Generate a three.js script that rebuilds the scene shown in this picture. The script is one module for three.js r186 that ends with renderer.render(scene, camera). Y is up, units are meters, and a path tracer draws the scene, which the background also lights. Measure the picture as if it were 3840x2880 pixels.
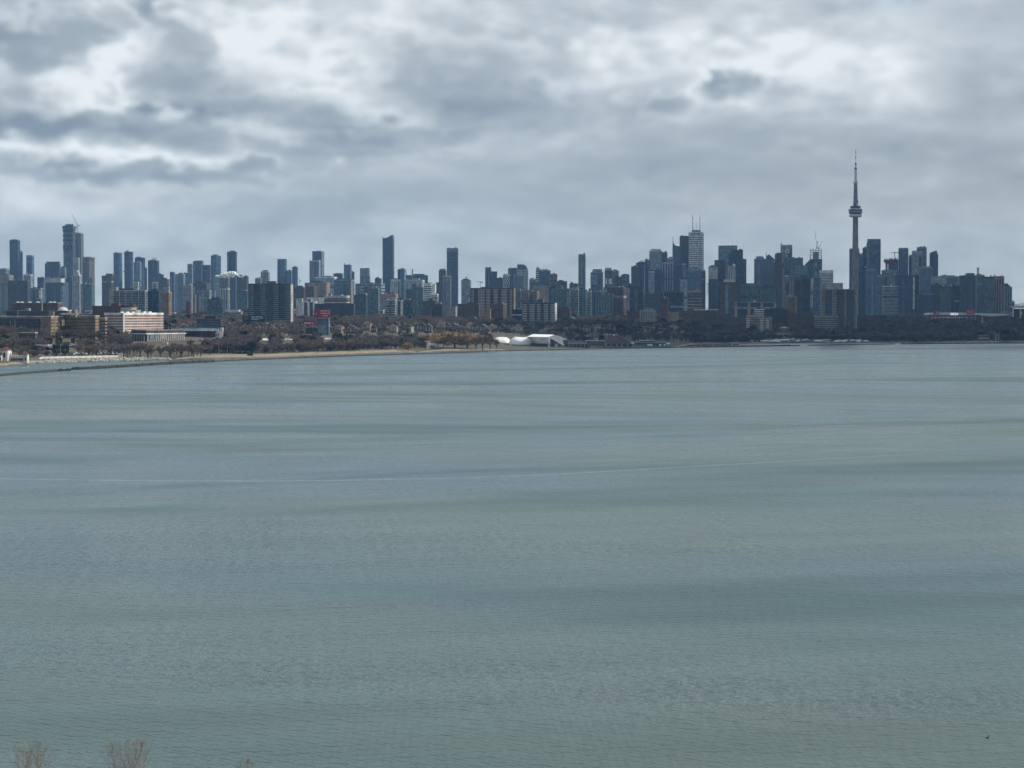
import * as THREE from 'three';
import { ImprovedNoise } from 'three/addons/math/ImprovedNoise.js';
import { mergeGeometries } from 'three/addons/utils/BufferGeometryUtils.js';
import { MarchingCubes } from 'three/addons/objects/MarchingCubes.js';
import { FontLoader } from 'three/addons/loaders/FontLoader.js';
import { TextGeometry } from 'three/addons/geometries/TextGeometry.js';

// ---------------------------------------------------------------- camera
// Balcony 56 m above the lake; focal length 8360 px for a picture 3840 px wide; the horizon lies on row 1158.
const F = 8360, Y0 = 1158, EYE = 56, TILT = Math.atan((1440 - Y0) / F);
const scene = new THREE.Scene();
const camera = new THREE.PerspectiveCamera(2 * Math.atan(1440 / F) * 180 / Math.PI, 4 / 3, 1, 40000);
camera.position.set(0, EYE, 0);
camera.rotation.x = -TILT;
const renderer = new THREE.WebGLRenderer({ antialias: true });
renderer.toneMapping = THREE.LinearToneMapping;
renderer.toneMappingExposure = 1.0;
renderer.shadowMap.enabled = true;

// ---------------------------------------------------------------- sky: broken winter overcast, computed for every direction
const perlin = new ImprovedNoise();
const clamp = THREE.MathUtils.clamp, lerp = THREE.MathUtils.lerp, sstep = THREE.MathUtils.smoothstep;
const fbm = (x, y, z, n) => { let s = 0, a = 0.5; for (let i = 0; i < n; i++) { s += a * perlin.noise(x, y, z); x = x * 2.03 + 7.1; y = y * 2.03 + 3.7; z = z * 2.03 + 1.3; a *= 0.5; } return s; };
const pl = (xs, ys, x) => { if (x <= xs[0]) return ys[0]; for (let i = 1; i < xs.length; i++) if (x <= xs[i]) return lerp(ys[i - 1], ys[i], (x - xs[i - 1]) / (xs[i] - xs[i - 1])); return ys[ys.length - 1]; };
const toLin = (c) => (c <= 0.04045 ? c / 12.92 : ((c + 0.055) / 1.055) ** 2.4);
// cloud masses over the lake and the city: [bearing, height] in 1/146 degree from the frame's corner, half sizes, strength (light above 0, dark below)
const MASS = [
  [1090, 230, 240, 190, .36], [940, 120, 170, 100, .14], [470, 340, 220, 110, .26], [300, 350, 150, 80, .14], [510, 190, 110, 80, .32], [735, 110, 34, 26, .34], [2180, 230, 460, 120, .2], [2600, 290, 460, 140, .17],
  [3030, 270, 300, 150, .2], [3250, 370, 240, 130, .12], [330, 570, 320, 36, .3], [620, 602, 250, 26, .26], [60, 540, 160, 34, .12], [60, 780, 260, 90, .14], [420, 790, 300, 70, .06],
  [1480, 390, 80, 50, .2], [1330, 140, 280, 120, .1], [1290, 330, 160, 90, .12], [2400, 470, 500, 60, .05],
  [200, 190, 235, 110, -.4], [60, 250, 120, 120, -.16], [640, 210, 150, 200, -.34], [620, 50, 90, 60, -.2], [770, 330, 260, 110, -.24], [110, 470, 300, 75, -.34], [450, 500, 420, 72, -.42], [620, 655, 430, 40, -.34], [200, 665, 260, 30, -.2],
  [1000, 410, 270, 66, -.32], [1250, 440, 200, 40, -.18], [1440, 500, 380, 42, -.28], [1250, 560, 380, 34, -.22], [1720, 310, 340, 130, -.3], [1850, 440, 320, 90, -.18],
  [2790, 340, 125, 66, -.5], [2715, 320, 45, 40, -.2], [2940, 365, 80, 56, -.24], [2500, 400, 110, 50, -.28], [3130, 360, 190, 60, -.12], [3700, 260, 260, 240, -.14], [3000, 520, 500, 40, -.08],
  [1050, 800, 420, 60, -.1], [1900, 760, 500, 90, -.08], [2500, 640, 700, 60, -.1], [2100, 940, 500, 40, -.06],
];
const HAZE = 2.9e-5;
function computeSky() {
  const W = 4096, H = 2048, data = new Float32Array(W * H * 4);
  const dark = [128, 143, 161], mid = [167, 180, 190], bright = [226, 233, 238];
  for (let row = 0; row < H; row++) {
    const el = ((row + 0.5) / H - 0.5) * 180, air = Math.exp(-.85 * HAZE * Math.min(13500, 545 / Math.tan(Math.max(.6, el) * Math.PI / 180))), y = Math.sin(el * Math.PI / 180), ch = Math.cos(el * Math.PI / 180);
    for (let col = 0; col < W; col++) {
      const o = (row * W + col) * 4;
      if (el < -0.4) { data[o] = .36; data[o + 1] = .41; data[o + 2] = .46; data[o + 3] = 1; continue; }
      const rd = ((col + 0.5) / W - 0.5) * 2 * Math.PI, x = Math.cos(rd) * ch, z = Math.sin(rd) * ch;
      let az = rd * 180 / Math.PI + 90; if (az > 180) az -= 360;
      if ((Math.abs(az) > 17 || el > 11) && ((row & 3) || (col & 3))) { const q = ((row & ~3) * W + (col & ~3)) * 4; if (data[q + 3]) { for (let c = 0; c < 4; c++) data[o + c] = data[q + c]; continue; } }   // plain cloud cover away from the city needs less detail
      const K = 9, wx = fbm(x * 14 + 5, y * 30, z * 14, 3), wy = fbm(x * 14, y * 30 + 9, z * 14 + 4, 3);
      const fine = fbm(x * 34 + wx, y * 60 + wy, z * 34, 4), puff = el < 12 && Math.abs(az) < 18 ? fbm(x * 62 + 3, y * 120 + 1, z * 62, 5) : 0; let X = 1920 + az * 146 + wx * 170 + fine * 190 + puff * 90, Y = Y0 - el * 146 + wy * 70 + fine * 100 + puff * 60;
      let t = pl([-9000, -600, 0, 120, 300, 480, 650, 820, 980, 1158], [.56, .6, .72, .71, .64, .56, .53, .51, .55, .62], Y);
      t += fbm(x * K + wx * .6, y * K * 2.6 + wy * .6, z * K, 5) * pl([0, 2, 8, 20], [.16, .24, .42, .8], el);
      t += fbm(x * 36, y * 130, z * 36, 4) * .16 + fine * .14 + puff * pl([0, 3, 5, 9], [.05, .1, .26, .3], el);
      if (az > -25 && az < 25 && el < 13) for (const [mx, my, rx, ry, k] of MASS) {
        const dx = (X - mx) / rx, dy = (Y - my) / ry, q = dx * dx + dy * dy;
        if (q < 3.4) { const rt = Math.sqrt(q); t += k > 0 ? k * .8 * sstep(1.6 - rt, 0, 1.2) * (1 + 1.2 * fine + .8 * puff) : k * .92 * sstep(1.4 - rt + puff * 1.05, 0, 1) * (1 + .8 * fine) - k * .28 * sstep(1.7 - rt + puff * 1.05, 0, .35) * (1 - sstep(1.35 - rt + puff * 1.05, 0, .6)); }
      }
      t = clamp(t, 0, 1.04);
      const blue = sstep(fbm(x * 7 + 31, y * 16 + 2, z * 7, 3) + (az < -10 && az > -16 ? sstep(-az, 11.6, 13.6) * sstep(el, 6, 7.6) * .55 : 0), .22, .5) * sstep(t, .55, .8);
      for (let c = 0; c < 3; c++) {
        let s = t < .5 ? lerp(dark[c], mid[c], t * 2) : lerp(mid[c], bright[c], (t - .5) * 2);
        s = lerp(s, [176, 208, 240][c], blue * .7);
        data[o + c] = Math.max(.1, (toLin(s / 255) - (1 - air) * .36 * [.31, .585, 1][c]) / air);               // the cloud itself, beyond the haze that the eye looks through
      }
      data[o + 3] = 1;
    }
  }
  const t = new THREE.DataTexture(data, W, H, THREE.RGBAFormat, THREE.FloatType);
  t.mapping = THREE.EquirectangularReflectionMapping; t.magFilter = t.minFilter = THREE.LinearFilter; t.wrapS = THREE.RepeatWrapping; t.needsUpdate = true;
  return t;
}
const sky = computeSky();
scene.background = sky; scene.environment = sky;

// ---------------------------------------------------------------- sun: south, square to the line of sight, through gaps in the cloud
const sun = new THREE.DirectionalLight(new THREE.Color(1, .94, .85), 4.6);
{ const a = 90 * Math.PI / 180, e = 37 * Math.PI / 180, d = new THREE.Vector3(Math.sin(a) * Math.cos(e), Math.sin(e), -Math.cos(a) * Math.cos(e));
  sun.target.position.set(0, 0, -4500); sun.position.copy(sun.target.position).addScaledVector(d, 9000);
  sun.castShadow = true; sun.shadow.mapSize.set(4096, 4096); sun.shadow.radius = 1.5;
  Object.assign(sun.shadow.camera, { left: -5500, right: 5500, top: 3000, bottom: -3000, near: 10, far: 20000 });
  scene.add(sun, sun.target); }
scene.fog = new THREE.FogExp2(new THREE.Color(.31, .585, 1), HAZE);

// haze over the lake is set above; the cloud that keeps downtown and the eastern shore out of the sun is built after the helpers
// ---------------------------------------------------------------- helpers
let seed = 7;
const R = () => { seed = (seed + 0x6d2b79f5) | 0; let t = Math.imul(seed ^ (seed >>> 15), 1 | seed); t = (t + Math.imul(t ^ (t >>> 7), 61 | t)) ^ t; return ((t ^ (t >>> 14)) >>> 0) / 4294967296; };
const rr = (a, b) => a + (b - a) * R(), pick = (a) => a[Math.floor(R() * a.length)];
const ct = Math.cos(TILT), st = Math.sin(TILT);
function at(px, py, D) { const vx = (px - 1920) / F, vy = (1440 - py) / F, z = -vy * st - ct, k = -D / z; return new THREE.Vector3(vx * k, EYE + (vy * ct - st) * k, -D); }
function proj(x, y, z) { const a = y - EYE, Y = a * ct - z * st, Z = a * st + z * ct; return [1920 - F * x / Z, 1440 + F * Y / Z]; }   // pixel of a point
const xAt = (px, D) => at(px, Y0, D).x, yAt = (py, D) => at(1920, py, D).y, mpp = (D) => D / F;
// shoreline: distance from the camera for each bearing (tangent), read from the waterline
const SH = [[-6000, 900], [-3200, 1300], [-900, 1800], [0, 2138], [90, 2215], [150, 2295], [560, 2440], [700, 2455], [1000, 2510], [1080, 2570], [1300, 2690], [1480, 2800], [1600, 2880], [1820, 2970], [2140, 3110], [2540, 3270], [2640, 3500], [3080, 3650], [3640, 3720], [3840, 3775], [4600, 3900], [7500, 4400]];
const shoreT = SH.map(([p]) => (p - 1920) / F), shoreD = SH.map((q) => q[1]);
const shore = (t) => pl(shoreT, shoreD, t);
const ES = [-500, -60, 0, 12, 40, 120, 200, 270, 400, 700, 1200, 2500, 7000, 12500], EE = [-8, -3, -.1, 1.1, 2.3, 4, 7.5, 15, 21, 27, 31, 33, 30, 56];
function elev(x, z) { const D = -z, t = x / D; let s = D - shore(t); if (s > 0) s *= pl([-.16, -.06, .06, .1], [1.4, 1.05, 1, .9], t); return pl(ES, EE, s) + (s > 60 ? perlin.noise(x * .006, z * .006, 3) * Math.min(1.6, (s - 60) * .01) : 0); }
const onGround = (px, D) => { const x = xAt(px, D); return new THREE.Vector3(x, elev(x, -D), -D); };

const taken = new Map();
function numbered(n) { const k = taken.get(n) ?? 0; taken.set(n, k + 1); return k ? n + '_' + String(k).padStart(3, '0') : n; }
function thing(name, label, category, p, turn = 0, group) { const o = new THREE.Group(); o.name = numbered(name); o.position.copy(p); o.rotation.y = turn; o.userData = { label, category }; if (group) o.userData.group = group; scene.add(o); return o; }
function add(name, geo, mat, parent, kind) { const m = new THREE.Mesh(geo, mat); m.name = name; m.castShadow = m.receiveShadow = true; if (kind) m.userData.kind = kind; parent.add(m); return m; }
function setting(name, geo, mat) { const m = add(numbered(name), geo, mat, scene, 'structure'); return m; }
function copy(o, p, turn, s, label, group) { const c = o.clone(); c.name = numbered(o.name.replace(/_\d{3}$/, '')); c.position.copy(p); c.rotation.y = turn; if (s) c.scale.set(...(s.length ? s : [s, s, s])); c.userData = { ...o.userData }; if (label) c.userData.label = label; if (group) c.userData.group = group; scene.add(c); return c; }
class Geo {                                             // collects boxes, quads and loose geometries into one mesh; uv in metres
  constructor() { this.p = []; this.n = []; this.u = []; this.i = []; }
  quad(a, b, c, d) {                                    // counter-clockwise seen from outside
    const ab = [b[0] - a[0], b[1] - a[1], b[2] - a[2]], ad = [d[0] - a[0], d[1] - a[1], d[2] - a[2]], ac = [c[0] - a[0], c[1] - a[1], c[2] - a[2]];
    let n = [ab[1] * ac[2] - ab[2] * ac[1], ab[2] * ac[0] - ab[0] * ac[2], ab[0] * ac[1] - ab[1] * ac[0]], l = Math.hypot(...n);
    if (l < 1e-9) { n = [ac[1] * ad[2] - ac[2] * ad[1], ac[2] * ad[0] - ac[0] * ad[2], ac[0] * ad[1] - ac[1] * ad[0]]; l = Math.hypot(...n) || 1; }
    n = n.map((v) => v / l); const k = this.p.length / 3;
    for (const q of [a, b, c, d]) { this.p.push(...q); this.n.push(...n); const h = Math.abs(n[1]) > .7 ? [q[0], q[2]] : Math.abs(n[0]) > Math.abs(n[2]) ? [q[2], q[1]] : [q[0], q[1]]; this.u.push(...h); }
    this.i.push(k, k + 1, k + 2, k, k + 2, k + 3); return this;
  }
  tri(a, b, c) { return this.quad(a, b, c, c); }
  box(x, y, z, w, h, d) {                               // centre of the base and size
    const a = x - w / 2, b = x + w / 2, c = y, e = y + h, f = z - d / 2, g = z + d / 2;
    return this.quad([a, c, g], [b, c, g], [b, e, g], [a, e, g]).quad([b, c, f], [a, c, f], [a, e, f], [b, e, f]).quad([b, c, g], [b, c, f], [b, e, f], [b, e, g])
      .quad([a, c, f], [a, c, g], [a, e, g], [a, e, f]).quad([a, e, g], [b, e, g], [b, e, f], [a, e, f]).quad([a, c, f], [b, c, f], [b, c, g], [a, c, g]);
  }
  bar(a, b, t, t2 = t) {                                // four-sided bar between two points, tapering
    const A = new THREE.Vector3(...a), B = new THREE.Vector3(...b), d = B.clone().sub(A).normalize(), s = Math.abs(d.y) < .9 ? new THREE.Vector3(0, 1, 0) : new THREE.Vector3(1, 0, 0);
    const u = d.clone().cross(s).normalize(), v = u.clone().cross(d).normalize(), ring = (P, r) => [[1, 1], [-1, 1], [-1, -1], [1, -1]].map(([i, j]) => P.clone().addScaledVector(u, i * r / 2).addScaledVector(v, j * r / 2).toArray());
    const p = ring(A, t), q = ring(B, t2);
    for (let k = 0; k < 4; k++) { const m = (k + 1) % 4; this.quad(p[m], p[k], q[k], q[m]); }
    this.quad(p[0], p[1], p[2], p[3]); this.quad(q[3], q[2], q[1], q[0]); return this;
  }
  prism(poly, z0, z1) {                                 // polygon in x,y (counter-clockwise), pushed from z0 to z1 (z1 nearer)
    const sh = new THREE.Shape(poly.map(([x, y]) => new THREE.Vector2(x, y))), tr = THREE.ShapeUtils.triangulateShape(sh.getPoints(), []), P = poly;
    for (const [a, b, c] of tr) { this.tri([...P[a], z1], [...P[b], z1], [...P[c], z1]); this.tri([...P[c], z0], [...P[b], z0], [...P[a], z0]); }
    for (let k = 0; k < P.length; k++) { const m = (k + 1) % P.length; this.quad([...P[k], z0], [...P[m], z0], [...P[m], z1], [...P[k], z1]); }
    return this;
  }
  geo() { const g = new THREE.BufferGeometry(); g.setAttribute('position', new THREE.Float32BufferAttribute(this.p, 3)); g.setAttribute('normal', new THREE.Float32BufferAttribute(this.n, 3)); g.setAttribute('uv', new THREE.Float32BufferAttribute(this.u, 2)); g.setIndex(this.i); return g; }
  build(name, mat, parent, kind) { return add(name, this.geo(), mat, parent, kind); }
}
const unit = new Geo().box(0, 0, 0, 1, 1, 1).geo();     // shared box for pieces
function piece(name, mat, parent, x, y, z, w, h, d) { const m = add(name, unit, mat, parent); m.position.set(x, y, z); m.scale.set(w, h, d); return m; }

// ---------------------------------------------------------------- materials
function noiseTex(n, f, srgb = true) { const d = new Uint8Array(n * n * 4); for (let j = 0; j < n; j++) for (let i = 0; i < n; i++) { const c = f(i / n, j / n), o = (j * n + i) * 4; for (let k = 0; k < 3; k++) d[o + k] = clamp(Math.round((Array.isArray(c) ? c[k] : c) * 255), 0, 255); d[o + 3] = 255; } const t = new THREE.DataTexture(d, n, n); t.wrapS = t.wrapT = THREE.RepeatWrapping; t.magFilter = t.minFilter = THREE.LinearFilter; if (srgb) t.colorSpace = THREE.SRGBColorSpace; t.needsUpdate = true; return t; }
const wrapN = (u, v, f, s) => { const a = u * 2 * Math.PI, b = v * 2 * Math.PI, r = f / (2 * Math.PI); return perlin.noise(Math.cos(a) * r + s, Math.sin(a) * r + Math.cos(b) * r, Math.sin(b) * r + s * 2); };
const grime = noiseTex(256, (u, v) => .84 + .2 * wrapN(u, v, 6, 1) + .16 * wrapN(u, v, 24, 5) + .1 * wrapN(u, v, 70, 9));
grime.repeat.set(1 / 41, 1 / 53);
seed = 11; const cells = []; for (let k = 0; k < 64 * 64; k++) { const q = R(); cells.push(q < .72 ? rr(.42, .62) : q < .94 ? rr(.6, .8) : rr(.85, 1)); }
const blinds = noiseTex(256, (u, v) => { const q = cells[(Math.floor(v * 64) * 64 + Math.floor(u * 64))]; return [q * .96, q, q * 1.03]; }); blinds.magFilter = THREE.LinearFilter; blinds.repeat.set(1 / (64 * 2.6), 1 / (64 * 3.4));   // blinds and rooms behind far panes
const M = {};
const lin = (r, g, b) => new THREE.Color().setRGB(r, g, b);
function wall(n, r, g, b, rough = .85) { return M[n] ??= new THREE.MeshStandardMaterial({ name: n, color: lin(r * 1.25, g * 1.25, b * 1.25), roughness: rough, map: grime }); }
function glass(n, r, g, b, rough = .22) { return M[n] ??= new THREE.MeshStandardMaterial({ name: n, color: lin(r * 3, g * 3, b * 3), roughness: rough, map: blinds }); }
function flat(n, r, g, b, rough = .7, metal = 0) { return M[n] ??= new THREE.MeshStandardMaterial({ name: n, color: lin(r, g, b), roughness: rough, metalness: metal }); }
const MAT = {
  conc: wall('concrete', .29, .285, .27), lite: wall('light_concrete', .5, .5, .49), white: wall('white_cladding', .74, .75, .74), dark: wall('dark_cladding', .028, .038, .05), slate: wall('slate_cladding', .07, .10, .132),
  beige: wall('beige_brick', .25, .185, .115), tan: wall('tan_stone', .29, .235, .18), brown: wall('brown_brick', .10, .07, .052), rust: wall('red_brick', .12, .055, .042), pink: wall('pink_brick', .35, .215, .175), plum: wall('plum_granite', .10, .062, .072),
  teal: wall('teal_spandrel', .12, .185, .195), steel: wall('steel_blue_panel', .185, .26, .335), grey: wall('grey_panel', .215, .26, .305), navyw: wall('navy_spandrel', .036, .062, .097),
  navy: glass('navy_glass', .018, .041, .073), blue: glass('blue_glass', .04, .084, .13), green: glass('green_glass', .03, .064, .068), black: glass('black_glass', .009, .014, .021), pale: glass('pale_glass', .15, .2, .23), smoke: glass('smoked_glass', .026, .028, .03),
  roof: flat('roofing', .10, .10, .10, .95), roofl: flat('pale_roofing', .5, .5, .48, .9), metal: flat('painted_steel', .3, .31, .33, .5), crane: flat('crane_steel', .16, .13, .13, .6), redp: flat('red_paint', .32, .035, .03, .5),
};

// ---------------------------------------------------------------- the bank of cloud overhead that shades downtown and the eastern shore (the sun stands to the south of it)
{ seed = 77; M.cloud = new THREE.MeshPhysicalMaterial({ name: 'cloud_vapour', color: lin(.9, .91, .93), roughness: 1, transmission: .35, thickness: 0 });
  const bank = (label, x0, x1, z0, z1, n) => { const gs = []; for (let k = 0; k < n; k++) { const g = new THREE.IcosahedronGeometry(1, 4), p = g.attributes.position, cx = rr(x0, x1) + 2260, cz = rr(z0, z1), rx = rr(330, 560), rz = rr(330, 560), s = R() * 90; for (let i = 0; i < p.count; i++) { const v = new THREE.Vector3().fromBufferAttribute(p, i), q = 1 + .8 * fbm(v.x * 1.6 + s, v.y * 1.6, v.z * 1.6, 4); p.setXYZ(i, cx + v.x * rx * q, 1780 + v.y * (v.y < 0 ? 90 : 230) * q, cz + v.z * rz * q); } g.deleteAttribute('uv'); gs.push(g); } const g = mergeGeometries(gs); g.computeVertexNormals(); const m = add(numbered('cloud'), g, M.cloud, scene); m.userData = { label, category: 'cloud', group: 'cloud bank overhead' }; };
  bank('flat grey cloud bank passing over the eastern shore', 420, 2100, -3300, -5000, 16); bank('flat grey cloud bank passing over the downtown towers', 0, 2500, -5500, -8900, 34); }

// ---------------------------------------------------------------- the lake
function groundAt(px, py) { const t = (px - 1920) / F; for (let D = shore(t) + 1; D < 9000; D += 4) { const x = xAt(px, D), y = elev(x, -D), q = proj(x, y, -D)[1]; if (q <= py) return new THREE.Vector3(x, y, -D); } return onGround(px, 6000); }
const onWater = (px, py) => { const D = EYE * F / (py - Y0); return new THREE.Vector3(xAt(px, D), 0, -D); };
{
  seed = 21;
  const n = 1024, waves = [];
  for (let k = 0; k < 44; k++) { const f = 9 * Math.pow(13, R()), a = 1.15 + (R() + R() - 1) * 1.5, kx = Math.round(f * Math.cos(a)), ky = Math.round(f * Math.sin(a)); waves.push([kx, ky, R() * 6.283, Math.hypot(kx, ky)]); }
  const dat = new Uint8Array(n * n * 4), S = 2 * Math.PI, tab = new Float32Array(n); for (let k = 0; k < n; k++) tab[k] = Math.cos(S * k / n);
  for (let j = 0; j < n; j++) for (let i = 0; i < n; i++) {
    let sx = 0, sy = 0;
    for (const [kx, ky, p, q] of waves) { const c = tab[(((kx * i + ky * j + Math.round(p * n / S)) % n) + n) % n] / q; sx += c * kx; sy += c * ky; }
    const g = .034, l = Math.hypot(sx * g, sy * g, 1), o = (j * n + i) * 4; dat[o] = (-sx * g / l * .5 + .5) * 255; dat[o + 1] = (-sy * g / l * .5 + .5) * 255; dat[o + 2] = (1 / l * .5 + .5) * 255; dat[o + 3] = 255;
  }
  const ripple = new THREE.DataTexture(dat, n, n); ripple.wrapS = ripple.wrapT = THREE.RepeatWrapping; ripple.magFilter = ripple.minFilter = THREE.LinearFilter; ripple.needsUpdate = true; ripple.repeat.set(1 / 29, 1 / 34);
  const swell = noiseTex(512, (u, v) => .5 + .5 * (wrapN(u, v, 40, 3) * .5 + wrapN(u, v, 90, 8) * .35 + wrapN(u, v, 18, 2) * .3), false); swell.repeat.set(1 / 260, 1 / 190);
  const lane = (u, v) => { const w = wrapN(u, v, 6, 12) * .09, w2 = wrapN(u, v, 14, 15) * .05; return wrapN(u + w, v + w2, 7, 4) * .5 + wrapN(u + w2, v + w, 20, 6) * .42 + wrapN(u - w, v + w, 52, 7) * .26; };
  const wind = noiseTex(512, (u, v) => { const q = lane(u, v); return clamp(.56 + q * .85, .36, 1); }, false); wind.repeat.set(1 / 2700, 1 / 1250); wind.rotation = .16; wind.offset.set(.31, .12);
  const siltSheen = noiseTex(512, (u, v) => { const q = clamp(.5 + lane(u + .37, v + .11) * 1.3, 0, 1), s = 1 + wrapN(u, v, 90, 17) * .1; return [lerp(.58, .74, q) * s, lerp(.79, .855, q) * s, lerp(.89, .82, q) * s]; }); siltSheen.repeat.set(1 / 3100, 1 / 1700); siltSheen.rotation = -.12;  // silt hues, with wind lanes and reflected sky blue painted into the colour
  const g = new Geo().quad([-7000, 0, 900], [7000, 0, 900], [7000, 0, -5200], [-7000, 0, -5200]).geo();
  const uv = g.attributes.uv; for (let i = 0; i < uv.count; i++) uv.setY(i, -uv.getY(i));
  M.water = new THREE.MeshPhysicalMaterial({ name: 'lake_water', color: lin(.142, .16, .15), map: siltSheen, roughness: .42, roughnessMap: wind, normalMap: ripple, normalScale: new THREE.Vector2(1, 1), bumpMap: swell, bumpScale: .5, ior: 1.33 });
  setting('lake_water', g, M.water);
  // a thin slick where two currents meet: the same water, less ruffled
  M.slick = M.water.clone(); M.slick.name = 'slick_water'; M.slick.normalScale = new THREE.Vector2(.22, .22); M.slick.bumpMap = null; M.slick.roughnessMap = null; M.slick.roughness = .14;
  const sc = new THREE.CatmullRomCurve3([[-200, 1790], [0, 1797], [500, 1803], [1041, 1805], [1500, 1798], [1910, 1788], [2604, 1750], [3298, 1711], [3500, 1700]].map(([x, y]) => onWater(x, y))), sg = new Geo(); let so;
  for (let k = 0; k <= 220; k++) { const q = sc.getPoint(k / 220), d = sc.getTangent(k / 220), w = (2.6 + 1.6 * perlin.noise(k * .21, 4, 9)) * (1 - .5 * k / 220), e = [[q.x - d.z * w * -1, .012, q.z + d.x * w * -1], [q.x - d.z * w, .012, q.z + d.x * w]]; if (so) sg.quad(so[1], so[0], e[0], e[1]); so = e; }
  const slg = sg.geo(), su = slg.attributes.uv; for (let i = 0; i < su.count; i++) su.setY(i, -su.getY(i)); setting('water_slick', slg, M.slick);
}

// ---------------------------------------------------------------- the land
const turf = noiseTex(512, (u, v) => { const q = clamp(.5 + wrapN(u, v, 8, 3) * .7 + wrapN(u, v, 34, 5) * .5, 0, 1), f = 1 + wrapN(u, v, 110, 2) * .25; return [lerp(.28, .37, q) * f, lerp(.265, .34, q) * f, lerp(.21, .25, q) * f]; }); turf.repeat.set(1 / 310, 1 / 270);
const sandT = noiseTex(256, (u, v) => { const f = 1 + wrapN(u, v, 12, 3) * .22 + wrapN(u, v, 40, 5) * .2 - (wrapN(u, v, 26, 8) > .22 ? .22 : 0); return [.57 * f, .515 * f, .43 * f]; }); sandT.repeat.set(1 / 60, 1 / 24);
const roadT = noiseTex(128, (u, v) => [.36, .36, .37].map((q) => q + wrapN(u, v, 10, 3) * .06)); roadT.repeat.set(1 / 30, 1 / 30);
M.turf = new THREE.MeshStandardMaterial({ name: 'winter_turf', map: turf, roughness: 1 });
M.sand = new THREE.MeshStandardMaterial({ name: 'beach_sand', map: sandT, roughness: 1 });
M.road = new THREE.MeshStandardMaterial({ name: 'road_asphalt', map: roadT, roughness: .9 });
function fan(t0, t1, nc, rows, lift, edge) {            // a sheet of land between two bearings, following the shore
  const p = [], u = [], idx = [], nr = rows.length;
  for (let c = 0; c <= nc; c++) { const t = lerp(t0, t1, c / nc), b = shore(t); for (const s0 of rows) { const s = edge ? s0 * edge(t) : s0, D = b + s, x = t * D, y = elev(x, -D); p.push(x, y + lift, -D); u.push(x, -D); } }
  for (let c = 0; c < nc; c++) for (let r = 0; r < nr - 1; r++) { const a = c * nr + r, b = a + nr; idx.push(a, b, b + 1, a, b + 1, a + 1); }
  const g = new THREE.BufferGeometry(); g.setAttribute('position', new THREE.Float32BufferAttribute(p, 3)); g.setAttribute('uv', new THREE.Float32BufferAttribute(u, 2)); g.setIndex(idx); g.computeVertexNormals(); return g;
}
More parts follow.
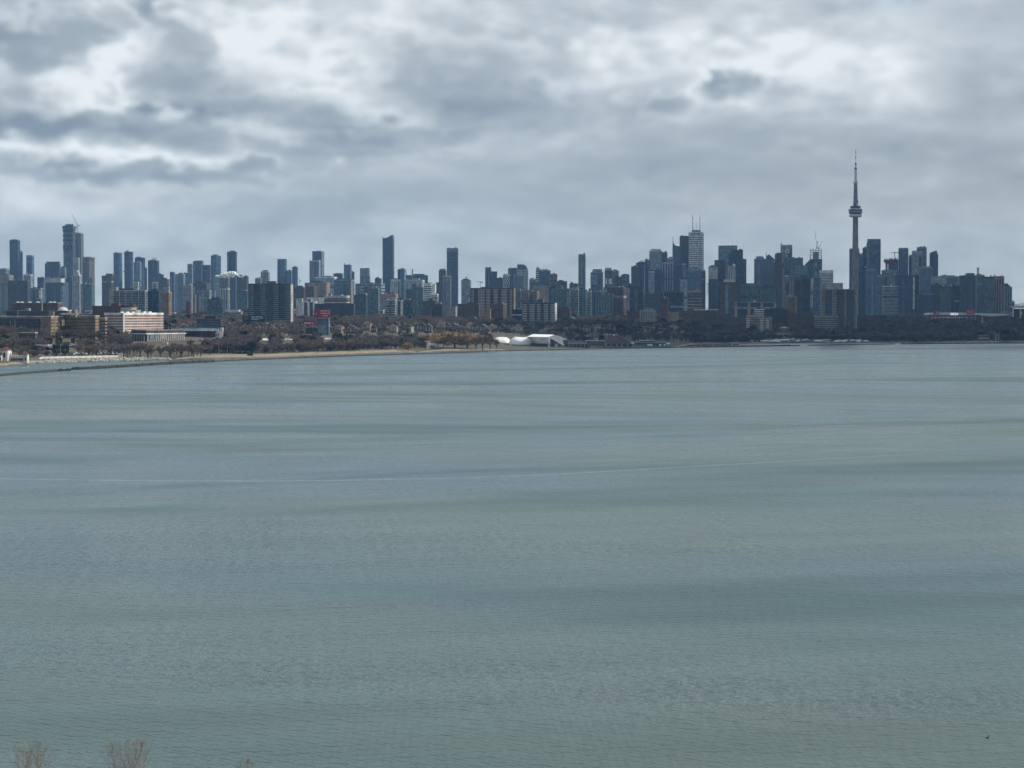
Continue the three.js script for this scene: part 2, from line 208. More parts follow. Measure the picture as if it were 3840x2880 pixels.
{
  const rows = [-60, -20, -6]; for (let s = 0; s < 60; s += 3) rows.push(s); for (let s = 60; s < 420; s += 10) rows.push(s); for (let s = 420; s < 1500; s += 60) rows.push(s); for (let s = 1500; s <= 9600; s += 300) rows.push(s);
  setting('ground', fan(-.62, .62, 330, rows, 0), M.turf);
  const T = (p) => (p - 1920) / F, strip = [0, .15, .3, .5, .7, .85, 1], wob = (t) => 1 + .25 * perlin.noise(t * 160, 2, 5);
  const beach = (a, b, w) => setting('beach', fan(T(a), T(b), Math.ceil((b - a) / 12), strip, .22, (t) => w * wob(t) * Math.min(1, (t - T(a)) * 90 + .1, (T(b) - t) * 90 + .1)), M.sand);
  beach(-300, 190, 40); beach(660, 1560, 74); beach(1570, 1900, 40); beach(2520, 2880, 70); beach(3480, 3900, 16);
  M.wet = new THREE.MeshStandardMaterial({ name: 'wet_sand', color: lin(.16, .135, .105), roughness: .55, map: grime });
  for (const [a, b, w] of [[-300, 185, 11], [665, 1555, 15], [1575, 1895, 9], [2525, 2875, 14]]) setting('wet_sand', fan(T(a), T(b), Math.ceil((b - a) / 8), [0, .4, .7, 1], .3, (t) => w * (1 + .6 * perlin.noise(t * 300, 7, 2)) * Math.min(1, (t - T(a)) * 90 + .1, (T(b) - t) * 90 + .1)), M.wet);
  // the near bank, below the picture, where the foreground trees grow
  const nb = new Geo(), zf = (x) => -205 + 14 * Math.sin(x * .021) + 8 * Math.sin(x * .06 + 2);
  for (let x = -420; x < 420; x += 20) { const a = x, b = x + 20; nb.quad([a, 2.6, 400], [b, 2.6, 400], [b, 2.6, zf(b) + 8], [a, 2.6, zf(a) + 8]); nb.quad([a, 2.6, zf(a) + 8], [b, 2.6, zf(b) + 8], [b, -1.5, zf(b) - 8], [a, -1.5, zf(a) - 8]); }
  setting('near_bank', nb.geo(), M.turf);
  const strips = (name, pts, w, lift) => { const P = pts.map(([x, y]) => groundAt(x, y)), c = new THREE.CatmullRomCurve3(P), n = P.length * 14, g = new Geo(); let o;
    for (let k = 0; k <= n; k++) { const q = c.getPoint(k / n), d = c.getTangent(k / n), s = new THREE.Vector3(-d.z, 0, d.x).normalize().multiplyScalar(w / 2), L = q.clone().sub(s), Rr = q.clone().add(s), Y = Math.max(elev(L.x, L.z), elev(Rr.x, Rr.z), elev(q.x, q.z)) + lift; const e = [[L.x, Y, L.z], [Rr.x, Y, Rr.z]]; if (o) { g.quad(o[1], o[0], e[0], e[1]); g.quad(o[1], e[1], [e[1][0], Y - 1.6, e[1][2]], [o[1][0], o[1][1] - 1.6, o[1][2]]); g.quad(e[0], o[0], [o[0][0], o[0][1] - 1.6, o[0][2]], [e[0][0], Y - 1.6, e[0][2]]); } o = e; }
    setting(name, g.geo(), M.road); return c; };
  strips('park_road', [[120, 1330], [330, 1329], [560, 1322], [760, 1316], [960, 1314], [1160, 1312], [1360, 1306], [1560, 1300]], 7, .3);
  strips('lakeshore_road', [[60, 1296], [330, 1290], [560, 1284], [760, 1277], [960, 1270], [1160, 1266], [1400, 1262], [1700, 1256], [2000, 1252], [2240, 1250], [2450, 1256], [2640, 1262], [2760, 1262], [3000, 1258], [3300, 1255], [3640, 1250], [3900, 1248]], 16, .35);
}

// ---------------------------------------------------------------- breakwaters and rock armour
function rockGeo(s) { const g = new THREE.IcosahedronGeometry(1, 1), p = g.attributes.position; for (let i = 0; i < p.count; i++) { const v = new THREE.Vector3().fromBufferAttribute(p, i), k = 1 + .5 * perlin.noise(v.x * 1.3 + s, v.y * 1.3, v.z * 1.3); p.setXYZ(i, v.x * k, v.y * k * .75, v.z * k); } g.deleteAttribute('uv'); g.computeVertexNormals(); return g; }
const rocks = [1, 2, 3, 4].map((k) => rockGeo(k * 11));
M.crib = wall('weathered_crib', .05, .045, .04, .95); M.darkrock = wall('wet_dark_rock', .022, .022, .023, .8); M.palerock = wall('pale_rock', .30, .285, .26, .95);
function rockPile(name, mat, parent, pts, n, w, size, hgt) {
  const gs = []; for (let k = 0; k < n; k++) { const f = R() * (pts.length - 1), i = Math.min(pts.length - 2, Math.floor(f)), q = pts[i].clone().lerp(pts[i + 1], f - i), s = size * rr(.6, 1.5), m = new THREE.Matrix4().compose(new THREE.Vector3(q.x + rr(-w, w) / 2, q.y + rr(-.1, hgt), q.z + rr(-w, w) / 2), new THREE.Quaternion().setFromEuler(new THREE.Euler(R() * 6, R() * 6, R() * 6)), new THREE.Vector3(s, s * .8, s)); gs.push(pick(rocks).clone().applyMatrix4(m)); }
  const m = mergeGeometries(gs); m.setAttribute('uv', new THREE.Float32BufferAttribute(new Float32Array(m.attributes.position.count * 2).map((_, i) => m.attributes.position.array[(i >> 1) * 3 + (i % 2 ? 1 : 0)]), 2)); return add(name, m, mat, parent, 'stuff');
}
function breakwater(label, pts, cribH, cribW, nRock, rockSize) {
  seed = Math.round(pts[0][0] * 7 + 3); const P = pts.map(([x, y]) => onWater(x, y)), o = thing('breakwater', label, 'breakwater', P[0]), L = P.map((q) => q.clone().sub(P[0]));
  if (cribH) { const g = new Geo(), side = (i) => { const a = L[Math.max(0, i - 1)], b = L[Math.min(L.length - 1, i + 1)], d = b.clone().sub(a).normalize(); return new THREE.Vector3(-d.z, 0, d.x).multiplyScalar(cribW / 2); };
    const fine = []; for (let i = 0; i < L.length - 1; i++) for (let k = 0; k < 10; k++) fine.push(L[i].clone().lerp(L[i + 1], k / 10)); fine.push(L[L.length - 1]); const Q = L.slice(); L.splice(0, L.length, ...fine);
    let e; for (let i = 0; i < L.length; i++) { const s = side(i), h = cribH * (1 + .14 * perlin.noise(i * .9, 3, pts[0][0])), w = 1 + .1 * perlin.noise(i * .7, 8, 1), r = [[L[i].x + s.x * w * 1.15, -1.5, L[i].z + s.z * w * 1.15], [L[i].x + s.x * w, h, L[i].z + s.z * w], [L[i].x - s.x * w, h * .93, L[i].z - s.z * w], [L[i].x - s.x * w * 1.15, -1.5, L[i].z - s.z * w * 1.15]]; if (e) for (let k = 0; k < 3; k++) g.quad(e[k], e[k + 1], r[k + 1], r[k]); else g.quad(r[3], r[2], r[1], r[0]); e = r; }
    g.quad(...e); g.build('concrete_crib', cribH > 2 ? M.darkrock : M.crib, o); L.splice(0, L.length, ...Q); }
  if (nRock) rockPile('rocks', M.darkrock, o, L, nRock, cribW * .9, rockSize, .9);
  return o;
}
breakwater('low brown breakwater wall off the white bathing pavilion, ending by loose stones', [[-60, 1414], [0, 1409], [110, 1399], [200, 1393]], 1.5, 8, 40, .9);
breakwater('short row of loose dark stones between two breakwater walls', [[208, 1392], [258, 1389.5]], 0, 3, 46, 1.0);
breakwater('dark breakwater wall topped with rubble in front of the rocky shore and willows', [[279, 1386], [350, 1383], [430, 1378], [560, 1370], [660, 1364], [790, 1358]], 2.3, 6, 520, 1.5);
breakwater('long thin brown breakwater running past the sandy beach', [[792, 1357.5], [900, 1352], [1050, 1346], [1200, 1340], [1340, 1335], [1500, 1330], [1660, 1326], [1824, 1320]], 1.3, 5, 120, .7);
breakwater('dark-tipped breakwater lying before the white tennis bubbles', [[1862, 1317], [2000, 1314.5], [2180, 1311], [2340, 1307], [2540, 1304]], 1.25, 5, 150, .8);
breakwater('rubble breakwater off the sandy cove beside the boat yard', [[2552, 1303.5], [2700, 1301.5], [2860, 1299], [2994, 1297]], 1.2, 5, 420, 1.15);
breakwater('smooth dark breakwater in front of the wrapped boats', [[3036, 1296], [3150, 1294], [3352, 1291]], 1.2, 5, 60, .8);
breakwater('dark breakwater strip along the wooded point with the small brick house', [[3388, 1291], [3520, 1289.5], [3660, 1288.5], [3760, 1288], [3960, 1287]], 1.5, 6, 260, 1.1);
breakwater('inner line of dark stones between the sandy cove and the outer rubble', [[2560, 1297.5], [2680, 1296], [2766, 1295]], 0, 4, 160, 1.1);
{ seed = 5; const gm = rocks.map((g) => g), N = 1500;                          // pale armour stones below the long white wall
  const im = new THREE.InstancedMesh(gm[0], M.palerock, N), m = new THREE.Matrix4(), c = new THREE.Color(); im.name = 'riprap_rocks'; im.userData = { kind: 'stuff', label: 'pale grey armour stones piled below the long white wall', category: 'rocks' };
  for (let k = 0; k < N; k++) { const px = rr(140, 640), t = (px - 1920) / F, w = px > 460 ? lerp(1, .3, (px - 460) / 180) : 1, D = shore(t) + rr(-3, 24) * w, x = xAt(px, D), s = rr(.5, 1.5); m.compose(new THREE.Vector3(x, Math.max(0, elev(x, -D)) + rr(0, .8), -D), new THREE.Quaternion().setFromEuler(new THREE.Euler(R() * 6, R() * 6, R() * 6)), new THREE.Vector3(s, s * .8, s)); im.setMatrixAt(k, m); const q = rr(.45, 1.25); im.setColorAt(k, c.setRGB(q, q, q * .97)); }
  M.palerock.map = null; scene.add(im);
}

// ---------------------------------------------------------------- towers
const STY = {
  band: { fh: 3.7, ft: 1.4 }, thin: { fh: 3.6, ft: .75 }, pier: { pw: 5.2, pt: 1.8 }, fine: { pw: 3.4, pt: 1, fh: 11, ft: .7 }, grid: { pw: 5.4, pt: 1.5, fh: 3.5, ft: 1.1 }, punch: { pw: 4.2, pt: 2.1, fh: 3.4, ft: 1.7 },
  glass: { fh: 7.4, ft: .55, pw: 8, pt: .5 }, wide: { fh: 7.5, ft: 3.2 }, flute: { pw: 7.5, pt: 3 }, deck: { fh: 3.1, ft: 1.35, pw: 13, pt: 3.2 }, plain: {},
};
const GRID = -7 * Math.PI / 180;                        // the street grid, seen a little from one side
function footprint(x0, x1, D, c, turn, k) {             // size in metres and middle of a block that fills these columns
  const mid = (x0 + x1) / 2, rel = Math.atan((mid - 1920) / F) + turn, m = mpp(D), a = Math.abs(rel), W = (x1 - x0) * m;   // rel < 0: the flank facing the sun shows
  let w, d; if (c !== undefined) { const [fr, sd] = rel < 0 ? [c - x0, x1 - c] : [x1 - c, c - x0]; w = fr * m / Math.cos(a); d = sd * m / Math.max(.05, Math.sin(a)); } else { w = W / (Math.cos(a) + k * Math.sin(a)); d = w * k; }
  return { w, d, x: xAt(mid, D), z: -D };
}
function facade(g1, g2, w, h, d, y0, { pw, pt, fh, ft }) {
  if (ft) for (let y = y0 + fh - ft; y < y0 + h - ft * .6; y += fh) g1.box(0, y, 0, w - .18, ft, d - .18);
  if (pt) { const nx = Math.max(1, Math.round((w - pt) / pw)), nz = Math.max(1, Math.round((d - pt) / pw));
    for (let i = 0; i <= nx; i++) for (const s of [-1, 1]) g2.box(lerp(-w / 2 + pt / 2, w / 2 - pt / 2, i / nx), y0, s * (d / 2 - .3), pt, h, .6);
    for (let i = 1; i < nz; i++) for (const s of [-1, 1]) g2.box(s * (w / 2 - .3), y0, lerp(-d / 2 + pt / 2, d / 2 - pt / 2, i / nz), .6, h, pt); }
}
function rounded(w, h, d, r, y0) { const s = new THREE.Shape(), a = w / 2, b = d / 2; r = Math.min(r, a * .95, b * .95); s.moveTo(-a + r, -b); s.lineTo(a - r, -b); s.absarc(a - r, -b + r, r, -Math.PI / 2, 0); s.lineTo(a, b - r); s.absarc(a - r, b - r, r, 0, Math.PI / 2); s.lineTo(-a + r, b); s.absarc(-a + r, b - r, r, Math.PI / 2, Math.PI); s.lineTo(-a, -b + r); s.absarc(-a + r, -b + r, r, Math.PI, Math.PI * 1.5);
  const g = new THREE.ExtrudeGeometry(s, { depth: h, bevelEnabled: false, curveSegments: 5 }); g.rotateX(-Math.PI / 2); g.translate(0, y0, 0); const p = g.attributes.position, n = g.attributes.normal, u = g.attributes.uv; for (let i = 0; i < p.count; i++) u.setXY(i, Math.abs(n.getX(i)) > .7 ? p.getZ(i) : p.getX(i), p.getY(i)); return g; }
function tower([name, x0, x1, ytop, D, style, wm, gm, label, e = {}]) {
  seed = Math.round(x0 * 13 + ytop * 7 + D);
  const turn = e.turn ?? GRID, f = footprint(x0, x1, D, e.c, turn, e.k ?? .85), { w, d } = f, base = elev(f.x, f.z) - 2.5, h = yAt(ytop, D) - base;
  const o = thing(name, label, e.cat ?? (/tower/.test(name) ? 'tower' : /apart/.test(name) ? 'apartments' : 'building'), new THREE.Vector3(f.x, base, f.z - d / 2 * .9), turn, e.group);
  const W = MAT[wm], G = MAT[gm], s = { ...(STY[style]), ...(e.s ?? {}) }, ly = (py) => yAt(py, D) - base, lx = (px) => (px - (x0 + x1) / 2) * mpp(D);
  if (e.prof) {                                         // top outline cut to a slope or curve
    const rw = (x1 - x0) * mpp(D), P = e.prof.map(([px, py]) => [lx(px) * w / rw, ly(py)]), poly = [[-w / 2 + .4, 0], [w / 2 - .4, 0], ...P.slice().reverse().map(([x, y]) => [clamp(x, -w / 2 + .4, w / 2 - .4), y])];
    new Geo().prism(poly, -d / 2 + .4, d / 2 - .4).build('glazing', G, o);
    const lo = Math.min(...P.map((q) => q[1])); const a = new Geo(), b = new Geo(); facade(a, b, w, lo, d, 0, s); if (a.i.length) a.build('floor_bands', W, o, 'stuff'); if (b.i.length) b.build('wall_piers', W, o, 'stuff');
    if (e.rim) { const r = new Geo(); for (let k = 0; k < P.length - 1; k++) for (const z of [d / 2]) r.bar([P[k][0], P[k][1], z], [P[k + 1][0], P[k + 1][1], z], 1.6); r.build('top_rim', MAT[e.rim], o); }
  } else if (e.round) {
    add('glazing', rounded(w - 1, h, d - 1, e.round, 0), G, o);
    const gs = []; for (let y = s.fh - s.ft; y < h; y += s.fh) gs.push(rounded(w, s.ft, d, e.round, y)); if (gs.length) add('floor_bands', mergeGeometries(gs), W, o, 'stuff');
    add('roof', rounded(w, 1.4, d, e.round, h), W, o);
  } else {
    new Geo().box(0, 0, 0, w - 1, h, d - 1).build(style === 'plain' ? 'wall' : 'glazing', style === 'plain' ? W : G, o);
    const a = new Geo(), b = new Geo(); facade(a, b, w, h, d, 0, s); if (a.i.length) a.build('floor_bands', W, o, 'stuff'); if (b.i.length) b.build('wall_piers', W, o, 'stuff');
    const rt = e.roof ?? (D > 5000 ? 3.2 : 1.6), rf = new Geo().box(0, h - rt * .3, 0, w, rt, d).build('parapet', e.cap ? MAT[e.cap] : W, o);
    if (!e.pent && !e.bare) { const pw = w * rr(.35, .6), ph = rr(2, 4.5); new Geo().box(rr(-.15, .15) * w, h + rt * .7, -d * .1, pw, ph, d * .5).build('roof_plant', pick([MAT.slate, MAT.grey, MAT.dark]), o); }
  }
  if (!e.prof && D > 4300 && style !== 'plain') {         // what breaks up a plain face: a lift core, a plant storey, roof clutter
    if (R() < .55 && w > 14) { const sw = w * rr(.12, .26), cx = rr(-.3, .3) * w; new Geo().box(cx, 0, d / 2 - .2, sw, h * rr(.82, .98), .9).build('core_strip', pick([W, MAT.navy, MAT.slate, MAT.steel, MAT.blue, MAT.navyw]), o); }
    if (R() < .4 && !e.belts) { const by = h * rr(.45, .9); new Geo().box(0, by, 0, w + .3, rr(3.5, 5), d + .3).build('plant_storey', pick([MAT.slate, MAT.dark, MAT.steel]), o); }
    if (R() < .4 && w > 16 && !e.round) { const sw = w * rr(.1, .2); new Geo().box((R() < .5 ? -1 : 1) * (w / 2 - sw / 2 + .1), 0, d / 2 - 1, sw, h * rr(.9, .985), 2.4).build('corner_bay', pick([MAT.steel, MAT.grey, G, MAT.teal]), o); }
    for (let k = 0, n = Math.floor(rr(1, 4)); k < n; k++) piece('roof_unit', pick([MAT.grey, MAT.slate, MAT.lite, MAT.dark]), o, rr(-.38, .38) * w, h + .5, rr(-.3, .3) * d, rr(2, 6), rr(2.5, 6.5), rr(2, 6));
    if (R() < .28) new Geo().bar([rr(-.3, .3) * w, h, 0], [rr(-.3, .3) * w, h + rr(9, 18), 0], .7, .35).build('roof_mast', MAT.metal, o);
  }
  for (const [a, b, y, m, st] of e.pent ?? []) { const bw = (b - a) * mpp(D) * .98, cx = lx((a + b) / 2), bh = ly(y) - h + 1; const g = new Geo(), g2 = new Geo(); new Geo().box(cx, h - 1, 0, bw, bh, d * .8).build('penthouse', MAT[m ?? wm] ?? W, o); if (st) { facade(g, g2, bw + 1, bh, d * .8 + 1, h - 1, STY[st]); } }
  for (const [y0, y1, m, grow = .5] of e.belts ?? []) new Geo().box(0, ly(y1), 0, w + grow, ly(y0) - ly(y1), d + grow).build('belt', MAT[m], o);       // a floor or belt of another cladding
  for (const [px0, px1, y0, y1, m] of e.panels ?? []) { const cx = lx((px0 + px1) / 2); new Geo().box(cx, ly(y1), d / 2 - .1, (px1 - px0) * mpp(D), ly(y0) - ly(y1), 1.4).build('facade_panel', MAT[m], o); }
  for (const [px, py, t = .8] of e.masts ?? []) new Geo().bar([lx(px), h, 0], [lx(px), ly(py), 0], t, t * .5).build('antenna_mast', MAT.metal, o);
  o.userData.h = h; return o;
}
const T = [
  // ---- north cluster, far off on the bluff of towers at the frame's edge
  ['office_tower', -30, 32, 1011, 8600, 'grid', 'grey', 'smoke', 'squat grey stepped office block beside the tall dark slab tower', { pent: [[6, 28, 1006]] }],
  ['condo_tower', 35, 74, 903, 8700, 'pier', 'slate', 'navy', 'tall dark slab tower with black top belt and shorter attached annex', { belts: [[906, 912, 'dark']], k: .9 }],
  ['condo_tower', 71, 87, 947, 8760, 'thin', 'grey', 'navy', 'narrow grey annex tower joined to the tall dark slab'],
  ['condo_tower', 97, 127, 962, 8500, 'thin', 'steel', 'blue', 'pale blue tower with stepped cap standing alone past the dark slab', { pent: [[100, 124, 957]], c: 118 }],
  ['office_block', -30, 46, 1034, 7600, 'punch', 'tan', 'smoke', 'low pinkish stone block at the foot of the tall dark slab', {}],
  ['office_block', 86, 121, 1032, 7800, 'band', 'lite', 'smoke', 'light grey banded block under the pale blue tower', {}],
  ['office_block', 139, 166, 1043, 7900, 'glass', 'dark', 'navy', 'low black box with flat roof between two tower groups', { bare: 1 }],
  ['office_tower', 168, 226, 990, 8300, 'flute', 'slate', 'navy', 'broad dark office tower with ribbed piers and flat black crown', { pent: [[174, 224, 981, 'dark']], c: 221 }],
  ['office_tower', 224, 248, 1005, 8500, 'punch', 'grey', 'smoke', 'grey block squeezed between ribbed office tower and braced construction tower', {}],
  ['condo_tower', 278, 312, 876, 9000, 'pier', 'conc', 'smoke', 'grey concrete tower rising behind the braced construction tower', { c: 302, bare: 1, roof: 5 }],
  ['office_tower', 306, 350, 967, 8300, 'pier', 'tan', 'smoke', 'tan stone tower with notched crown next to the construction tower', { c: 329, pent: [[314, 346, 963]] }],
  ['condo_tower', 274, 299, 970, 8100, 'fine', 'lite', 'pale', 'slim cream tower in front of the braced construction tower', { c: 294 }],
  ['stone_tower', 270, 304, 1034, 7600, 'grid', 'lite', 'smoke', 'ornate cream stone building with stepped round-arched gable', { pent: [[275, 297, 1022, 'lite'], [280, 292, 1013, 'lite']] }],
  ['office_block', 243, 282, 1048, 7700, 'thin', 'slate', 'navy', 'dark glass block below the braced construction tower', {}],
  ['office_block', 168, 252, 1062, 6600, 'deck', 'slate', 'navy', 'wide dark block with one cream strip on its roof', { pent: [[168, 232, 1044, 'lite']] }],
  ['apartment_block', 28, 107, 1055, 5600, 'grid', 'slate', 'smoke', 'wide dark apartment slab with one bare concrete end wall', { c: 100 }],
  ['office_block', 112, 160, 1084, 5400, 'band', 'grey', 'green', 'stepped dark block with zigzag white balcony edge', { panels: [[150, 159, 1088, 1118, 'white']] }],
  ['office_block', 300, 352, 1068, 6400, 'thin', 'teal', 'green', 'low green glass block beneath the tan stone tower', {}],
  ['apartment_block', 380, 424, 1036, 7000, 'grid', 'brown', 'smoke', 'dark brown block with a raised box at one end', { pent: [[398, 422, 1026]] }],
  ['condo_tower', 421, 461, 949, 8400, 'thin', 'steel', 'blue', 'paler of the twin curved towers, with a light upper third', { round: 12, belts: [] }],
  ['condo_tower', 461, 502, 945, 8300, 'thin', 'slate', 'navy', 'darker round-cornered tower of the twin curved pair', { round: 14 }],
  ['condo_tower', 505, 543, 968, 8500, 'pier', 'dark', 'navy', 'dark framed tower with a roof crane beam next to the curved pair', {}],
  ['condo_tower', 500, 530, 985, 8200, 'band', 'steel', 'blue', 'light blue banded slab standing against the dark framed tower', {}],
  ['condo_tower', 541, 552, 1006, 8600, 'pier', 'slate', 'navy', 'thin dark sliver tower behind the dark framed one', { bare: 1 }],
  ['condo_tower', 554, 596, 979, 8400, 'glass', 'slate', 'navy', 'square navy tower topped by a small hammerhead crane', { c: 589 }],
  ['apartment_block', 588, 614, 1031, 8200, 'grid', 'slate', 'navy', 'dark shoulder block attached beside the square navy tower', {}],
  ['office_block', 499, 521, 1060, 6200, 'band', 'white', 'smoke', 'small bright white block at the foot of the dark framed tower', {}],
  ['office_block', 407, 443, 1078, 4600, 'plain', 'conc', 'smoke', 'blank grey concrete wall block beside the white-gridded slab', { bare: 1 }],
  ['apartment_block', 569, 596, 1060, 7600, 'fine', 'lite', 'pale', 'pale ribbed block below the square navy tower', {}],
  ['office_block', 592, 634, 1049, 7400, 'punch', 'brown', 'smoke', 'brown brick block next to the domed corner tower', {}],
  ['office_block', 611, 637, 1080, 6400, 'punch', 'conc', 'smoke', 'grey concrete stub block behind the beige balcony flats', {}],
  ['condo_tower', 634, 657, 1026, 7900, 'thin', 'slate', 'navy', 'slim round-topped dark tower with a narrow drum cap', { round: 9, pent: [[638, 654, 1020]] }],
  ['condo_tower', 655, 694, 1030, 7700, 'band', 'grey', 'blue', 'light banded glass slab next to the slim drum-capped tower', {}],
  ['office_block', 676, 706, 1026, 8300, 'glass', 'dark', 'navy', 'dark flat box peeking over the light banded slab', { bare: 1 }],
  ['office_tower', 702, 724, 992, 8600, 'thin', 'steel', 'pale', 'grey-blue tower half hidden by the big navy pair', { bare: 1 }],
  ['condo_tower', 722, 763, 983, 8300, 'thin', 'navyw', 'blue', 'big navy tower with a lantern roof, taller of a joined pair', { pent: [[729, 762, 977, 'steel']] }],
  ['condo_tower', 757, 792, 996, 8200, 'thin', 'navyw', 'navy', 'lower flat-roofed half of the joined navy pair', { bare: 1 }],
  ['condo_tower', 787, 825, 960, 8100, 'glass', 'slate', 'blue', 'smooth dark tower with a black flank behind the steaming chimney', { c: 806 }],
  ['condo_tower', 851, 888, 946, 8200, 'glass', 'navyw', 'navy', 'navy tower with clipped roof corners just past the steam plume', { k: .7 }],
  ['office_block', 821, 861, 1044, 7400, 'pier', 'tan', 'smoke', 'rose stone office block tapering under the steam plume', {}],
  ['office_block', 887, 931, 1038, 7500, 'punch', 'plum', 'smoke', 'plum brick office block with cluttered roof by the big brown slab', { pent: [[898, 912, 1030], [918, 926, 1033]] }],
  ['office_block', 685, 724, 1070, 6700, 'band', 'lite', 'smoke', 'light banded slab in front of the navy pair', {}],
  ['office_block', 720, 784, 1065, 6500, 'band', 'plum', 'smoke', 'wide plum-banded office block', {}],
  ['office_block', 735, 793, 1092, 5900, 'deck', 'grey', 'smoke', 'grey block with recessed window field in front of the plum bands', {}],
  ['office_block', 824, 861, 1085, 6100, 'flute', 'lite', 'smoke', 'white-ribbed building at the base of the chimney', {}],
  ['office_block', 886, 934, 1095, 5700, 'thin', 'teal', 'green', 'teal glass block partly hidden by the big brown slab', { cap: 'dark' }],
  ['office_block', 775, 842, 1124, 4700, 'glass', 'dark', 'green', 'stepped dark glass pavilion above the bare woods', { pent: [[792, 826, 1115, 'dark']] }],
  ['office_block', 696, 716, 1135, 4300, 'punch', 'rust', 'smoke', 'small orange brick block at the edge of the woods', { bare: 1 }],
  ['office_block', 722, 736, 1108, 5600, 'plain', 'beige', 'smoke', 'narrow beige block between grey offices', { bare: 1 }],
  ['condo_tower', 1036, 1078, 976, 7800, 'thin', 'steel', 'blue', 'light blue tower with rounded cap behind the big brown slab', { round: 12, pent: [[1042, 1073, 971, 'slate']], panels: [[1042, 1070, 1035, 1064, 'slate']] }],
  ['condo_tower', 977, 1011, 1020, 7900, 'pier', 'lite', 'smoke', 'pale ribbed block rising just over the big brown slab', {}],
  ['office_block', 956, 981, 1046, 7300, 'band', 'grey', 'smoke', 'grey block behind the big brown slab roof', {}],
  ['apartment_block', 422, 550, 1091, 4000, 'grid', 'lite', 'navy', 'long dark apartment slab with thin white grid and bare end wall', { c: 541, s: { pw: 13, pt: .6, fh: 3.1, ft: .5 } }],
  ['apartment_block', 548, 604, 1092, 4060, 'fine', 'navyw', 'navy', 'navy slab wing with thin vertical lines beside the white-gridded slab', { s: { pw: 9, pt: .6, fh: 40, ft: .4 } }],
  ['apartment_block', 602, 642, 1098, 3950, 'punch', 'beige', 'smoke', 'beige block of flats with dark balconies by the navy slab wing', { c: 630 }],
  // ---- hospital quarter and university quarter
  ['condo_tower', 1093, 1119, 1002, 7700, 'thin', 'slate', 'blue', 'dark blue tower with rounded shoulder past the light end wall', { round: 9 }],
  ['condo_tower', 1074, 1096, 1016, 7800, 'thin', 'steel', 'blue', 'lower blue tower tucked behind the dark rounded shoulder', { bare: 1 }],
  ['condo_tower', 1169, 1215, 944, 7900, 'thin', 'steel', 'navy', 'tall stepped glass tower, upper rear half with cut corner', { c: 1204, bare: 1 }],
  ['condo_tower', 1159, 1202, 979, 7820, 'thin', 'lite', 'blue', 'lower front half of the stepped glass tower, striped pale', { bare: 1 }],
  ['condo_tower', 1287, 1321, 994, 7700, 'grid', 'grey', 'blue', 'grey tower with rounded roof left standing clear over hospital roofs', { round: 7, s: { fh: 3.5, ft: 1.3 } }],
  ['apartment_tower', 1316, 1330, 1022, 7750, 'band', 'brown', 'smoke', 'thin brown tower right behind the grey rounded one', { bare: 1 }],
  ['condo_tower', 1349, 1388, 1033, 7700, 'pier', 'grey', 'blue', 'grey ribbed tower whose narrower crown steps in near the top', { pent: [[1351, 1386, 1005, 'grey']] }],
  ['apartment_block', 1405, 1431, 1046, 7700, 'punch', 'brown', 'smoke', 'short brown tower at the foot of the scoop-topped tower', {}],
  ['glass_tower', 1434, 1478, 881, 7600, 'glass', 'navyw', 'navy', 'very tall navy tower with scooped concave top between two horns', { prof: [[1434, 890], [1440, 894], [1450, 893], [1460, 889], [1470, 884], [1478, 881]], rim: 'slate', k: .8, belts: [] }],
  ['condo_tower', 1493, 1524, 1011, 7600, 'thin', 'steel', 'blue', 'two-tone tower, half black half blue, beside the scoop-topped one', { c: 1516, panels: [[1494, 1503, 1011, 1080, 'dark']] }],
  ['hospital_block', 1520, 1604, 1034, 7200, 'glass', 'teal', 'blue', 'broad pale green glass block with a slim chimney on its roof', { cap: 'slate' }],
  ['office_block', 1464, 1503, 1051, 6700, 'flute', 'white', 'smoke', 'bright white building of tall vertical stripes', { s: { pw: 6, pt: 3 } }],
  ['hospital_block', 1514, 1592, 1052, 6500, 'deck', 'lite', 'pale', 'broad pale block with pinkish walls and a dark recessed bay', { panels: [[1526, 1548, 1084, 1125, 'navyw']] }],
  ['office_block', 1588, 1627, 1066, 5900, 'band', 'white', 'green', 'white block with dark green window strips and bright end wall', { c: 1615, s: { fh: 5.5, ft: 2.7 } }],
  ['apartment_block', 1553, 1590, 1077, 5000, 'band', 'teal', 'green', 'teal balcony slab in front of the white striped-window block', {}],
  ['hospital_block', 1177, 1263, 1041, 6900, 'band', 'lite', 'pale', 'wide pale hospital block with bright flat roof', { cap: 'white' }],
  ['hospital_block', 1249, 1287, 1028, 7100, 'thin', 'slate', 'navy', 'dark stepped block behind the wide pale hospital', { pent: [[1260, 1278, 1024]] }],
  ['hospital_block', 1140, 1236, 1063, 6200, 'punch', 'tan', 'smoke', 'wide grey-brown hospital wing with blank walls', {}],
  ['hospital_block', 1250, 1327, 1051, 6400, 'band', 'steel', 'navy', 'blue-grey hospital block with dark window strips by the beige chimney', {}],
  ['hospital_block', 1330, 1442, 1066, 6200, 'band', 'grey', 'blue', 'long blue-grey hospital slab below the ribbed crown tower', { s: { fh: 9, ft: 5 } }],
  ['office_block', 1377, 1424, 1082, 5200, 'band', 'teal', 'green', 'teal banded office block standing in front of the long hospital slab', {}],
  ['office_block', 1325, 1379, 1108, 4700, 'thin', 'dark', 'green', 'dark green glass box by the beige chimney base', {}],
  ['apartment_block', 1422, 1492, 1106, 5600, 'punch', 'pink', 'smoke', 'low jumble of pale pink walls below the scoop-topped tower', {}],
  ['apartment_block', 1446, 1486, 1126, 4500, 'band', 'lite', 'smoke', 'dark block with pale balcony strips among the trees', {}],
  ['office_block', 1484, 1511, 1128, 4400, 'flute', 'white', 'smoke', 'low white-ribbed block at the edge of the trees', {}],
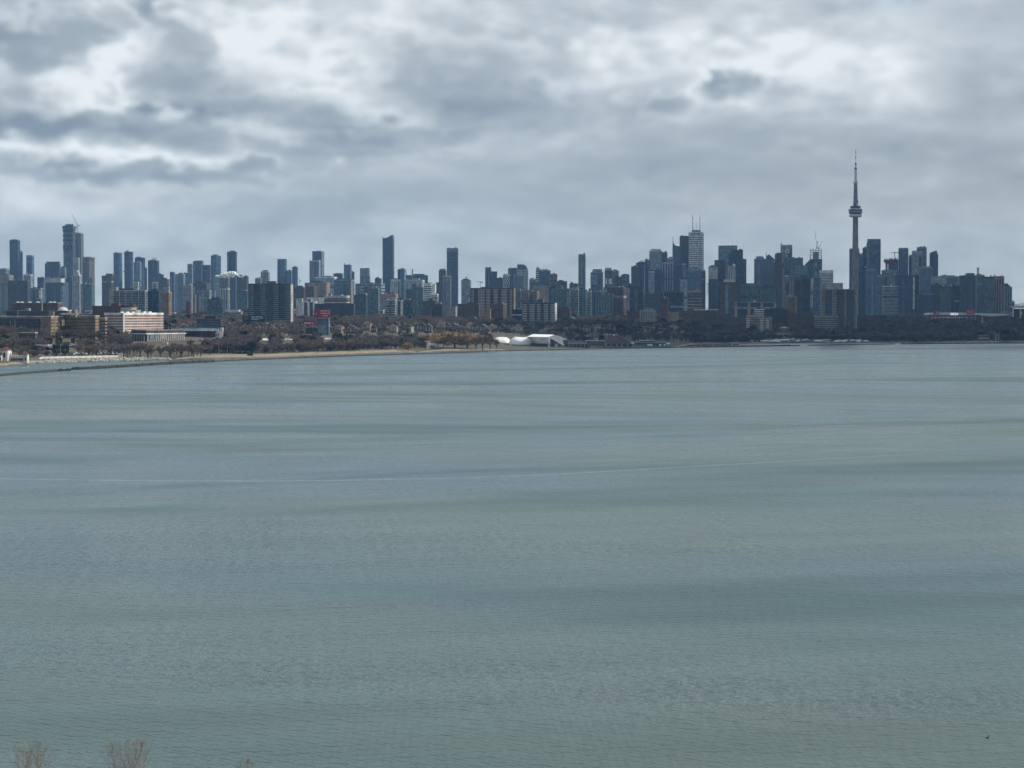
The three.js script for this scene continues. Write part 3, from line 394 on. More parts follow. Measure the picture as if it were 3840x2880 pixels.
  ['office_block', 1507, 1555, 1128, 4450, 'glass', 'dark', 'green', 'low dark teal block beside the white-ribbed one', {}],
  ['apartment_block', 1584, 1642, 1131, 4350, 'punch', 'brown', 'smoke', 'dark brown flats with a roof box beside the teal balcony slab', { pent: [[1609, 1626, 1119]] }],
  ['apartment_block', 1092, 1146, 1080, 5800, 'band', 'rust', 'smoke', 'brick-banded block near the light end wall', {}],
  ['apartment_block', 1143, 1188, 1076, 5600, 'punch', 'brown', 'smoke', 'brown brick tower block with sunlit tan end', { c: 1174 }],
  ['school_block', 1213, 1311, 1111, 5000, 'band', 'white', 'smoke', 'low white and red banded school block', { belts: [[1117, 1121, 'rust'], [1126, 1130, 'rust']], bare: 1 }],
  ['office_block', 1108, 1137, 1121, 4500, 'plain', 'lite', 'smoke', 'pale blank cube beside the white striped low hall', { bare: 1 }],
  ['office_block', 1131, 1188, 1133, 4400, 'flute', 'white', 'smoke', 'low hall with bright white vertical stripes above the red billboard', { s: { pw: 9, pt: 4 } }],
  ['long_shed', 1178, 1332, 1141, 4350, 'plain', 'dark', 'smoke', 'long dark shed roof stretching behind the red billboard', { bare: 1, k: .2 }],
  ['office_block', 1150, 1219, 1117, 5000, 'plain', 'white', 'smoke', 'flat bright white roof slab behind the striped low hall', { bare: 1, k: .3 }],
  // ---- between the hospitals and downtown
  ['office_tower', 1645, 1674, 1014, 7500, 'pier', 'tan', 'smoke', 'tan tower beside the slab with a pale top band', { pent: [[1650, 1670, 1008]] }],
  ['apartment_tower', 1660, 1693, 1037, 7200, 'band', 'lite', 'navy', 'pale striped cylinder-roofed tower before the pale-topped slab', { pent: [[1666, 1688, 1033]] }],
  ['condo_tower', 1675, 1718, 933, 7400, 'fine', 'steel', 'navy', 'tall slab tower with a pale band across its top', { belts: [[934, 944, 'steel'], [1042, 1046, 'navyw']], c: 1713, bare: 1 }],
  ['condo_tower', 1729, 1766, 1048, 7000, 'band', 'lite', 'blue', 'white banded tower with sloped shoulders and a small crane', { prof: [[1729, 1052], [1738, 1046], [1745, 1045], [1757, 1045], [1766, 1051]], c: 1760 }],
  ['office_block', 1628, 1659, 1067, 6600, 'punch', 'brown', 'smoke', 'brown block in front of the tan tower', {}],
  ['apartment_block', 1612, 1644, 1106, 5200, 'band', 'white', 'smoke', 'stepped bright white balcony block at the woods edge', { pent: [[1620, 1634, 1066, 'white']] }],
  ['condo_tower', 1819, 1842, 1006, 7400, 'pier', 'grey', 'navy', 'slim grey tower with two pale roof teeth', { pent: [[1820, 1828, 1002], [1833, 1841, 1002]] }],
  ['condo_tower', 1836, 1865, 1022, 7300, 'thin', 'slate', 'navy', 'dark tower with a black top box next to the slim grey one', { pent: [[1842, 1864, 1018, 'dark']] }],
  ['condo_tower', 1862, 1888, 1045, 7200, 'glass', 'dark', 'navy', 'lower dark block beside the white diamond lattice tower', {}],
  ['condo_tower', 1905, 1942, 1010, 7500, 'pier', 'steel', 'navy', 'blue tower with flat dark cap behind the diamond lattice tower', { cap: 'dark' }],
  ['condo_tower', 1939, 1981, 991, 7400, 'grid', 'white', 'blue', 'white wavy-gridded tower with a chamfered shoulder', { prof: [[1939, 991], [1968, 992], [1975, 998], [1981, 1010]], s: { pw: 4.6, pt: 1.4, fh: 7, ft: 1 } }],
  ['condo_tower', 1925, 1961, 1037, 7100, 'grid', 'grey', 'blue', 'grey-blue block between lattice tower and wavy-gridded tower', {}],
  ['office_tower', 2009, 2026, 1008, 7300, 'band', 'white', 'smoke', 'white banded slice attached to the blue glass office', { bare: 1, s: { fh: 7, ft: 3 } }],
  ['office_tower', 2021, 2065, 1016, 7250, 'glass', 'steel', 'blue', 'plain blue glass office with a pale rooftop frame', { pent: [[2026, 2052, 1010, 'white']] }],
  ['apartment_tower', 2063, 2090, 1030, 7000, 'pier', 'tan', 'smoke', 'tan brick tower right beside the plain blue glass office', {}],
  ['office_block', 1984, 2012, 1048, 7000, 'band', 'lite', 'smoke', 'small pale block between wavy-gridded tower and blue office', {}],
  ['power_block', 2001, 2063, 1060, 5800, 'plain', 'tan', 'smoke', 'big windowless rose-grey block with a dark louvred top', { belts: [[1060, 1070, 'slate']], bare: 1, cap: 'slate' }],
  ['apartment_block', 2089, 2127, 1057, 6600, 'punch', 'brown', 'smoke', 'dark brown stepped flats near the slender tan tower', { pent: [[2096, 2110, 1050]] }],
  ['office_block', 2135, 2169, 1066, 6500, 'thin', 'slate', 'navy', 'dark stepped block at the foot of the slender tan tower', { pent: [[2144, 2160, 1062]] }],
  ['condo_tower', 2169, 2196, 956, 7300, 'fine', 'tan', 'blue', 'slender plain tan-grey tower standing alone', { bare: 1, k: .8 }],
  ['apartment_block', 2058, 2112, 1078, 5100, 'thin', 'navyw', 'navy', 'dark blue slab behind the teal ribbed flats', {}],
  ['apartment_block', 2073, 2142, 1084, 4700, 'grid', 'teal', 'green', 'long teal ribbed flats right of the windowless block', { s: { pw: 6, pt: 1.6, fh: 3.1, ft: .9 } }],
  ['apartment_block', 2138, 2172, 1086, 4650, 'band', 'conc', 'green', 'grey-green banded flats beside the long teal ones', {}],
  ['apartment_block', 1931, 1955, 1092, 4700, 'thin', 'teal', 'green', 'narrow teal block just behind the big brown balcony slab', {}],
  ['apartment_block', 1952, 2022, 1094, 4500, 'deck', 'tan', 'smoke', 'tan banded flats behind the white balcony slab', {}],
  ['apartment_block', 1716, 1802, 1141, 4000, 'punch', 'brown', 'smoke', 'low dark brown flats with a beige end wall', { c: 1795 }],
  ['apartment_block', 1843, 1902, 1141, 3900, 'punch', 'brown', 'smoke', 'mid-height brown flats with a wide beige flank before the big slab', { c: 1886 }],
  ['apartment_block', 1815, 1842, 1160, 3850, 'plain', 'beige', 'smoke', 'two small beige end walls in the trees', { bare: 1 }],
  ['school_block', 1920, 1987, 1163, 3800, 'plain', 'dark', 'smoke', 'low black box with a pale base in front of the white balcony slab', { belts: [[1178, 1184, 'lite']] }],
  ['apartment_block', 2088, 2142, 1158, 4000, 'punch', 'brown', 'smoke', 'low dark brown walk-up flats past the white balcony slab', {}],
  ['apartment_block', 1621, 1662, 1143, 4100, 'punch', 'dark', 'smoke', 'black brick walk-up flats under the white stepped block', {}],
  ['office_block', 1660, 1715, 1151, 4200, 'plain', 'conc', 'smoke', 'low grey sheds in the trees before the pale-topped slab', { bare: 1 }],
  ['office_block', 1743, 1765, 1107, 5200, 'thin', 'teal', 'pale', 'small bright blue glass block by the brown balcony slab', { bare: 1 }],
  // ---- downtown, west part
  ['office_tower', 2215, 2264, 1023, 7300, 'thin', 'grey', 'navy', 'two-tone office tower with a pale left half and boxed crown', { pent: [[2224, 2258, 1009, 'grey']], panels: [[2216, 2242, 1030, 1068, 'grey']] }],
  ['condo_tower', 2267, 2298, 1016, 7250, 'thin', 'slate', 'navy', 'dark tower with a pale cube on top and white lower stripes', { pent: [[2269, 2294, 1004, 'lite']], panels: [[2272, 2278, 1042, 1066, 'white'], [2284, 2296, 1045, 1066, 'white']] }],
  ['condo_tower', 2296, 2322, 1017, 7350, 'band', 'lite', 'smoke', 'pale banded tower touching the cube-topped one', {}],
  ['condo_tower', 2311, 2331, 1040, 7000, 'punch', 'plum', 'smoke', 'short plum block between pale banded tower and dark capped one', { bare: 1 }],
  ['condo_tower', 2328, 2362, 1033, 7000, 'band', 'grey', 'navy', 'round-cornered banded tower with a black cap', { round: 8, pent: [[2334, 2358, 1028, 'dark']] }],
  ['condo_tower', 2367, 2393, 1001, 7200, 'grid', 'slate', 'navy', 'dark gridded tower, lowest of a stepped cluster of three', { bare: 1 }],
  ['condo_tower', 2388, 2420, 988, 7260, 'grid', 'slate', 'navy', 'dark gridded tower in the middle of the stepped cluster', { pent: [[2404, 2418, 981, 'dark']], c: 2412 }],
  ['condo_tower', 2417, 2439, 976, 7400, 'thin', 'steel', 'blue', 'pale blue tower with rooftop davits beside the stepped cluster', { pent: [[2420, 2432, 973]] }],
  ['office_tower', 2435, 2482, 943, 7600, 'thin', 'lite', 'pale', 'pale grey postmodern tower with stepped square crown', { pent: [[2441, 2478, 934, 'lite']], panels: [[2454, 2466, 950, 985, 'steel']] }],
  ['condo_tower', 2479, 2503, 948, 7700, 'glass', 'steel', 'navy', 'navy tower right behind the pale postmodern one', { bare: 1 }],
  ['condo_tower', 2432, 2456, 1020, 6600, 'band', 'lite', 'blue', 'pale banded slab at the foot of the postmodern tower', {}],
  ['condo_tower', 2455, 2486, 1016, 6700, 'thin', 'navyw', 'navy', 'deep blue slab next to the pale banded slab', {}],
  ['condo_tower', 2484, 2526, 987, 6800, 'flute', 'lite', 'navy', 'pair of white-finned slim towers below the curved spire tower', { s: { pw: 8, pt: 2.2 } }],
  ['condo_tower', 2503, 2525, 970, 7000, 'fine', 'lite', 'blue', 'pale tower wearing a small black cap', { pent: [[2509, 2520, 963, 'dark']] }],
  ['glass_tower', 2522, 2553, 905, 7900, 'glass', 'teal', 'green', 'green glass tower with a swooping curved top and needle spire', { prof: [[2522, 898], [2524, 908], [2527, 914], [2532, 920], [2538, 922], [2553, 924]], masts: [[2523, 883, 1.6]], k: .7 }],
  ['office_tower', 2549, 2588, 887, 8000, 'fine', 'plum', 'smoke', 'tall plum granite office tower adjoining the white banded one', { bare: 1, s: { pw: 3, pt: 1.7, fh: 4, ft: 1.6 } }],
  ['condo_tower', 2525, 2560, 995, 6700, 'grid', 'navyw', 'navy', 'dark speckled slab in front of the curved spire tower', { cap: 'slate' }],
  ['condo_tower', 2556, 2573, 991, 6800, 'band', 'lite', 'smoke', 'narrow pale strip of a tower beside the dark speckled slab', { bare: 1 }],
  ['office_block', 2552, 2578, 1046, 6400, 'band', 'lite', 'pale', 'short pale block wedged under the plum tower', { cap: 'dark' }],
  ['condo_tower', 2577, 2632, 1014, 6600, 'thin', 'steel', 'blue', 'broad glinting blue slab at the foot of the white banded tower', { pent: [[2586, 2620, 1000, 'steel']] }],
  ['condo_tower', 2629, 2646, 1018, 6700, 'punch', 'plum', 'smoke', 'dark plum sliver beside the broad glinting slab', { bare: 1 }],
  ['office_block', 2579, 2632, 1092, 5300, 'wide', 'tan', 'smoke', 'low tan warehouse with a flat roof rim', { bare: 1 }],
  ['apartment_block', 2266, 2353, 1079, 4700, 'deck', 'rust', 'smoke', 'red brick flats with a paler sunlit end', { c: 2341 }],
  ['apartment_block', 2352, 2418, 1074, 4600, 'band', 'navyw', 'black', 'near-black slab with fine bands and slanted rooftop fins', { s: { fh: 6, ft: .9 }, pent: [[2356, 2376, 1066, 'slate'], [2380, 2398, 1066, 'slate']] }],
  ['apartment_block', 2480, 2566, 1099, 4500, 'deck', 'dark', 'black', 'black cube-like block of flats with faint window rows', { cap: 'dark' }],
  ['apartment_block', 2167, 2203, 1087, 4700, 'band', 'teal', 'green', 'dark teal balcony flats just past the grey-green banded ones', {}],
  ['apartment_block', 2200, 2218, 1093, 4800, 'band', 'lite', 'green', 'paler narrow flats beside the dark teal balconies', {}],
  ['apartment_block', 2234, 2302, 1106, 4600, 'grid', 'teal', 'green', 'low teal-grey balcony flats before the red brick ones', {}],
  ['apartment_block', 2226, 2268, 1098, 5000, 'glass', 'navyw', 'navy', 'dark blue block behind the low teal-grey flats', {}],
  ['apartment_block', 2417, 2487, 1106, 5000, 'band', 'slate', 'navy', 'dim layered block between the near-black slab and black cube', {}],
  ['apartment_block', 2477, 2507, 1121, 4350, 'punch', 'rust', 'smoke', 'small orange-brown flats leaning on the black cube', {}],
  ['apartment_block', 2405, 2468, 1165, 3800, 'punch', 'conc', 'smoke', 'small pale flats with a lighter end wall in the trees', { c: 2456 }],
  ['apartment_block', 2353, 2402, 1168, 3900, 'punch', 'rust', 'smoke', 'low orange brick walk-up flats under the near-black slab', { bare: 1 }],
  ['school_block', 2506, 2546, 1172, 3900, 'plain', 'tan', 'smoke', 'blank tan wall block below the black cube', { bare: 1 }],
  ['apartment_block', 2544, 2690, 1166, 4100, 'punch', 'brown', 'smoke', 'long brown walk-up flats stretching under the tan warehouse', { k: .15, bare: 1 }],
  // ---- downtown core
  ['office_tower', 2657, 2694, 1002, 6900, 'thin', 'slate', 'navy', 'tower carrying a big pale mural wall on its upper half', { panels: [[2658, 2693, 1002, 1046, 'lite']], cap: 'dark' }],
  ['office_tower', 2680, 2722, 978, 7100, 'thin', 'dark', 'black', 'black stepped block behind the pale mural wall', { bare: 1, pent: [] }],
  ['office_tower', 2696, 2767, 923, 8100, 'fine', 'grey', 'pale', 'broad plain pale grey office tower with a thin antenna', { masts: [[2749, 890, .7]], bare: 1 }],
  ['office_tower', 2746, 2787, 940, 7500, 'fine', 'dark', 'black', 'near-black office tower in front of the broad grey one', { pent: [[2771, 2784, 934, 'dark']] }],
  ['condo_tower', 2744, 2783, 996, 6700, 'flute', 'lite', 'blue', 'curved white-edged tower before the near-black office', { prof: [[2744, 996], [2760, 994], [2772, 990], [2783, 986]], c: 2762 }],
  ['office_tower', 2784, 2799, 974, 7300, 'pier', 'slate', 'smoke', 'narrow grey tower fixed to the flank of the near-black office', { bare: 1 }],
  ['apartment_block', 2705, 2781, 1060, 4800, 'grid', 'rust', 'blue', 'brick and glass flats with a pale penthouse', { pent: [[2722, 2762, 1048, 'lite']], c: 2772 }],
  ['office_tower', 2829, 2875, 973, 7100, 'band', 'steel', 'blue', 'blue-grey banded office with a boxed rooftop', { pent: [[2837, 2863, 961, 'steel']] }],
  ['glass_tower', 2873, 2906, 955, 7000, 'thin', 'grey', 'blue', 'grey tower with two pointed slanting roof blades', { prof: [[2873, 962], [2874, 944], [2877, 960], [2884, 953], [2906, 972]], masts: [] }],
  ['office_tower', 2906, 2932, 955, 7300, 'pier', 'plum', 'smoke', 'stepped dark plum block touching the tower with white sign', { pent: [[2914, 2930, 948]] }],
  ['office_tower', 2928, 2972, 921, 7500, 'band', 'lite', 'navy', 'tall banded office with a white square sign near its roof', { s: { fh: 4.4, ft: 2 }, bare: 1 }],
  ['office_tower', 2905, 2942, 990, 6900, 'punch', 'plum', 'smoke', 'rose-grey punched-window block below the stepped plum one', {}],
  ['office_tower', 2940, 3014, 969, 7000, 'band', 'steel', 'navy', 'broad dark blue banded office with flat roof', { bare: 1 }],
  ['office_tower', 2984, 3029, 999, 6700, 'grid', 'grey', 'blue', 'grey gridded block lower down beside the triangle-faceted tower', {}],
  ['office_tower', 3074, 3127, 1017, 6300, 'band', 'white', 'blue', 'white-topped banded block beyond the triangle-faceted tower', { s: { fh: 4.4, ft: 1.8 }, belts: [[1017, 1023, 'white']], bare: 1 }],
  ['apartment_block', 2780, 2854, 1071, 5100, 'grid', 'teal', 'green', 'long teal gridded flats beside the brick and glass ones', { cap: 'teal' }],
  ['apartment_block', 2852, 2911, 1078, 5150, 'band', 'teal', 'blue', 'second teal stretch of flats, banded and slightly lower', { cap: 'plum' }],
  ['apartment_block', 2942, 2986, 1038, 4900, 'grid', 'conc', 'green', 'grey-green gridded tower block with a pale roof box', { pent: [[2944, 2960, 1032, 'lite']] }],
  ['apartment_block', 2982, 3041, 1041, 4800, 'grid', 'navyw', 'black', 'near-black gridded tower block beside the stacked white squares', { s: { pw: 4, pt: .8, fh: 3.3, ft: .7 }, belts: [[1037, 1048, 'slate']] }],
  ['apartment_block', 2948, 2991, 1113, 4300, 'deck', 'beige', 'smoke', 'two-bay beige balcony flats before the gridded towers', {}],
  ['office_block', 3040, 3079, 1044, 5000, 'band', 'steel', 'navy', 'blue banded block with a white strip and stacked white squares', { panels: [[3042, 3052, 1046, 1090, 'lite']] }],
  ['apartment_block', 2757, 2912, 1134, 4400, 'flute', 'conc', 'black', 'low black terrace with pale upright strips', { s: { pw: 22, pt: 5 }, k: .2, bare: 1 }],
  ['apartment_block', 2829, 2867, 1162, 4000, 'band', 'white', 'smoke', 'small white balcony flats under the long teal ones', {}],
  ['apartment_block', 2864, 2957, 1163, 4050, 'punch', 'dark', 'smoke', 'low dark flats beside the small white balcony flats', { k: .3 }],
  ['apartment_block', 3055, 3144, 1186, 3950, 'band', 'conc', 'smoke', 'grey walk-up flats at the foot of the balcony tower', { k: .3 }],
  ['apartment_block', 2686, 2802, 1191, 3950, 'punch', 'brown', 'smoke', 'long brown flats with white balconies by the shoreline woods', { k: .2 }],
  ['apartment_block', 2957, 3056, 1178, 4000, 'punch', 'brown', 'smoke', 'low brown flats with a flat dark roof near the beige ones', { k: .25, cap: 'dark' }],
  // ---- harbourfront cluster round the great needle tower
  ['condo_tower', 3186, 3223, 934, 8000, 'pier', 'grey', 'navy', 'flat-topped grey tower hidden behind the needle tower shaft', { bare: 1 }],
  ['condo_tower', 3220, 3237, 955, 7200, 'thin', 'steel', 'blue', 'narrow blue tower close beside the needle tower shaft', { bare: 1 }],
  ['condo_tower', 3234, 3251, 932, 7300, 'thin', 'teal', 'navy', 'narrow teal tower with a roof beam by the lantern-topped tower', { pent: [[3236, 3250, 929]] }],
  ['condo_tower', 3251, 3305, 914, 7000, 'thin', 'teal', 'blue', 'tall blue-green tower crowned by a glass lantern box', { pent: [[3254, 3304, 896, 'teal']], panels: [[3251, 3262, 914, 1000, 'teal']] }],
  ['condo_tower', 3370, 3408, 936, 7000, 'thin', 'grey', 'blue', 'grey tower with a flat open roof frame beyond the red construction top', { pent: [[3372, 3406, 929, 'grey']] }],
  ['condo_tower', 3439, 3476, 930, 7000, 'band', 'grey', 'blue', 'taller rear tower of the stepped dark-capped pair', { pent: [[3443, 3472, 926, 'dark']] }],
  ['condo_tower', 3421, 3461, 945, 6900, 'band', 'lite', 'blue', 'shorter front tower of the stepped dark-capped pair', { pent: [[3423, 3452, 940, 'dark']] }],
  ['glass_tower', 3487, 3519, 942, 6900, 'pier', 'slate', 'navy', 'slim grey tower with a slanted knife-edge roof', { prof: [[3487, 948], [3508, 940], [3514, 940], [3515, 952], [3519, 952]] }],
  ['condo_tower', 3407, 3423, 962, 7100, 'thin', 'steel', 'blue', 'thin blue tower wedged before the stepped dark-capped pair', { bare: 1 }],
  ['condo_tower', 3221, 3252, 1007, 6500, 'glass', 'navyw', 'navy', 'dark navy block at the foot of the needle tower', { cap: 'dark' }],
  ['condo_tower', 3249, 3291, 1014, 6300, 'fine', 'steel', 'blue', 'blue fluted slab below the lantern-topped tower', {}],
  ['condo_tower', 3289, 3332, 1035, 6200, 'grid', 'steel', 'navy', 'speckled blue slab next to the fluted one', {}],
  ['condo_tower', 3308, 3366, 1017, 6700, 'thin', 'slate', 'pale', 'grey flat block under the red construction top', { cap: 'steel' }],
  ['condo_tower', 3334, 3372, 975, 7600, 'thin', 'steel', 'navy', 'dim blue block left peeking behind the red construction top', { bare: 1 }],
  ['apartment_block', 3313, 3371, 1075, 5700, 'band', 'lite', 'navy', 'broad flats with crisp white balcony lines', { s: { fh: 3.6, ft: 1 } }],
  ['condo_tower', 3361, 3433, 1036, 6000, 'grid', 'slate', 'navy', 'wide dark slab with a bright white flank strip', { panels: [[3426, 3432, 1040, 1160, 'lite']], cap: 'dark' }],
  ['condo_tower', 3432, 3452, 1030, 6400, 'glass', 'navyw', 'navy', 'narrow black-blue block right behind the white flank strip', { cap: 'steel' }],
  ['condo_tower', 3449, 3501, 1004, 6300, 'grid', 'steel', 'navy', 'blue gridded tower with a pale stepped roof', { pent: [[3458, 3494, 1000, 'lite']] }],
  ['condo_tower', 3495, 3553, 1032, 6200, 'band', 'lite', 'pale', 'pale slab with a rising slanted roofline', { prof: [[3495, 1038], [3520, 1036], [3549, 1029], [3553, 1036]] }],
  ['condo_tower', 3547, 3602, 1039, 6300, 'band', 'steel', 'blue', 'blue-grey slab with white end balconies and a roof beam', { panels: [[3594, 3601, 1042, 1080, 'lite']] }],
  ['condo_tower', 3444, 3522, 1108, 5500, 'thin', 'navyw', 'navy', 'low dark layered block under the blue gridded tower', {}],
  ['condo_tower', 3488, 3532, 1068, 5700, 'grid', 'slate', 'navy', 'dim blue stump tower below the slanted roofline', {}],
  ['condo_tower', 3523, 3577, 1078, 5500, 'grid', 'teal', 'green', 'dark teal slab in front of the blue-grey one', { cap: 'dark' }],
  ['condo_tower', 3574, 3603, 1073, 5450, 'thin', 'navyw', 'navy', 'dark block with a small pale lower box beside the round twins', { panels: [[3582, 3600, 1126, 1132, 'lite']] }],
  ['condo_tower', 3601, 3661, 1036, 5400, 'pier', 'slate', 'navy', 'round-cornered dark tower with a pale-rimmed roof drum', { pent: [[3627, 3656, 1024, 'slate']] }],
  ['condo_tower', 3659, 3694, 1034, 5500, 'pier', 'grey', 'navy', 'dark ribbed tower beside the white chimney stack', {}],
  ['condo_tower', 3685, 3733, 1041, 5200, 'grid', 'teal', 'green', 'broad teal glass slab with a thin dark roof', { cap: 'dark', bare: 1 }],
  ['condo_tower', 3725, 3768, 1039, 5250, 'pier', 'tan', 'navy', 'ribbed tower with a plain tan top band, last tall one on the shore', { belts: [[1039, 1048, 'tan']], bare: 1 }],
  ['condo_tower', 3767, 3797, 1064, 5600, 'pier', 'conc', 'navy', 'pale ribbed towers stepping down at the end of the skyline', { prof: [[3767, 1062], [3781, 1063], [3781, 1068], [3788, 1069], [3788, 1075], [3797, 1075]] }],
  ['office_block', 3790, 3806, 1136, 5400, 'thin', 'steel', 'blue', 'small blue office at the end of the skyline by the stadium', { bare: 1 }],
];
const built = new Map(T.map((r) => [r[8], tower(r)]));

// ---------------------------------------------------------------- the great needle tower
{
  const D = 7470, px = 3206, P = onGround(px, D), base = P.y - 2, m = mpp(D), Y = (py) => yAt(py, D) - base;
  const o = thing('needle_tower', 'towering concrete needle tower with round pod and banded antenna mast', 'tower', new THREE.Vector3(P.x, base, P.z));
  M.cn = wall('tower_concrete', .23, .215, .195); M.cnw = flat('radome_white', .62, .63, .63, .6); M.cnd = flat('pod_dark', .05, .06, .07, .4);
  // hexagonal core with three tapering fins
  const g = new Geo(), N = 26, sec = (y) => { const f = y / Y(690), wv = pl([0, .12, .3, .55, .8, 1], [33, 15.5, 11.5, 9.6, 8.2, 5.2], f), hv = pl([0, .8, 1], [7.5, 6, 4.8], f), q = []; for (let k = 0; k < 3; k++) { const a = k * 2.0944 + .55; const c = Math.cos(a), s = Math.sin(a), t = hv * .42; q.push([c * wv + s * t, s * wv - c * t], [c * wv - s * t, s * wv + c * t]); const b = a + 1.0472; q.push([Math.cos(b) * hv, Math.sin(b) * hv]); } return q; };
  for (let k = 0; k < N; k++) { const ya = Y(690) * k / N, yb = Y(690) * (k + 1) / N, A = sec(ya), B = sec(yb); for (let i = 0; i < 9; i++) { const j = (i + 1) % 9; g.quad([A[j][0], ya, A[j][1]], [A[i][0], ya, A[i][1]], [B[i][0], yb, B[i][1]], [B[j][0], yb, B[j][1]]); } }
  g.build('shaft', M.cn, o);
  const lathe = (name, pts, mat, parent) => add(name, new THREE.LatheGeometry(pts.map(([r, py]) => new THREE.Vector2(r * m / 2, Y(py))), 40), mat, parent);
  lathe('radome_ring', [[18, 815], [38, 814.5], [46, 812], [48.5, 809], [47, 806], [42, 804], [18, 803.5]], M.cnw, o);
  const pod = lathe('main_pod', [[18, 804], [40, 803.8], [46, 801], [50, 797], [50, 785.5], [40, 784.5], [18, 784]], M.cnd, o);
  for (const [py, r] of [[799, 49.5], [795, 52], [791.2, 52.5], [787, 53], [785, 51.5]]) lathe('deck_rim', [[r - 6, py + .9], [r, py + .8], [r, py - .8], [r - 6, py - .9]], py === 785 || py === 795 ? M.cnw : MAT.steel, pod);
  lathe('upper_tier', [[10, 785], [36, 785], [35.5, 780.2], [10, 780]], M.cnw, o);
  lathe('roof_tier', [[10, 780.2], [38, 780], [38, 772.6], [10, 772.3]], MAT.slate, o);
  for (const [x, py, r] of [[-7, 762, 3], [6, 765, 4.5], [-4, 755, 2.2], [7.5, 759, 2.5], [-6, 769, 3.5], [1, 767, 5]]) { const s = new THREE.CylinderGeometry(r * m * .7, r * m * .8, (772.5 - py) * m * 1.4, 10); s.translate(x * m, Y(py) - (772.5 - py) * m * .2, 4 + Math.abs(x) * .3); add('equipment_drum', s, pick([MAT.slate, MAT.grey, M.cnw]), o); }
  lathe('sky_pod', [[9, 690], [14, 688.8], [17, 686], [17.3, 683.5], [15.5, 680.5], [12, 678], [9, 677.6]], M.cnw, o);
  const mast = lathe('antenna_mast', [[9.2, 678], [8.8, 634], [6.5, 633.6], [5.6, 616], [3, 612], [1.9, 610], [1.4, 590], [1.1, 563], [0, 562.5]], M.cnw, o);
  for (const [r, a, b] of [[9.6, 634.8, 629.6], [6.8, 617.5, 612], [3.4, 593.5, 588], [2.6, 575, 570.5], [2, 566, 563]]) lathe('mast_collar', [[r * .6, a + .8], [r, a], [r * .9, b], [r * .4, b - 1]], MAT.dark, mast);
}
// ---------------------------------------------------------------- cranes
function crane(label, px, pyBase, D, pyTop, jib, counter, mat = MAT.crane, t = 1.5) {
  const b = at(px, pyBase, D), o = thing('tower_crane', label, 'crane', b), L = (p) => at(p[0], p[1], D).sub(b).toArray(), top = L([px, pyTop]);
  const g = new Geo(); for (const [i, j] of [[-1, -1], [1, -1], [1, 1], [-1, 1]]) g.bar([i * t * .55, 0, j * t * .55], [i * t * .55, top[1], j * t * .55], t * .3); for (let y = 0, k = 0; y < top[1] - 2.5; y += 2.6, k++) { const s = k % 2 ? 1 : -1; for (const j of [-1, 1]) { g.bar([-s * t * .55, y, j * t * .55], [s * t * .55, y + 2.6, j * t * .55], t * .22); g.bar([j * t * .55, y, -s * t * .55], [j * t * .55, y + 2.6, s * t * .55], t * .22); } } g.build('mast', mat, o);
  const lat = (n, e, th) => { const q = new Geo(), A = new THREE.Vector3(...top), B = new THREE.Vector3(...L(e)), n2 = 12, up = new THREE.Vector3(0, th, 0); for (const z of [-th * .5, th * .5]) q.bar([A.x, A.y, A.z + z], [B.x, B.y, B.z + z], th * .32); q.bar(A.clone().add(up).toArray(), B.clone().add(up.clone().multiplyScalar(.4)).toArray(), th * .32); for (let k = 0; k < n2; k++) { const a = A.clone().lerp(B, k / n2), c = A.clone().lerp(B, (k + .5) / n2).add(up.clone().multiplyScalar(1 - .6 * k / n2)), d = A.clone().lerp(B, (k + 1) / n2); q.bar(a.toArray(), c.toArray(), th * .2); q.bar(c.toArray(), d.toArray(), th * .2); } return q.build(n, mat, o); };
  lat('jib', jib, t * 1.1); lat('counter_jib', counter, t * 1.1);
  const c = L(counter); new Geo().box(c[0], c[1] - 2.2, c[2], 3, 3, 2.5).build('counterweight', MAT.slate, o); new Geo().box(top[0] + 1.6, top[1] - 3, 1, 2, 2.6, 2).build('cab', MAT.lite, o);
  return o;
}
crane('luffing crane on the concrete tower behind the braced construction tower', 290, 877, 8950, 846, [268, 800], [297, 846], MAT.crane, 1.9);
crane('small hammerhead crane on the square navy tower', 576, 979, 8380, 968, [569, 968], [586, 968], MAT.crane, 1.4);
crane('small dark crane on the white banded tower with sloped shoulders', 1750, 1046, 6990, 1040, [1754, 1028], [1747, 1041], MAT.crane, 1.2);
crane('flat-topped crane over the roofs left behind the brown balcony slab', 1801, 1082, 6500, 1058, [1787, 1057], [1809, 1057.5], MAT.crane, 1.3);
crane('leaning crane beside the dark blue tower with rounded shoulder', 1124, 1068, 6800, 1052, [1119, 1040], [1127, 1052], MAT.crane, 1.3);
crane('tall luffing crane on the unfinished frame of the triangle-faceted tower', 3063, 934, 7000, 917, [3055, 866], [3067, 906], MAT.crane, 1.7);
crane('shorter luffing crane beside the tall one on the unfinished frame', 3071, 934, 7030, 930, [3084, 899], [3068, 929], MAT.crane, 1.3);
crane('red hammerhead crane above the red construction top', 3355, 990, 6950, 947, [3340, 949], [3369, 947], MAT.redp, 1.6);
crane('thin crane on the roof of the middle gridded tower', 2404, 984, 7240, 979, [2384, 989], [2411, 976], MAT.crane, 1.1);
crane('low crane on street level beneath the plum sliver tower', 2654, 1100, 6300, 1064, [2648, 1066], [2657, 1063], MAT.crane, 1.3);

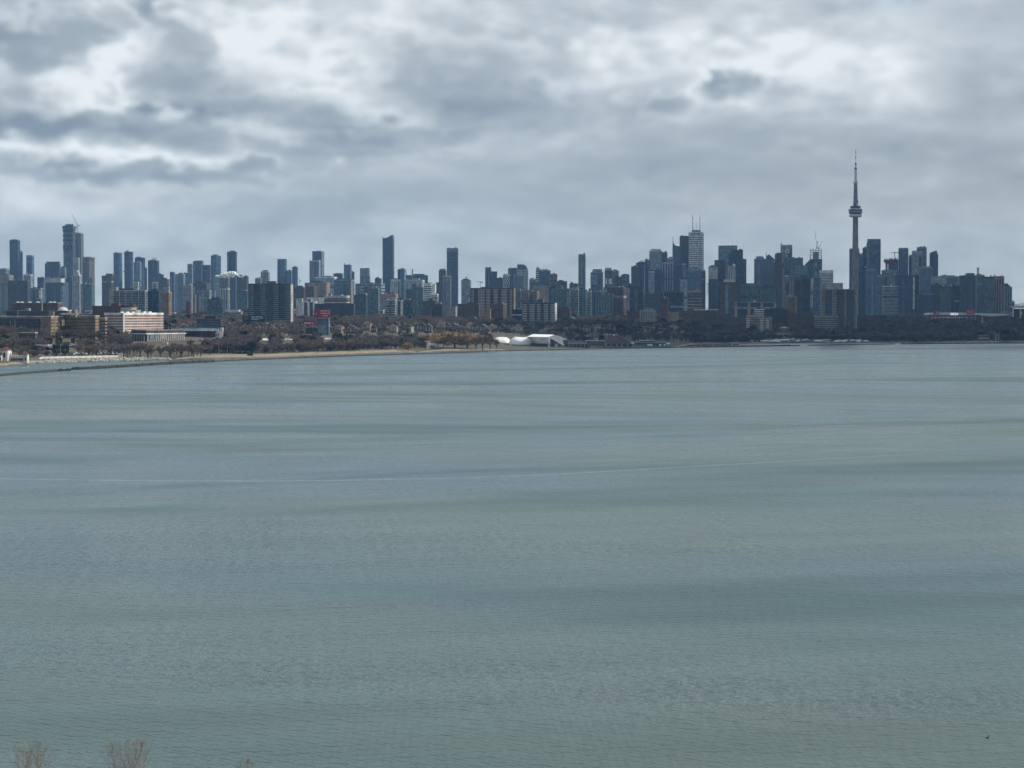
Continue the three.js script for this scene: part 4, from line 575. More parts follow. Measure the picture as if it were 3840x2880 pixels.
// ---------------------------------------------------------------- special towers
{ // supertall under construction with braces
  const D = 8700, P = onGround(262, D), b = P.y - 2, m = mpp(D), Y = (py) => yAt(py, D) - b, X = (px) => (px - 262) * m, o = thing('unfinished_tower', 'very tall unfinished braced tower with dark jacket belt and ragged round top', 'tower', new THREE.Vector3(P.x, b, P.z), GRID);
  new Geo().box(0, 0, 0, 30 * m, Y(856), 30 * m).build('core', MAT.smoke, o);
  const s = new Geo(); for (let y = 4; y < Y(852); y += 4) s.box(0, y, 0, 33 * m, .9, 33 * m); s.build('floor_slabs', MAT.lite, o, 'stuff');
  const c = new Geo(); for (const i of [-1, -.33, .33, 1]) for (const j of [-1, 1]) { c.box(i * 16.5 * m, 0, j * 16.5 * m, 2.6, Y(860), 2.6); c.box(j * 16.5 * m, 0, i * 16.5 * m, 2.6, Y(860), 2.6); } c.build('columns', MAT.slate, o, 'stuff');
  for (let k = 0; k < 4; k++) { const y0 = Y(1048 - k * 34), y1 = Y(1014 - k * 34), z = 17.6 * m; for (const q of [-1, 1]) new Geo().bar([-q * 16 * m, y0, z], [0, y1, z], 2.6).bar([q * 16 * m, y0, z], [0, y1, z], 2.6).build('brace', MAT.steel, o); }
  new Geo().box(-1 * m, Y(938), 0, 36 * m, Y(920) - Y(938), 37 * m).build('jacket_belt', MAT.dark, o);
  const bumps = new Geo(); seed = 4; for (const py of [852, 866, 884, 900]) for (let k = 0; k < 9; k++) bumps.box((k - 4) * 4.4 * m, Y(py) - 4, 16 * m, 4.5 * m, rr(4, 9), 6 * m); bumps.build('formwork_boxes', MAT.dark, o, 'stuff');
  new Geo().box(0, Y(860), 0, 41 * m, Y(848) - Y(860), 40 * m).build('crown_platform', MAT.slate, o);
  add('crown_dome', new THREE.SphereGeometry(10 * m, 16, 8, 0, 6.3, 0, 1.57).translate(0, Y(849), 0), MAT.dark, o); new Geo().box(-12 * m, Y(848), 0, 6 * m, 7, 8).box(13 * m, Y(848), 3, 5 * m, 8, 8).build('hoist_boxes', MAT.dark, o);
}
{ // white banded bank tower
  const D = 7900, f = footprint(2584, 2641, D, 2635, GRID, 1), b = elev(f.x, f.z) - 2, h = yAt(872, D) - b, o = thing('bank_tower', 'tallest white banded bank tower with twin rooftop antennas', 'tower', new THREE.Vector3(f.x, b, f.z - 25), GRID), w = f.w, d = Math.max(f.d, w * .85), m = mpp(D);
  new Geo().box(0, 0, 0, w - 1, h, d - 1).build('glazing', MAT.black, o);
  const g = new Geo(); for (let y = 4; y < h - 14; y += 7.4) g.box(0, y, 0, w, 4.6, d - .2); g.build('floor_bands', MAT.white, o, 'stuff');
  new Geo().box(0, h - 14, 0, w, 14.4, d - .2).build('top_panel', MAT.white, o);
  for (const i of [-1, 1]) for (const j of [-1, 1]) new Geo().box(i * (w / 2 - 1), 0, j * (d / 2 - 1), 3, h + .6, 3).build('corner_pier', MAT.lite, o);
  new Geo().box(0, h, 0, w * .6, 9, d * .6).build('roof_plant', MAT.grey, o);
  for (const [px, py, t] of [[2599, 805, 2.6], [2626, 807, 2.4], [2612, 830, 1.1]]) { const x = (px - 2612.5) * m, q = new Geo().bar([x, h + 8, 0], [x, yAt(py, D) - b, 0], t, t * .55).build('antenna_mast', MAT.metal, o); for (let k = 1; k < 4; k++) piece('antenna_ring', MAT.redp, q, x, h + (yAt(py, D) - b - h) * k / 4, 0, t * 1.3, 3, t * 1.3); }
  const font = await new FontLoader().loadAsync('fonts/droid/droid_sans_bold.typeface.json'); M.font = font;
  const tg = new TextGeometry('BMO', { font, size: 7, depth: .5, curveSegments: 3 }); tg.translate(-w / 2 + 7, h - 10, d / 2); add('sign_letters', tg, MAT.navyw, o);
  add('sign_roundel', new THREE.CylinderGeometry(4.2, 4.2, .5, 20).rotateX(Math.PI / 2).translate(-w / 2 + 34, h - 6.5, d / 2 + .15), MAT.redp, o);
}
{ // white diamond lattice tower
  const D = 7000, f = footprint(1885, 1914, D, undefined, GRID, .9), b = elev(f.x, f.z) - 2, h = yAt(1032, D) - b, o = thing('lattice_tower', 'white tower wrapped in a bold diamond lattice', 'tower', new THREE.Vector3(f.x, b, f.z - 10), GRID), { w, d } = f;
  new Geo().box(0, 0, 0, w - 1.4, h, d - 1.4).build('glazing', MAT.slate, o); new Geo().box(0, h - 3, 0, w, 5, d).build('parapet', MAT.white, o); new Geo().box(0, h + 2, 0, w * .7, 2.4, d * .7).build('roof_plant', MAT.lite, o);
  const n = 3, cw = w / n, ch = cw * 2.1; for (let y = h - 3, r = 0; y > 0; y -= ch, r++) for (let i = 0; i < n; i++) { const x = -w / 2 + i * cw, z = d / 2 - .5, yb = Math.max(0, y - ch), ym = (y + yb) / 2; const l = new Geo(); l.bar([x, ym, z], [x + cw / 2, y, z], 1.3).bar([x + cw, ym, z], [x + cw / 2, y, z], 1.3).bar([x, ym, z], [x + cw / 2, yb, z], 1.3).bar([x + cw, ym, z], [x + cw / 2, yb, z], 1.3); l.build('lattice_diamond', MAT.white, o); }
}
{ // tower with triangular facets, top storeys still a bare frame
  const D = 6900, f = footprint(3038, 3085, D, undefined, GRID, .9), b = elev(f.x, f.z) - 2, m = mpp(D), Y = (py) => yAt(py, D) - b, o = thing('faceted_tower', 'glass tower with folded triangle facets and an unfinished pale frame on top', 'tower', new THREE.Vector3(f.x, b, f.z - 18), GRID), { w, d } = f;
  new Geo().box(0, 0, 0, w, Y(972), d).build('glazing', MAT.navy, o);
  for (let r = 0; r < 4; r++) for (const s of [0, 1]) { const y1 = Y(978 + r * 34), y0 = Y(978 + (r + 1) * 34), ym = (y0 + y1) / 2, z = d / 2 + .15, e = 3.2; if (s) { for (const q of [-1, 1]) { const a = [q * w * .02, ym, z], bq = [q * w * .42, y0, z], c = [q * w * .42, ym, z], k = [q * w * .3, (ym * 2 + y0) / 3, z + e]; const G = new Geo(); for (const [A, B] of [[a, c], [c, bq], [bq, a]]) q > 0 ? G.tri(B, A, k) : G.tri(A, B, k); G.build('triangle_facet', MAT.blue, o); } } else { const a = [-w * .26, y0 + (y1 - y0) * .1, z], bq = [w * .26, y0 + (y1 - y0) * .1, z], c = [0, y1, z], k = [0, y0 + (y1 - y0) * .4, z + e]; new Geo().tri(a, bq, k).tri(bq, c, k).tri(c, a, k).build('triangle_facet', MAT.steel, o); } }
  const fr = new Geo(); for (let y = Y(972), k = 0; y < Y(934); y += 5.5, k++) fr.box(0, y, 0, w * (k < 3 ? 1.03 : .9), .9, d * .92); for (const i of [-1, -.5, 0, .5, 1]) for (const j of [-1, 1]) fr.box(i * w * .43, Y(972), j * d * .43, 1.6, Y(932) - Y(972), 1.6); fr.build('open_frame', MAT.lite, o, 'stuff'); new Geo().box(0, Y(972), 0, w * .45, Y(945) - Y(972), d * .45).build('core', MAT.tan, o);
  new Geo().prism([[-w / 2 - 22 * m, 0], [-w / 2 - .2, 0], [-w / 2 - .2, Y(974)], [-w / 2 - 22 * m, Y(997)]], -d * .45, d * .4).build('sloped_wing', MAT.blue, o);
}
{ // tower with red construction jacket
  const D = 6950, f = footprint(3322, 3362, D, undefined, GRID, .9), b = elev(f.x, f.z) - 2, m = mpp(D), Y = (py) => yAt(py, D) - b, o = thing('unfinished_tower', 'unfinished tower with a red mesh jacket round its flared top', 'tower', new THREE.Vector3(f.x, b, f.z - 15), GRID), { w, d } = f;
  new Geo().box(0, 0, 0, w - 1, Y(986), d - 1).build('core', MAT.smoke, o); const s = new Geo(); for (let y = 4; y < Y(990); y += 3.6) s.box(0, y, 0, w, .8, d); s.build('floor_slabs', MAT.slate, o, 'stuff'); new Geo().box(-w * .3, 0, d / 2 + .3, 5, Y(990), 1.2).build('hoist_strip', MAT.white, o);
  M.redmesh = wall('red_safety_mesh', .21, .03, .035); new Geo().box(0, Y(986), 0, w * 1.2, Y(974) - Y(986), d * 1.2).build('red_jacket', M.redmesh, o); const fl = new Geo().box(0, Y(979), 0, w * 1.34, 3, d * 1.34); for (let k = 0; k < 9; k++) fl.box((k - 4) * w * .15, Y(974), d * .5, 2.4, rr(2, 7), 3); fl.build('flared_platform', MAT.plum, o);
}
{ // white square sign on the banded office
  const o = built.get('tall banded office with a white square sign near its roof'), f = footprint(2928, 2972, 7500, undefined, GRID, .85), h = o.userData.h; const g = new Geo(); for (const [x, y, w, hh] of [[-4.5, 0, 2.5, 12], [4.5, 0, 2.5, 12], [0, 10, 9, 2.5], [0, -1, 9, 2.5], [0, -6.5, 5, 2.6], [0, -12, 5, 3.5]]) g.box(x + 3, h - 24 + y, f.d / 2 + .5, w, hh, .8); g.build('square_sign', MAT.white, o);
  const dm = add('corner_dome', new THREE.CylinderGeometry(1.2, 3.2, 9, 10).translate(-f.w / 2 + 3.5, h + 5, f.d / 2 - 4), MAT.lite, o);
}
{ const o = built.get('blue banded block with a white strip and stacked white squares'), f = footprint(3040, 3079, 5000, undefined, GRID, .85), m = mpp(5000), y = (p) => yAt(p, 5000) - o.position.y; for (let k = 0; k < 4; k++) { const cx = (3044 - 3059.5) * m, yy = y(1115 + k * 13), g = new Geo(), z = f.d / 2 + 1.5; g.box(cx - 2.4, yy, z, 1.1, 6, .8).box(cx + 2.4, yy, z, 1.1, 6, .8).box(cx, yy + 4.9, z + .05, 5.8, 1.1, .8).box(cx, yy, z + .05, 5.8, 1.1, .8); g.build('square_letter', MAT.white, o); } }
// ---------------------------------------------------------------- chimneys and steam
function chimney(label, px, py, D, w, mat) { const P = onGround(px, D), b = P.y - 2, h = yAt(py, D) - b, r = w * mpp(D) / 2, o = thing('chimney_stack', label, 'chimney', new THREE.Vector3(P.x, b, P.z)); add('shaft', new THREE.CylinderGeometry(r * .85, r * 1.15, h, 18).translate(0, h / 2, 0), mat, o); add('rim', new THREE.CylinderGeometry(r * .98, r * .95, 2.2, 18).translate(0, h, 0), MAT.slate, o); return o; }
M.stack = wall('stack_concrete', .27, .25, .22);
chimney('slim concrete chimney with white steam drifting off', 805, 1037, 6300, 8.5, M.stack);
chimney('thin chimney on the roof of the broad green glass block', 1546.5, 1011, 7150, 5, MAT.tan);
chimney('beige brick chimney standing among hospital roofs', 1317, 1049, 5000, 9.5, wall('beige_stack', .33, .26, .19));
chimney('pale chimney stack rising between dark harbour towers', 3666.5, 1005, 5950, 9, MAT.lite);
{ seed = 31; M.steam = new THREE.MeshPhysicalMaterial({ name: 'steam', color: lin(.93, .94, .96), roughness: 1, transmission: .1, thickness: 0 });
  const gs = [], D = 6300, path = [[806, 1036, 2], [812, 1036.5, 3.5], [819, 1037, 5], [826, 1036, 5.5], [832, 1033, 7], [838, 1031, 7], [845, 1029, 8], [853, 1027, 8.5], [861, 1026, 9.5], [869, 1026, 9.5], [876, 1027, 9.5], [882, 1029, 7], [888, 1031, 4], [860, 1033, 8], [850, 1035, 6.5], [872, 1035, 6], [840, 1038, 5], [899, 1037, 3.5], [906, 1040, 3], [912, 1034, 3]];
  const o0 = at(850, 1036, D); for (const [x, y, r] of path) for (let k = 0; k < 3; k++) { const g = new THREE.IcosahedronGeometry(1, 3), p = g.attributes.position, c = at(x + rr(-3, 3), y + rr(-2, 2), D).sub(o0), q = r * mpp(D) * rr(.5, .9), s = R() * 50; for (let i = 0; i < p.count; i++) { const v = new THREE.Vector3().fromBufferAttribute(p, i), kk = q * (1 + .55 * fbm(v.x * 1.7 + s, v.y * 1.7, v.z * 1.7, 3)); p.setXYZ(i, c.x + v.x * kk, c.y + v.y * kk * 1.05, c.z + v.z * kk + rr(0, .1)); } g.computeVertexNormals(); gs.push(g); }
  const o = add('steam_plume', mergeGeometries(gs), M.steam, scene, 'stuff'); o.position.copy(o0); o.userData = { kind: 'stuff', label: 'white puff of steam drifting from the slim concrete chimney', category: 'steam' }; }

// ---------------------------------------------------------------- balcony slabs nearer by: every balcony is a piece
function slab(label, x0, x1, c, ytop, D, wm, pm, gm, bays, fh, pent = [], endMat) {
  if (Math.atan((x0 + x1 - 3840) / 2 / F) + GRID > 0) c = undefined; seed = x0; const f = footprint(x0, x1, D, c, GRID, .25), { w } = f, d = Math.max(14, Math.min(f.d, 34)), b = elev(f.x, f.z) - 3, h = yAt(ytop, D) - b, m = mpp(D), o = thing('apartment_slab', label, 'apartments', new THREE.Vector3(f.x, b, f.z - d / 2), GRID), lx = (p) => (p - (x0 + (c ?? x1)) / 2) * m, W = MAT[wm], n = Math.floor(h / fh);
  new Geo().box(0, 0, -.6, w - .6, h, d - 3).build('glazing', MAT[gm], o);
  const zones = []; let e = -w / 2; for (const [p, q] of bays) { const a = clamp(lx(p), -w / 2, w / 2), z = clamp(lx(q), -w / 2, w / 2); if (a - e > .5) zones.push([e, a]); e = z; } if (w / 2 - e > .5) zones.push([e, w / 2]);
  const g = new Geo(); for (const [a, z] of zones) { g.box(a + .35, 0, d / 2 - 1, .7, h, 2); g.box(z - .35, 0, d / 2 - 1, .7, h, 2); for (let k = 1; k <= n; k++) g.box((a + z) / 2, h - k * fh, d / 2 - 1.03, z - a - .1, fh * .52, 1.9); } g.build('wall_bands', W, o, 'stuff');
  for (const [p, q] of bays) { const a = clamp(lx(p), -w / 2, w / 2), z = clamp(lx(q), -w / 2, w / 2); for (let k = 1; k <= n; k++) if (h - k * fh > 6) piece('balcony', MAT[pm], o, (a + z) / 2, h - k * fh - .2, d / 2 - .3, z - a, fh * .42, 2.2); }
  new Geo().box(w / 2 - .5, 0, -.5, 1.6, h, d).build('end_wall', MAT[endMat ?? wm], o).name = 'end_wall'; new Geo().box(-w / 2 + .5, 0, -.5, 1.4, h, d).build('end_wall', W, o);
  for (let k = 1; k <= n; k++) if (h - k * fh > 6) for (const z of [-.18, .22]) piece('end_window', MAT.smoke, o, w / 2 + .28, h - k * fh + .6, z * d, .14, fh * .45, d * .2);
  new Geo().box(0, h, -.5, w + .6, 1.1, d + .2).build('parapet', W, o); for (const [p, q, y] of pent) new Geo().box(lx((p + q) / 2), h + 1.1, -2, (q - p) * m, yAt(y, D) - b - h - 1.1, d * .5).build('penthouse', W, o);
  return o;
}
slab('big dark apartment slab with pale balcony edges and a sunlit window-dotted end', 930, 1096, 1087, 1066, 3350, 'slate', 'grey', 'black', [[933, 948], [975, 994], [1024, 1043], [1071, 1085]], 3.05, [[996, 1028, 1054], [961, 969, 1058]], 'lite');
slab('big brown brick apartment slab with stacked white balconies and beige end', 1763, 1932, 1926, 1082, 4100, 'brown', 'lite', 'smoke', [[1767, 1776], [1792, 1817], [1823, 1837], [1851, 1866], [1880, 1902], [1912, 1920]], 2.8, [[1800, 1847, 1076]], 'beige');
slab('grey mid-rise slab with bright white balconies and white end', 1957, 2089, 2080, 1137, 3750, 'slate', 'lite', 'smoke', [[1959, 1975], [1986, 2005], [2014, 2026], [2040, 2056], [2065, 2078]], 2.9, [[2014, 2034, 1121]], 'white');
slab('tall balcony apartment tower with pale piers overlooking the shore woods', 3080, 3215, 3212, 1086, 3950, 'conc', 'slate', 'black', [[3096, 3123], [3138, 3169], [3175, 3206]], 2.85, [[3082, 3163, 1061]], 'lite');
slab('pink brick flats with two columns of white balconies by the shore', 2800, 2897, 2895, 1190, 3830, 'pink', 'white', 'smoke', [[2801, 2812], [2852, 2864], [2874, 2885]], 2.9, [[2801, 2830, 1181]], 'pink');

// ---------------------------------------------------------------- the hospital and its neighbours
function blk(name, x0, c, x1, ytop, D, mat, parent, P0, o = {}) {   // one wing; front from x0 to c, sunny flank from c to x1
  const turn = o.turn ?? GRID, f = footprint(x0, x1, D, c, turn, .5), { w } = f, d = o.d ?? f.d, m = mpp(D), mx = xAt(x0, D), rel = turn;
  const b = o.base ?? elev(xAt(c, D), -D) - 2, h = yAt(ytop, D) - b, cx = xAt(c, D), cz = -D;                                     // the near corner stands at column c
  const g = new Geo().box(0, 0, 0, w, h, d).build(name, mat, parent); const co = Math.cos(turn), si = Math.sin(turn); g.position.set(cx - (w / 2 * co + d / 2 * si) - P0.x, b - P0.y, cz - (-w / 2 * si + d / 2 * co) - P0.z); g.rotation.y = turn; g.userData.w = w; g.userData.h = h; g.userData.d = d;
  const win = o.win; if (win) { const fl = Math.floor((h - 3) / win.fh); for (let k = 0; k < fl; k++) { const y = h - win.top - (k + 1) * win.fh + win.fh * .35; if (y < 3) break; for (const [face, L, n] of [['f', w, win.n], ['s', d, win.ns]]) for (let i = 0; i < n; i++) { if (win.skip && win.skip(face, i, k)) continue; const q = (i + .5) / n * L - L / 2; if (face === 'f') piece('window', win.mat ?? MAT.smoke, g, q, y, d / 2 + .01, L / n * (win.wf ?? .5), win.fh * .48, .24); else piece('window', win.mat ?? MAT.smoke, g, w / 2 + .01, y, -q, .24, win.fh * .48, L / n * (win.wf ?? .5)); } } }
  new Geo().box(0, h, 0, w + .7, o.cornice ?? .9, d + .7).build('cornice', o.cmat ?? MAT.lite, g);
  return g;
}
{ const D = -groundAt(191, 1270).z, P0 = onGround(191, D), o = thing('hospital', 'large beige brick hospital with a long shaded wing and one sunlit corner', 'hospital', P0);
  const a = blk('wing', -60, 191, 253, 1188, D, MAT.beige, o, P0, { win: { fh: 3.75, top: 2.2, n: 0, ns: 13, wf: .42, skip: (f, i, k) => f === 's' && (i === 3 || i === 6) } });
  { const { w, h, d } = a.userData, cw = new Geo().box(-6, 4, d / 2 + .5, w - 14, h - 7, .9).build('shade_glazing', MAT.black, a); for (let k = 0; k < 24; k++) piece('mullion', k === 11 || k === 13 ? MAT.lite : MAT.navyw, cw, -w / 2 + 2 + k * (w - 16) / 23, 4, d / 2 + 1, .35, h - 7, .25); for (let k = 0; k < 6; k++) piece('transom', MAT.navyw, cw, -6, 6 + k * 3.75, d / 2 + .98, w - 14, .9, .2); }  // near-black glazed sheet paints the deep shade on this brick front
  const w2 = blk('wing', 236, 357, 373, 1186, D + 46, MAT.beige, o, P0, { win: { fh: 3.75, top: 2, n: 15, ns: 4, wf: .42 } });
  const w3 = blk('stair_tower', 372, 394, 401, 1194, D + 30, MAT.beige, o, P0, { win: { fh: 3.75, top: 2, n: 3, ns: 2, wf: .85, mat: MAT.black } });
  blk('mechanical_floor', 27, 183, 190, 1167, D + 25, MAT.dark, o, P0, { base: P0.y + a.userData.h - 1.4, cornice: .5, cmat: MAT.slate, d: 22 }); blk('mechanical_floor', 200, 248, 260, 1166, D + 40, MAT.slate, o, P0, { base: P0.y + a.userData.h - 1.4, cornice: .5, d: 20 });
  const rs = [[183, 201, 1169, 'beige'], [249, 260, 1166, 'tan'], [278, 284, 1160, 'tan'], [97, 110, 1156, 'conc'], [65, 98, 1163, 'steel']]; for (const [x, X, y, mt] of rs) { const w = (X - x) * mpp(D), c = xAt((x + X) / 2, D + 30) - P0.x, h0 = a.userData.h - 2.6; new Geo().box(c, h0, -34, w, yAt(y, D) - P0.y - h0, 9).build('roof_box', MAT[mt], o); }
  const dm = new THREE.SphereGeometry(6, 20, 8, 0, 6.3, 0, 1.57); dm.scale(1, .75, 1); dm.translate(xAt(210, D) - P0.x, a.userData.h + 5, -40); add('roof_dome', dm, MAT.roofl, o);
  for (let k = 0; k < 7; k++) { const x = xAt(212 + k * 9 + rr(-3, 3), D) - P0.x; piece('roof_unit', MAT.roofl, o, x, a.userData.h + .6, -22 - rr(0, 8), rr(2, 4), rr(1, 2), rr(2, 4)); }
  const st = [[157, 1131]]; for (const [x, y] of st) { const h0 = a.userData.h - 3, hh = yAt(y, D + 60) - P0.y - h0; add('boiler_chimney', new THREE.CylinderGeometry(.95, 1.15, hh, 14).translate(xAt(x, D + 60) - P0.x, h0 + hh / 2, -60), MAT.beige, o); }
}
{ const D = -groundAt(463, 1262).z, P0 = onGround(463, D), turn = GRID - .5, o = thing('ward_building', 'pink brick ward building ringed by white floor bands, one side shaded', 'building', P0);
  const b = blk('wing', 392, 463, 612, 1181, D, MAT.pink, o, P0, { turn, win: { fh: 3.3, top: 2, n: 10, ns: 17, wf: .42, mat: MAT.black }, cornice: 2.6, cmat: MAT.white }), { w, h, d } = b.userData; for (let y = h - 3.5, k = 0; y > 2; y -= 3.3, k++) piece('floor_band', MAT.white, b, 0, y - .05, 0, w + .5, .85, d + .5);
  piece('corner_pier', MAT.white, b, w / 2, 0, d / 2, 1.6, h, 1.6); new Geo().box(-w * .28, h + 2.6, 0, w * .55, 6.5, 10).build('penthouse', MAT.conc, b); new Geo().box(w * .12, h + 2.6, 1, w * .3, 3.5, 8).build('penthouse', MAT.conc, b); for (let k = 0; k < 6; k++) piece('roof_unit', MAT.white, b, w * .2, h + 2.6, d * (.4 - k * .14), 3, rr(.9, 1.8), 4); }
{ const D = -groundAt(547, 1284).z, P0 = onGround(547, D), turn = GRID - .5, o = thing('colonnaded_hall', 'low brown hall with a row of pale columns and three hanging banners', 'building', P0);
  const b = blk('hall', 492, 547, 690, 1240, D, MAT.brown, o, P0, { turn, cornice: .8, cmat: MAT.tan }), { w, h, d } = b.userData; for (let k = 0; k < 19; k++) piece('column', MAT.lite, b, w / 2 + 1.2, 1, d / 2 - (k + .5) * d / 19, .9, h - 5, 1.1); for (let k = 0; k < 6; k++) piece('column', MAT.conc, b, w / 2 - (k + .5) * w / 6, 1, d / 2 + 1.2, 1, h - 5, .9); new Geo().box(0, h - 4.2, 0, w + 3.6, 1.1, d + 3.6).build('beam', MAT.white, b); new Geo().box(0, h - 3, 0, w + 1, 2.2, d + 1).build('frieze', MAT.dark, b); new Geo().box(0, 0, 0, w + 3.4, 1.6, d + 3.4).build('plinth', MAT.rust, b); for (const [q, m2] of [[.13, MAT.teal], [.42, MAT.tan], [.73, MAT.beige]]) piece('banner', m2, b, w / 2 + 1.9, h * .35, d / 2 - d * q, .15, h * .36, d * .11); }
{ const D = -groundAt(800, 1266).z, P0 = onGround(800, D), o = thing('showroom', 'low showroom under a wide white-edged canopy with a white corner tower', 'building', P0), m = mpp(D), X = (p) => xAt(p, D) - P0.x, Y = (y) => yAt(y, D) - P0.y; new Geo().box(X(745), 0, -12, 130 * m, Y(1241), 22).build('glazing', MAT.black, o); new Geo().box(X(746), Y(1241), -10, 150 * m, Y(1236) - Y(1241), 34).build('canopy', MAT.white, o); new Geo().box(X(735), Y(1236), -14, 190 * m, 1.7, 26).build('roof', MAT.steel, o); new Geo().box(X(820), 0, 2, 18 * m, Y(1241), 8).build('white_bay', MAT.white, o); new Geo().box(X(833), 0, 3, 8 * m, Y(1228), 5).build('corner_tower', MAT.white, o); for (const p of [700, 755, 790]) piece('brick_pier', MAT.rust, o, X(p), 0, 0, 4, Y(1242), 3); for (const p of [815, 821]) piece('window', MAT.black, o, X(p), 2, 6.1, 1.2, 3, .2); }
{ const D = 2800, P0 = onGround(790, D), o = thing('office_block', 'small dark office with stacked cream end panels above the showroom', 'building', P0), m = mpp(D), X = (p) => xAt(p, D) - P0.x, Y = (y) => yAt(y, D) - P0.y; new Geo().box(X(782), -2, -8, 92 * m, Y(1195) + 2, 16).build('wall', MAT.slate, o); for (const y of [1196, 1206, 1216]) { piece('end_panel', MAT.beige, o, X(837), Y(y + 4), .2, 19 * m, 4.6 * m + .1, .8); piece('window_strip', MAT.black, o, X(782), Y(y + 6), .1, 88 * m, 1.1, .3); } new Geo().box(X(788), Y(1195), -8, 40 * m, 3.6, 8).build('roof_plant', MAT.dark, o); for (let k = 0; k < 7; k++) piece('roof_pipe', MAT.lite, o, X(770 + k * 6), Y(1195), -5, .4, rr(3, 5.4), .4); new Geo().box(X(838), -2, -3, 19 * m, Y(1222) + 2, 7).build('brick_base', MAT.rust, o); }
{ const D = 3050, P0 = onGround(455, D), o = thing('brick_flats', 'long low red brick flats with a red roof box behind the ward building', 'apartments', P0), b = blk('wing', 348, 494, 532, 1149, D, MAT.rust, o, P0, { win: { fh: 3.2, top: 1.2, n: 14, ns: 5, wf: .5 }, d: 28, cmat: MAT.brown }), { w, h, d } = b.userData; new Geo().box(w * .02, h, 0, 11, 4.6, 8).build('roof_box', MAT.rust, b); new Geo().box(w * .46, h, 6, 7, 3.2, 8).build('roof_box', MAT.rust, b); }
{ const D = 3300, P0 = onGround(140, D), o = thing('brick_flats', 'long low flats with domed roof vents behind the hospital', 'apartments', P0), b = blk('wing', 50, 217, 227, 1137, D, MAT.brown, o, P0, { win: { fh: 3.2, top: 1.2, n: 22, ns: 3, wf: .45 }, d: 22, cmat: MAT.grey }), { w, h, d } = b.userData; for (const q of [-.42, -.33, -.16, .02, .3, .38]) { const g = new THREE.SphereGeometry(2.6, 12, 6, 0, 6.3, 0, 1.57); g.scale(1.3, .6, 1); g.translate(q * w, h + .9, 3); add('roof_vent', g, MAT.roofl, b); } }
{ const D = -groundAt(120, 1292).z, P0 = onGround(120, D), o = thing('brick_house', 'shaded brick annex with a pale end wall in front of the hospital', 'building', P0), b = blk('wing', 70, 131, 140, 1249, D, MAT.brown, o, P0, { win: { fh: 3.3, top: 1, n: 6, ns: 1, wf: .4 } }); blk('wing', 0, 74, 108, 1253, D + 30, MAT.tan, o, P0, { win: { fh: 3.4, top: 1.2, n: 8, ns: 3, wf: .4 }, cmat: MAT.beige }); }

// ---------------------------------------------------------------- bathing pavilion and the long white wall
M.stucco = wall('white_stucco', .62, .61, .57); M.tile = wall('red_clay_tile', .13, .05, .04); M.fabric = flat('white_membrane', .78, .78, .77, .6);
function hip(w, d, h, y, e = .8) { const g = new Geo(), a = w / 2 + e, b = d / 2 + e, r = Math.max(0, a - b), q = Math.max(0, b - a); const L = [-r, y + h, -q * 0], Rr = [r, y + h, 0]; const A = [-a, y, b], B = [a, y, b], C = [a, y, -b], Dd = [-a, y, -b]; g.quad(A, B, Rr, L).quad(C, Dd, L, Rr).tri(B, C, Rr).tri(Dd, A, L).quad(Dd, C, B, A); return g; }
function arch(w, h) { const s = new THREE.Shape(); s.moveTo(-w / 2, 0); s.lineTo(w / 2, 0); s.lineTo(w / 2, h - w / 2); s.absarc(0, h - w / 2, w / 2, 0, Math.PI); s.lineTo(-w / 2, 0); return new THREE.ExtrudeGeometry(s, { depth: .15, bevelEnabled: false, curveSegments: 8 }); }
{ const P0 = groundAt(30, 1354), D = -P0.z, o = thing('bathing_pavilion', 'white bathing pavilion with red tile roofs and an arcade of arches', 'pavilion', P0, GRID * 2.2), m = mpp(D), X = (p) => (p - 30) * m, Y = (y) => yAt(y, D) - P0.y;
  const t = new Geo().box(X(18), -2, 0, 34 * m, Y(1313) + 2, 34 * m).build('corner_block', M.stucco, o); hip(34 * m, 34 * m, Y(1300) - Y(1313), Y(1313)).build('roof', M.tile, t).position.x = X(18); add('arched_window', arch(2, 5.2).translate(X(23), Y(1341), 17 * m), MAT.black, t); add('arched_window', arch(1.8, 4.6).rotateY(Math.PI / 2).translate(X(35) + .05, Y(1341), -2), MAT.black, t);
  const t2 = new Geo().box(X(-6), -2, 4, 46 * m, Y(1330) + 2, 30 * m).build('front_block', M.stucco, o); hip(46 * m, 30 * m, 3, Y(1330)).build('roof', M.tile, t2).position.set(X(-6), 0, 4); for (const p of [-18, -8, 4, 12]) add('arched_window', arch(1.4, 2.8).translate(X(p), Y(1350), 4 + 15 * m), MAT.black, t2);
  const a = new Geo().box(X(67), -2, -2, 62 * m, Y(1335) + 2, 16 * m).build('arcade', M.stucco, o); for (let k = 0; k < 8; k++) add('arched_window', arch(1.3, 2.6).translate(X(44 + k * 6.4), Y(1352), -2 + 8 * m), MAT.black, a); new Geo().box(X(67), Y(1335), -2, 63 * m, .5, 17 * m).build('coping', MAT.white, a);
  const e = new Geo().box(X(104), -2, 0, 15 * m, Y(1328) + 2, 15 * m).build('end_block', M.stucco, o); hip(19 * m, 17 * m, Y(1318) - Y(1328), Y(1328), .7).build('roof', M.tile, e).position.x = X(102); add('arched_window', arch(1.5, 3).translate(X(104), Y(1352), 7.6 * m), MAT.black, e);
}
{ const A = groundAt(113, 1352), o = thing('garden_fence', 'grey-green board fence between pavilion and long white wall', 'fence', A); M.fence = wall('green_fence', .10, .125, .115); const B = groundAt(146, 1350).sub(A); for (let k = 0; k < 16; k++) { const q = B.clone().multiplyScalar((k + .5) / 16); piece('board', M.fence, o, q.x, -.8, q.z, B.length() / 16 - .04, 3.2, .12).rotation.y = Math.atan2(-B.z, B.x); } }
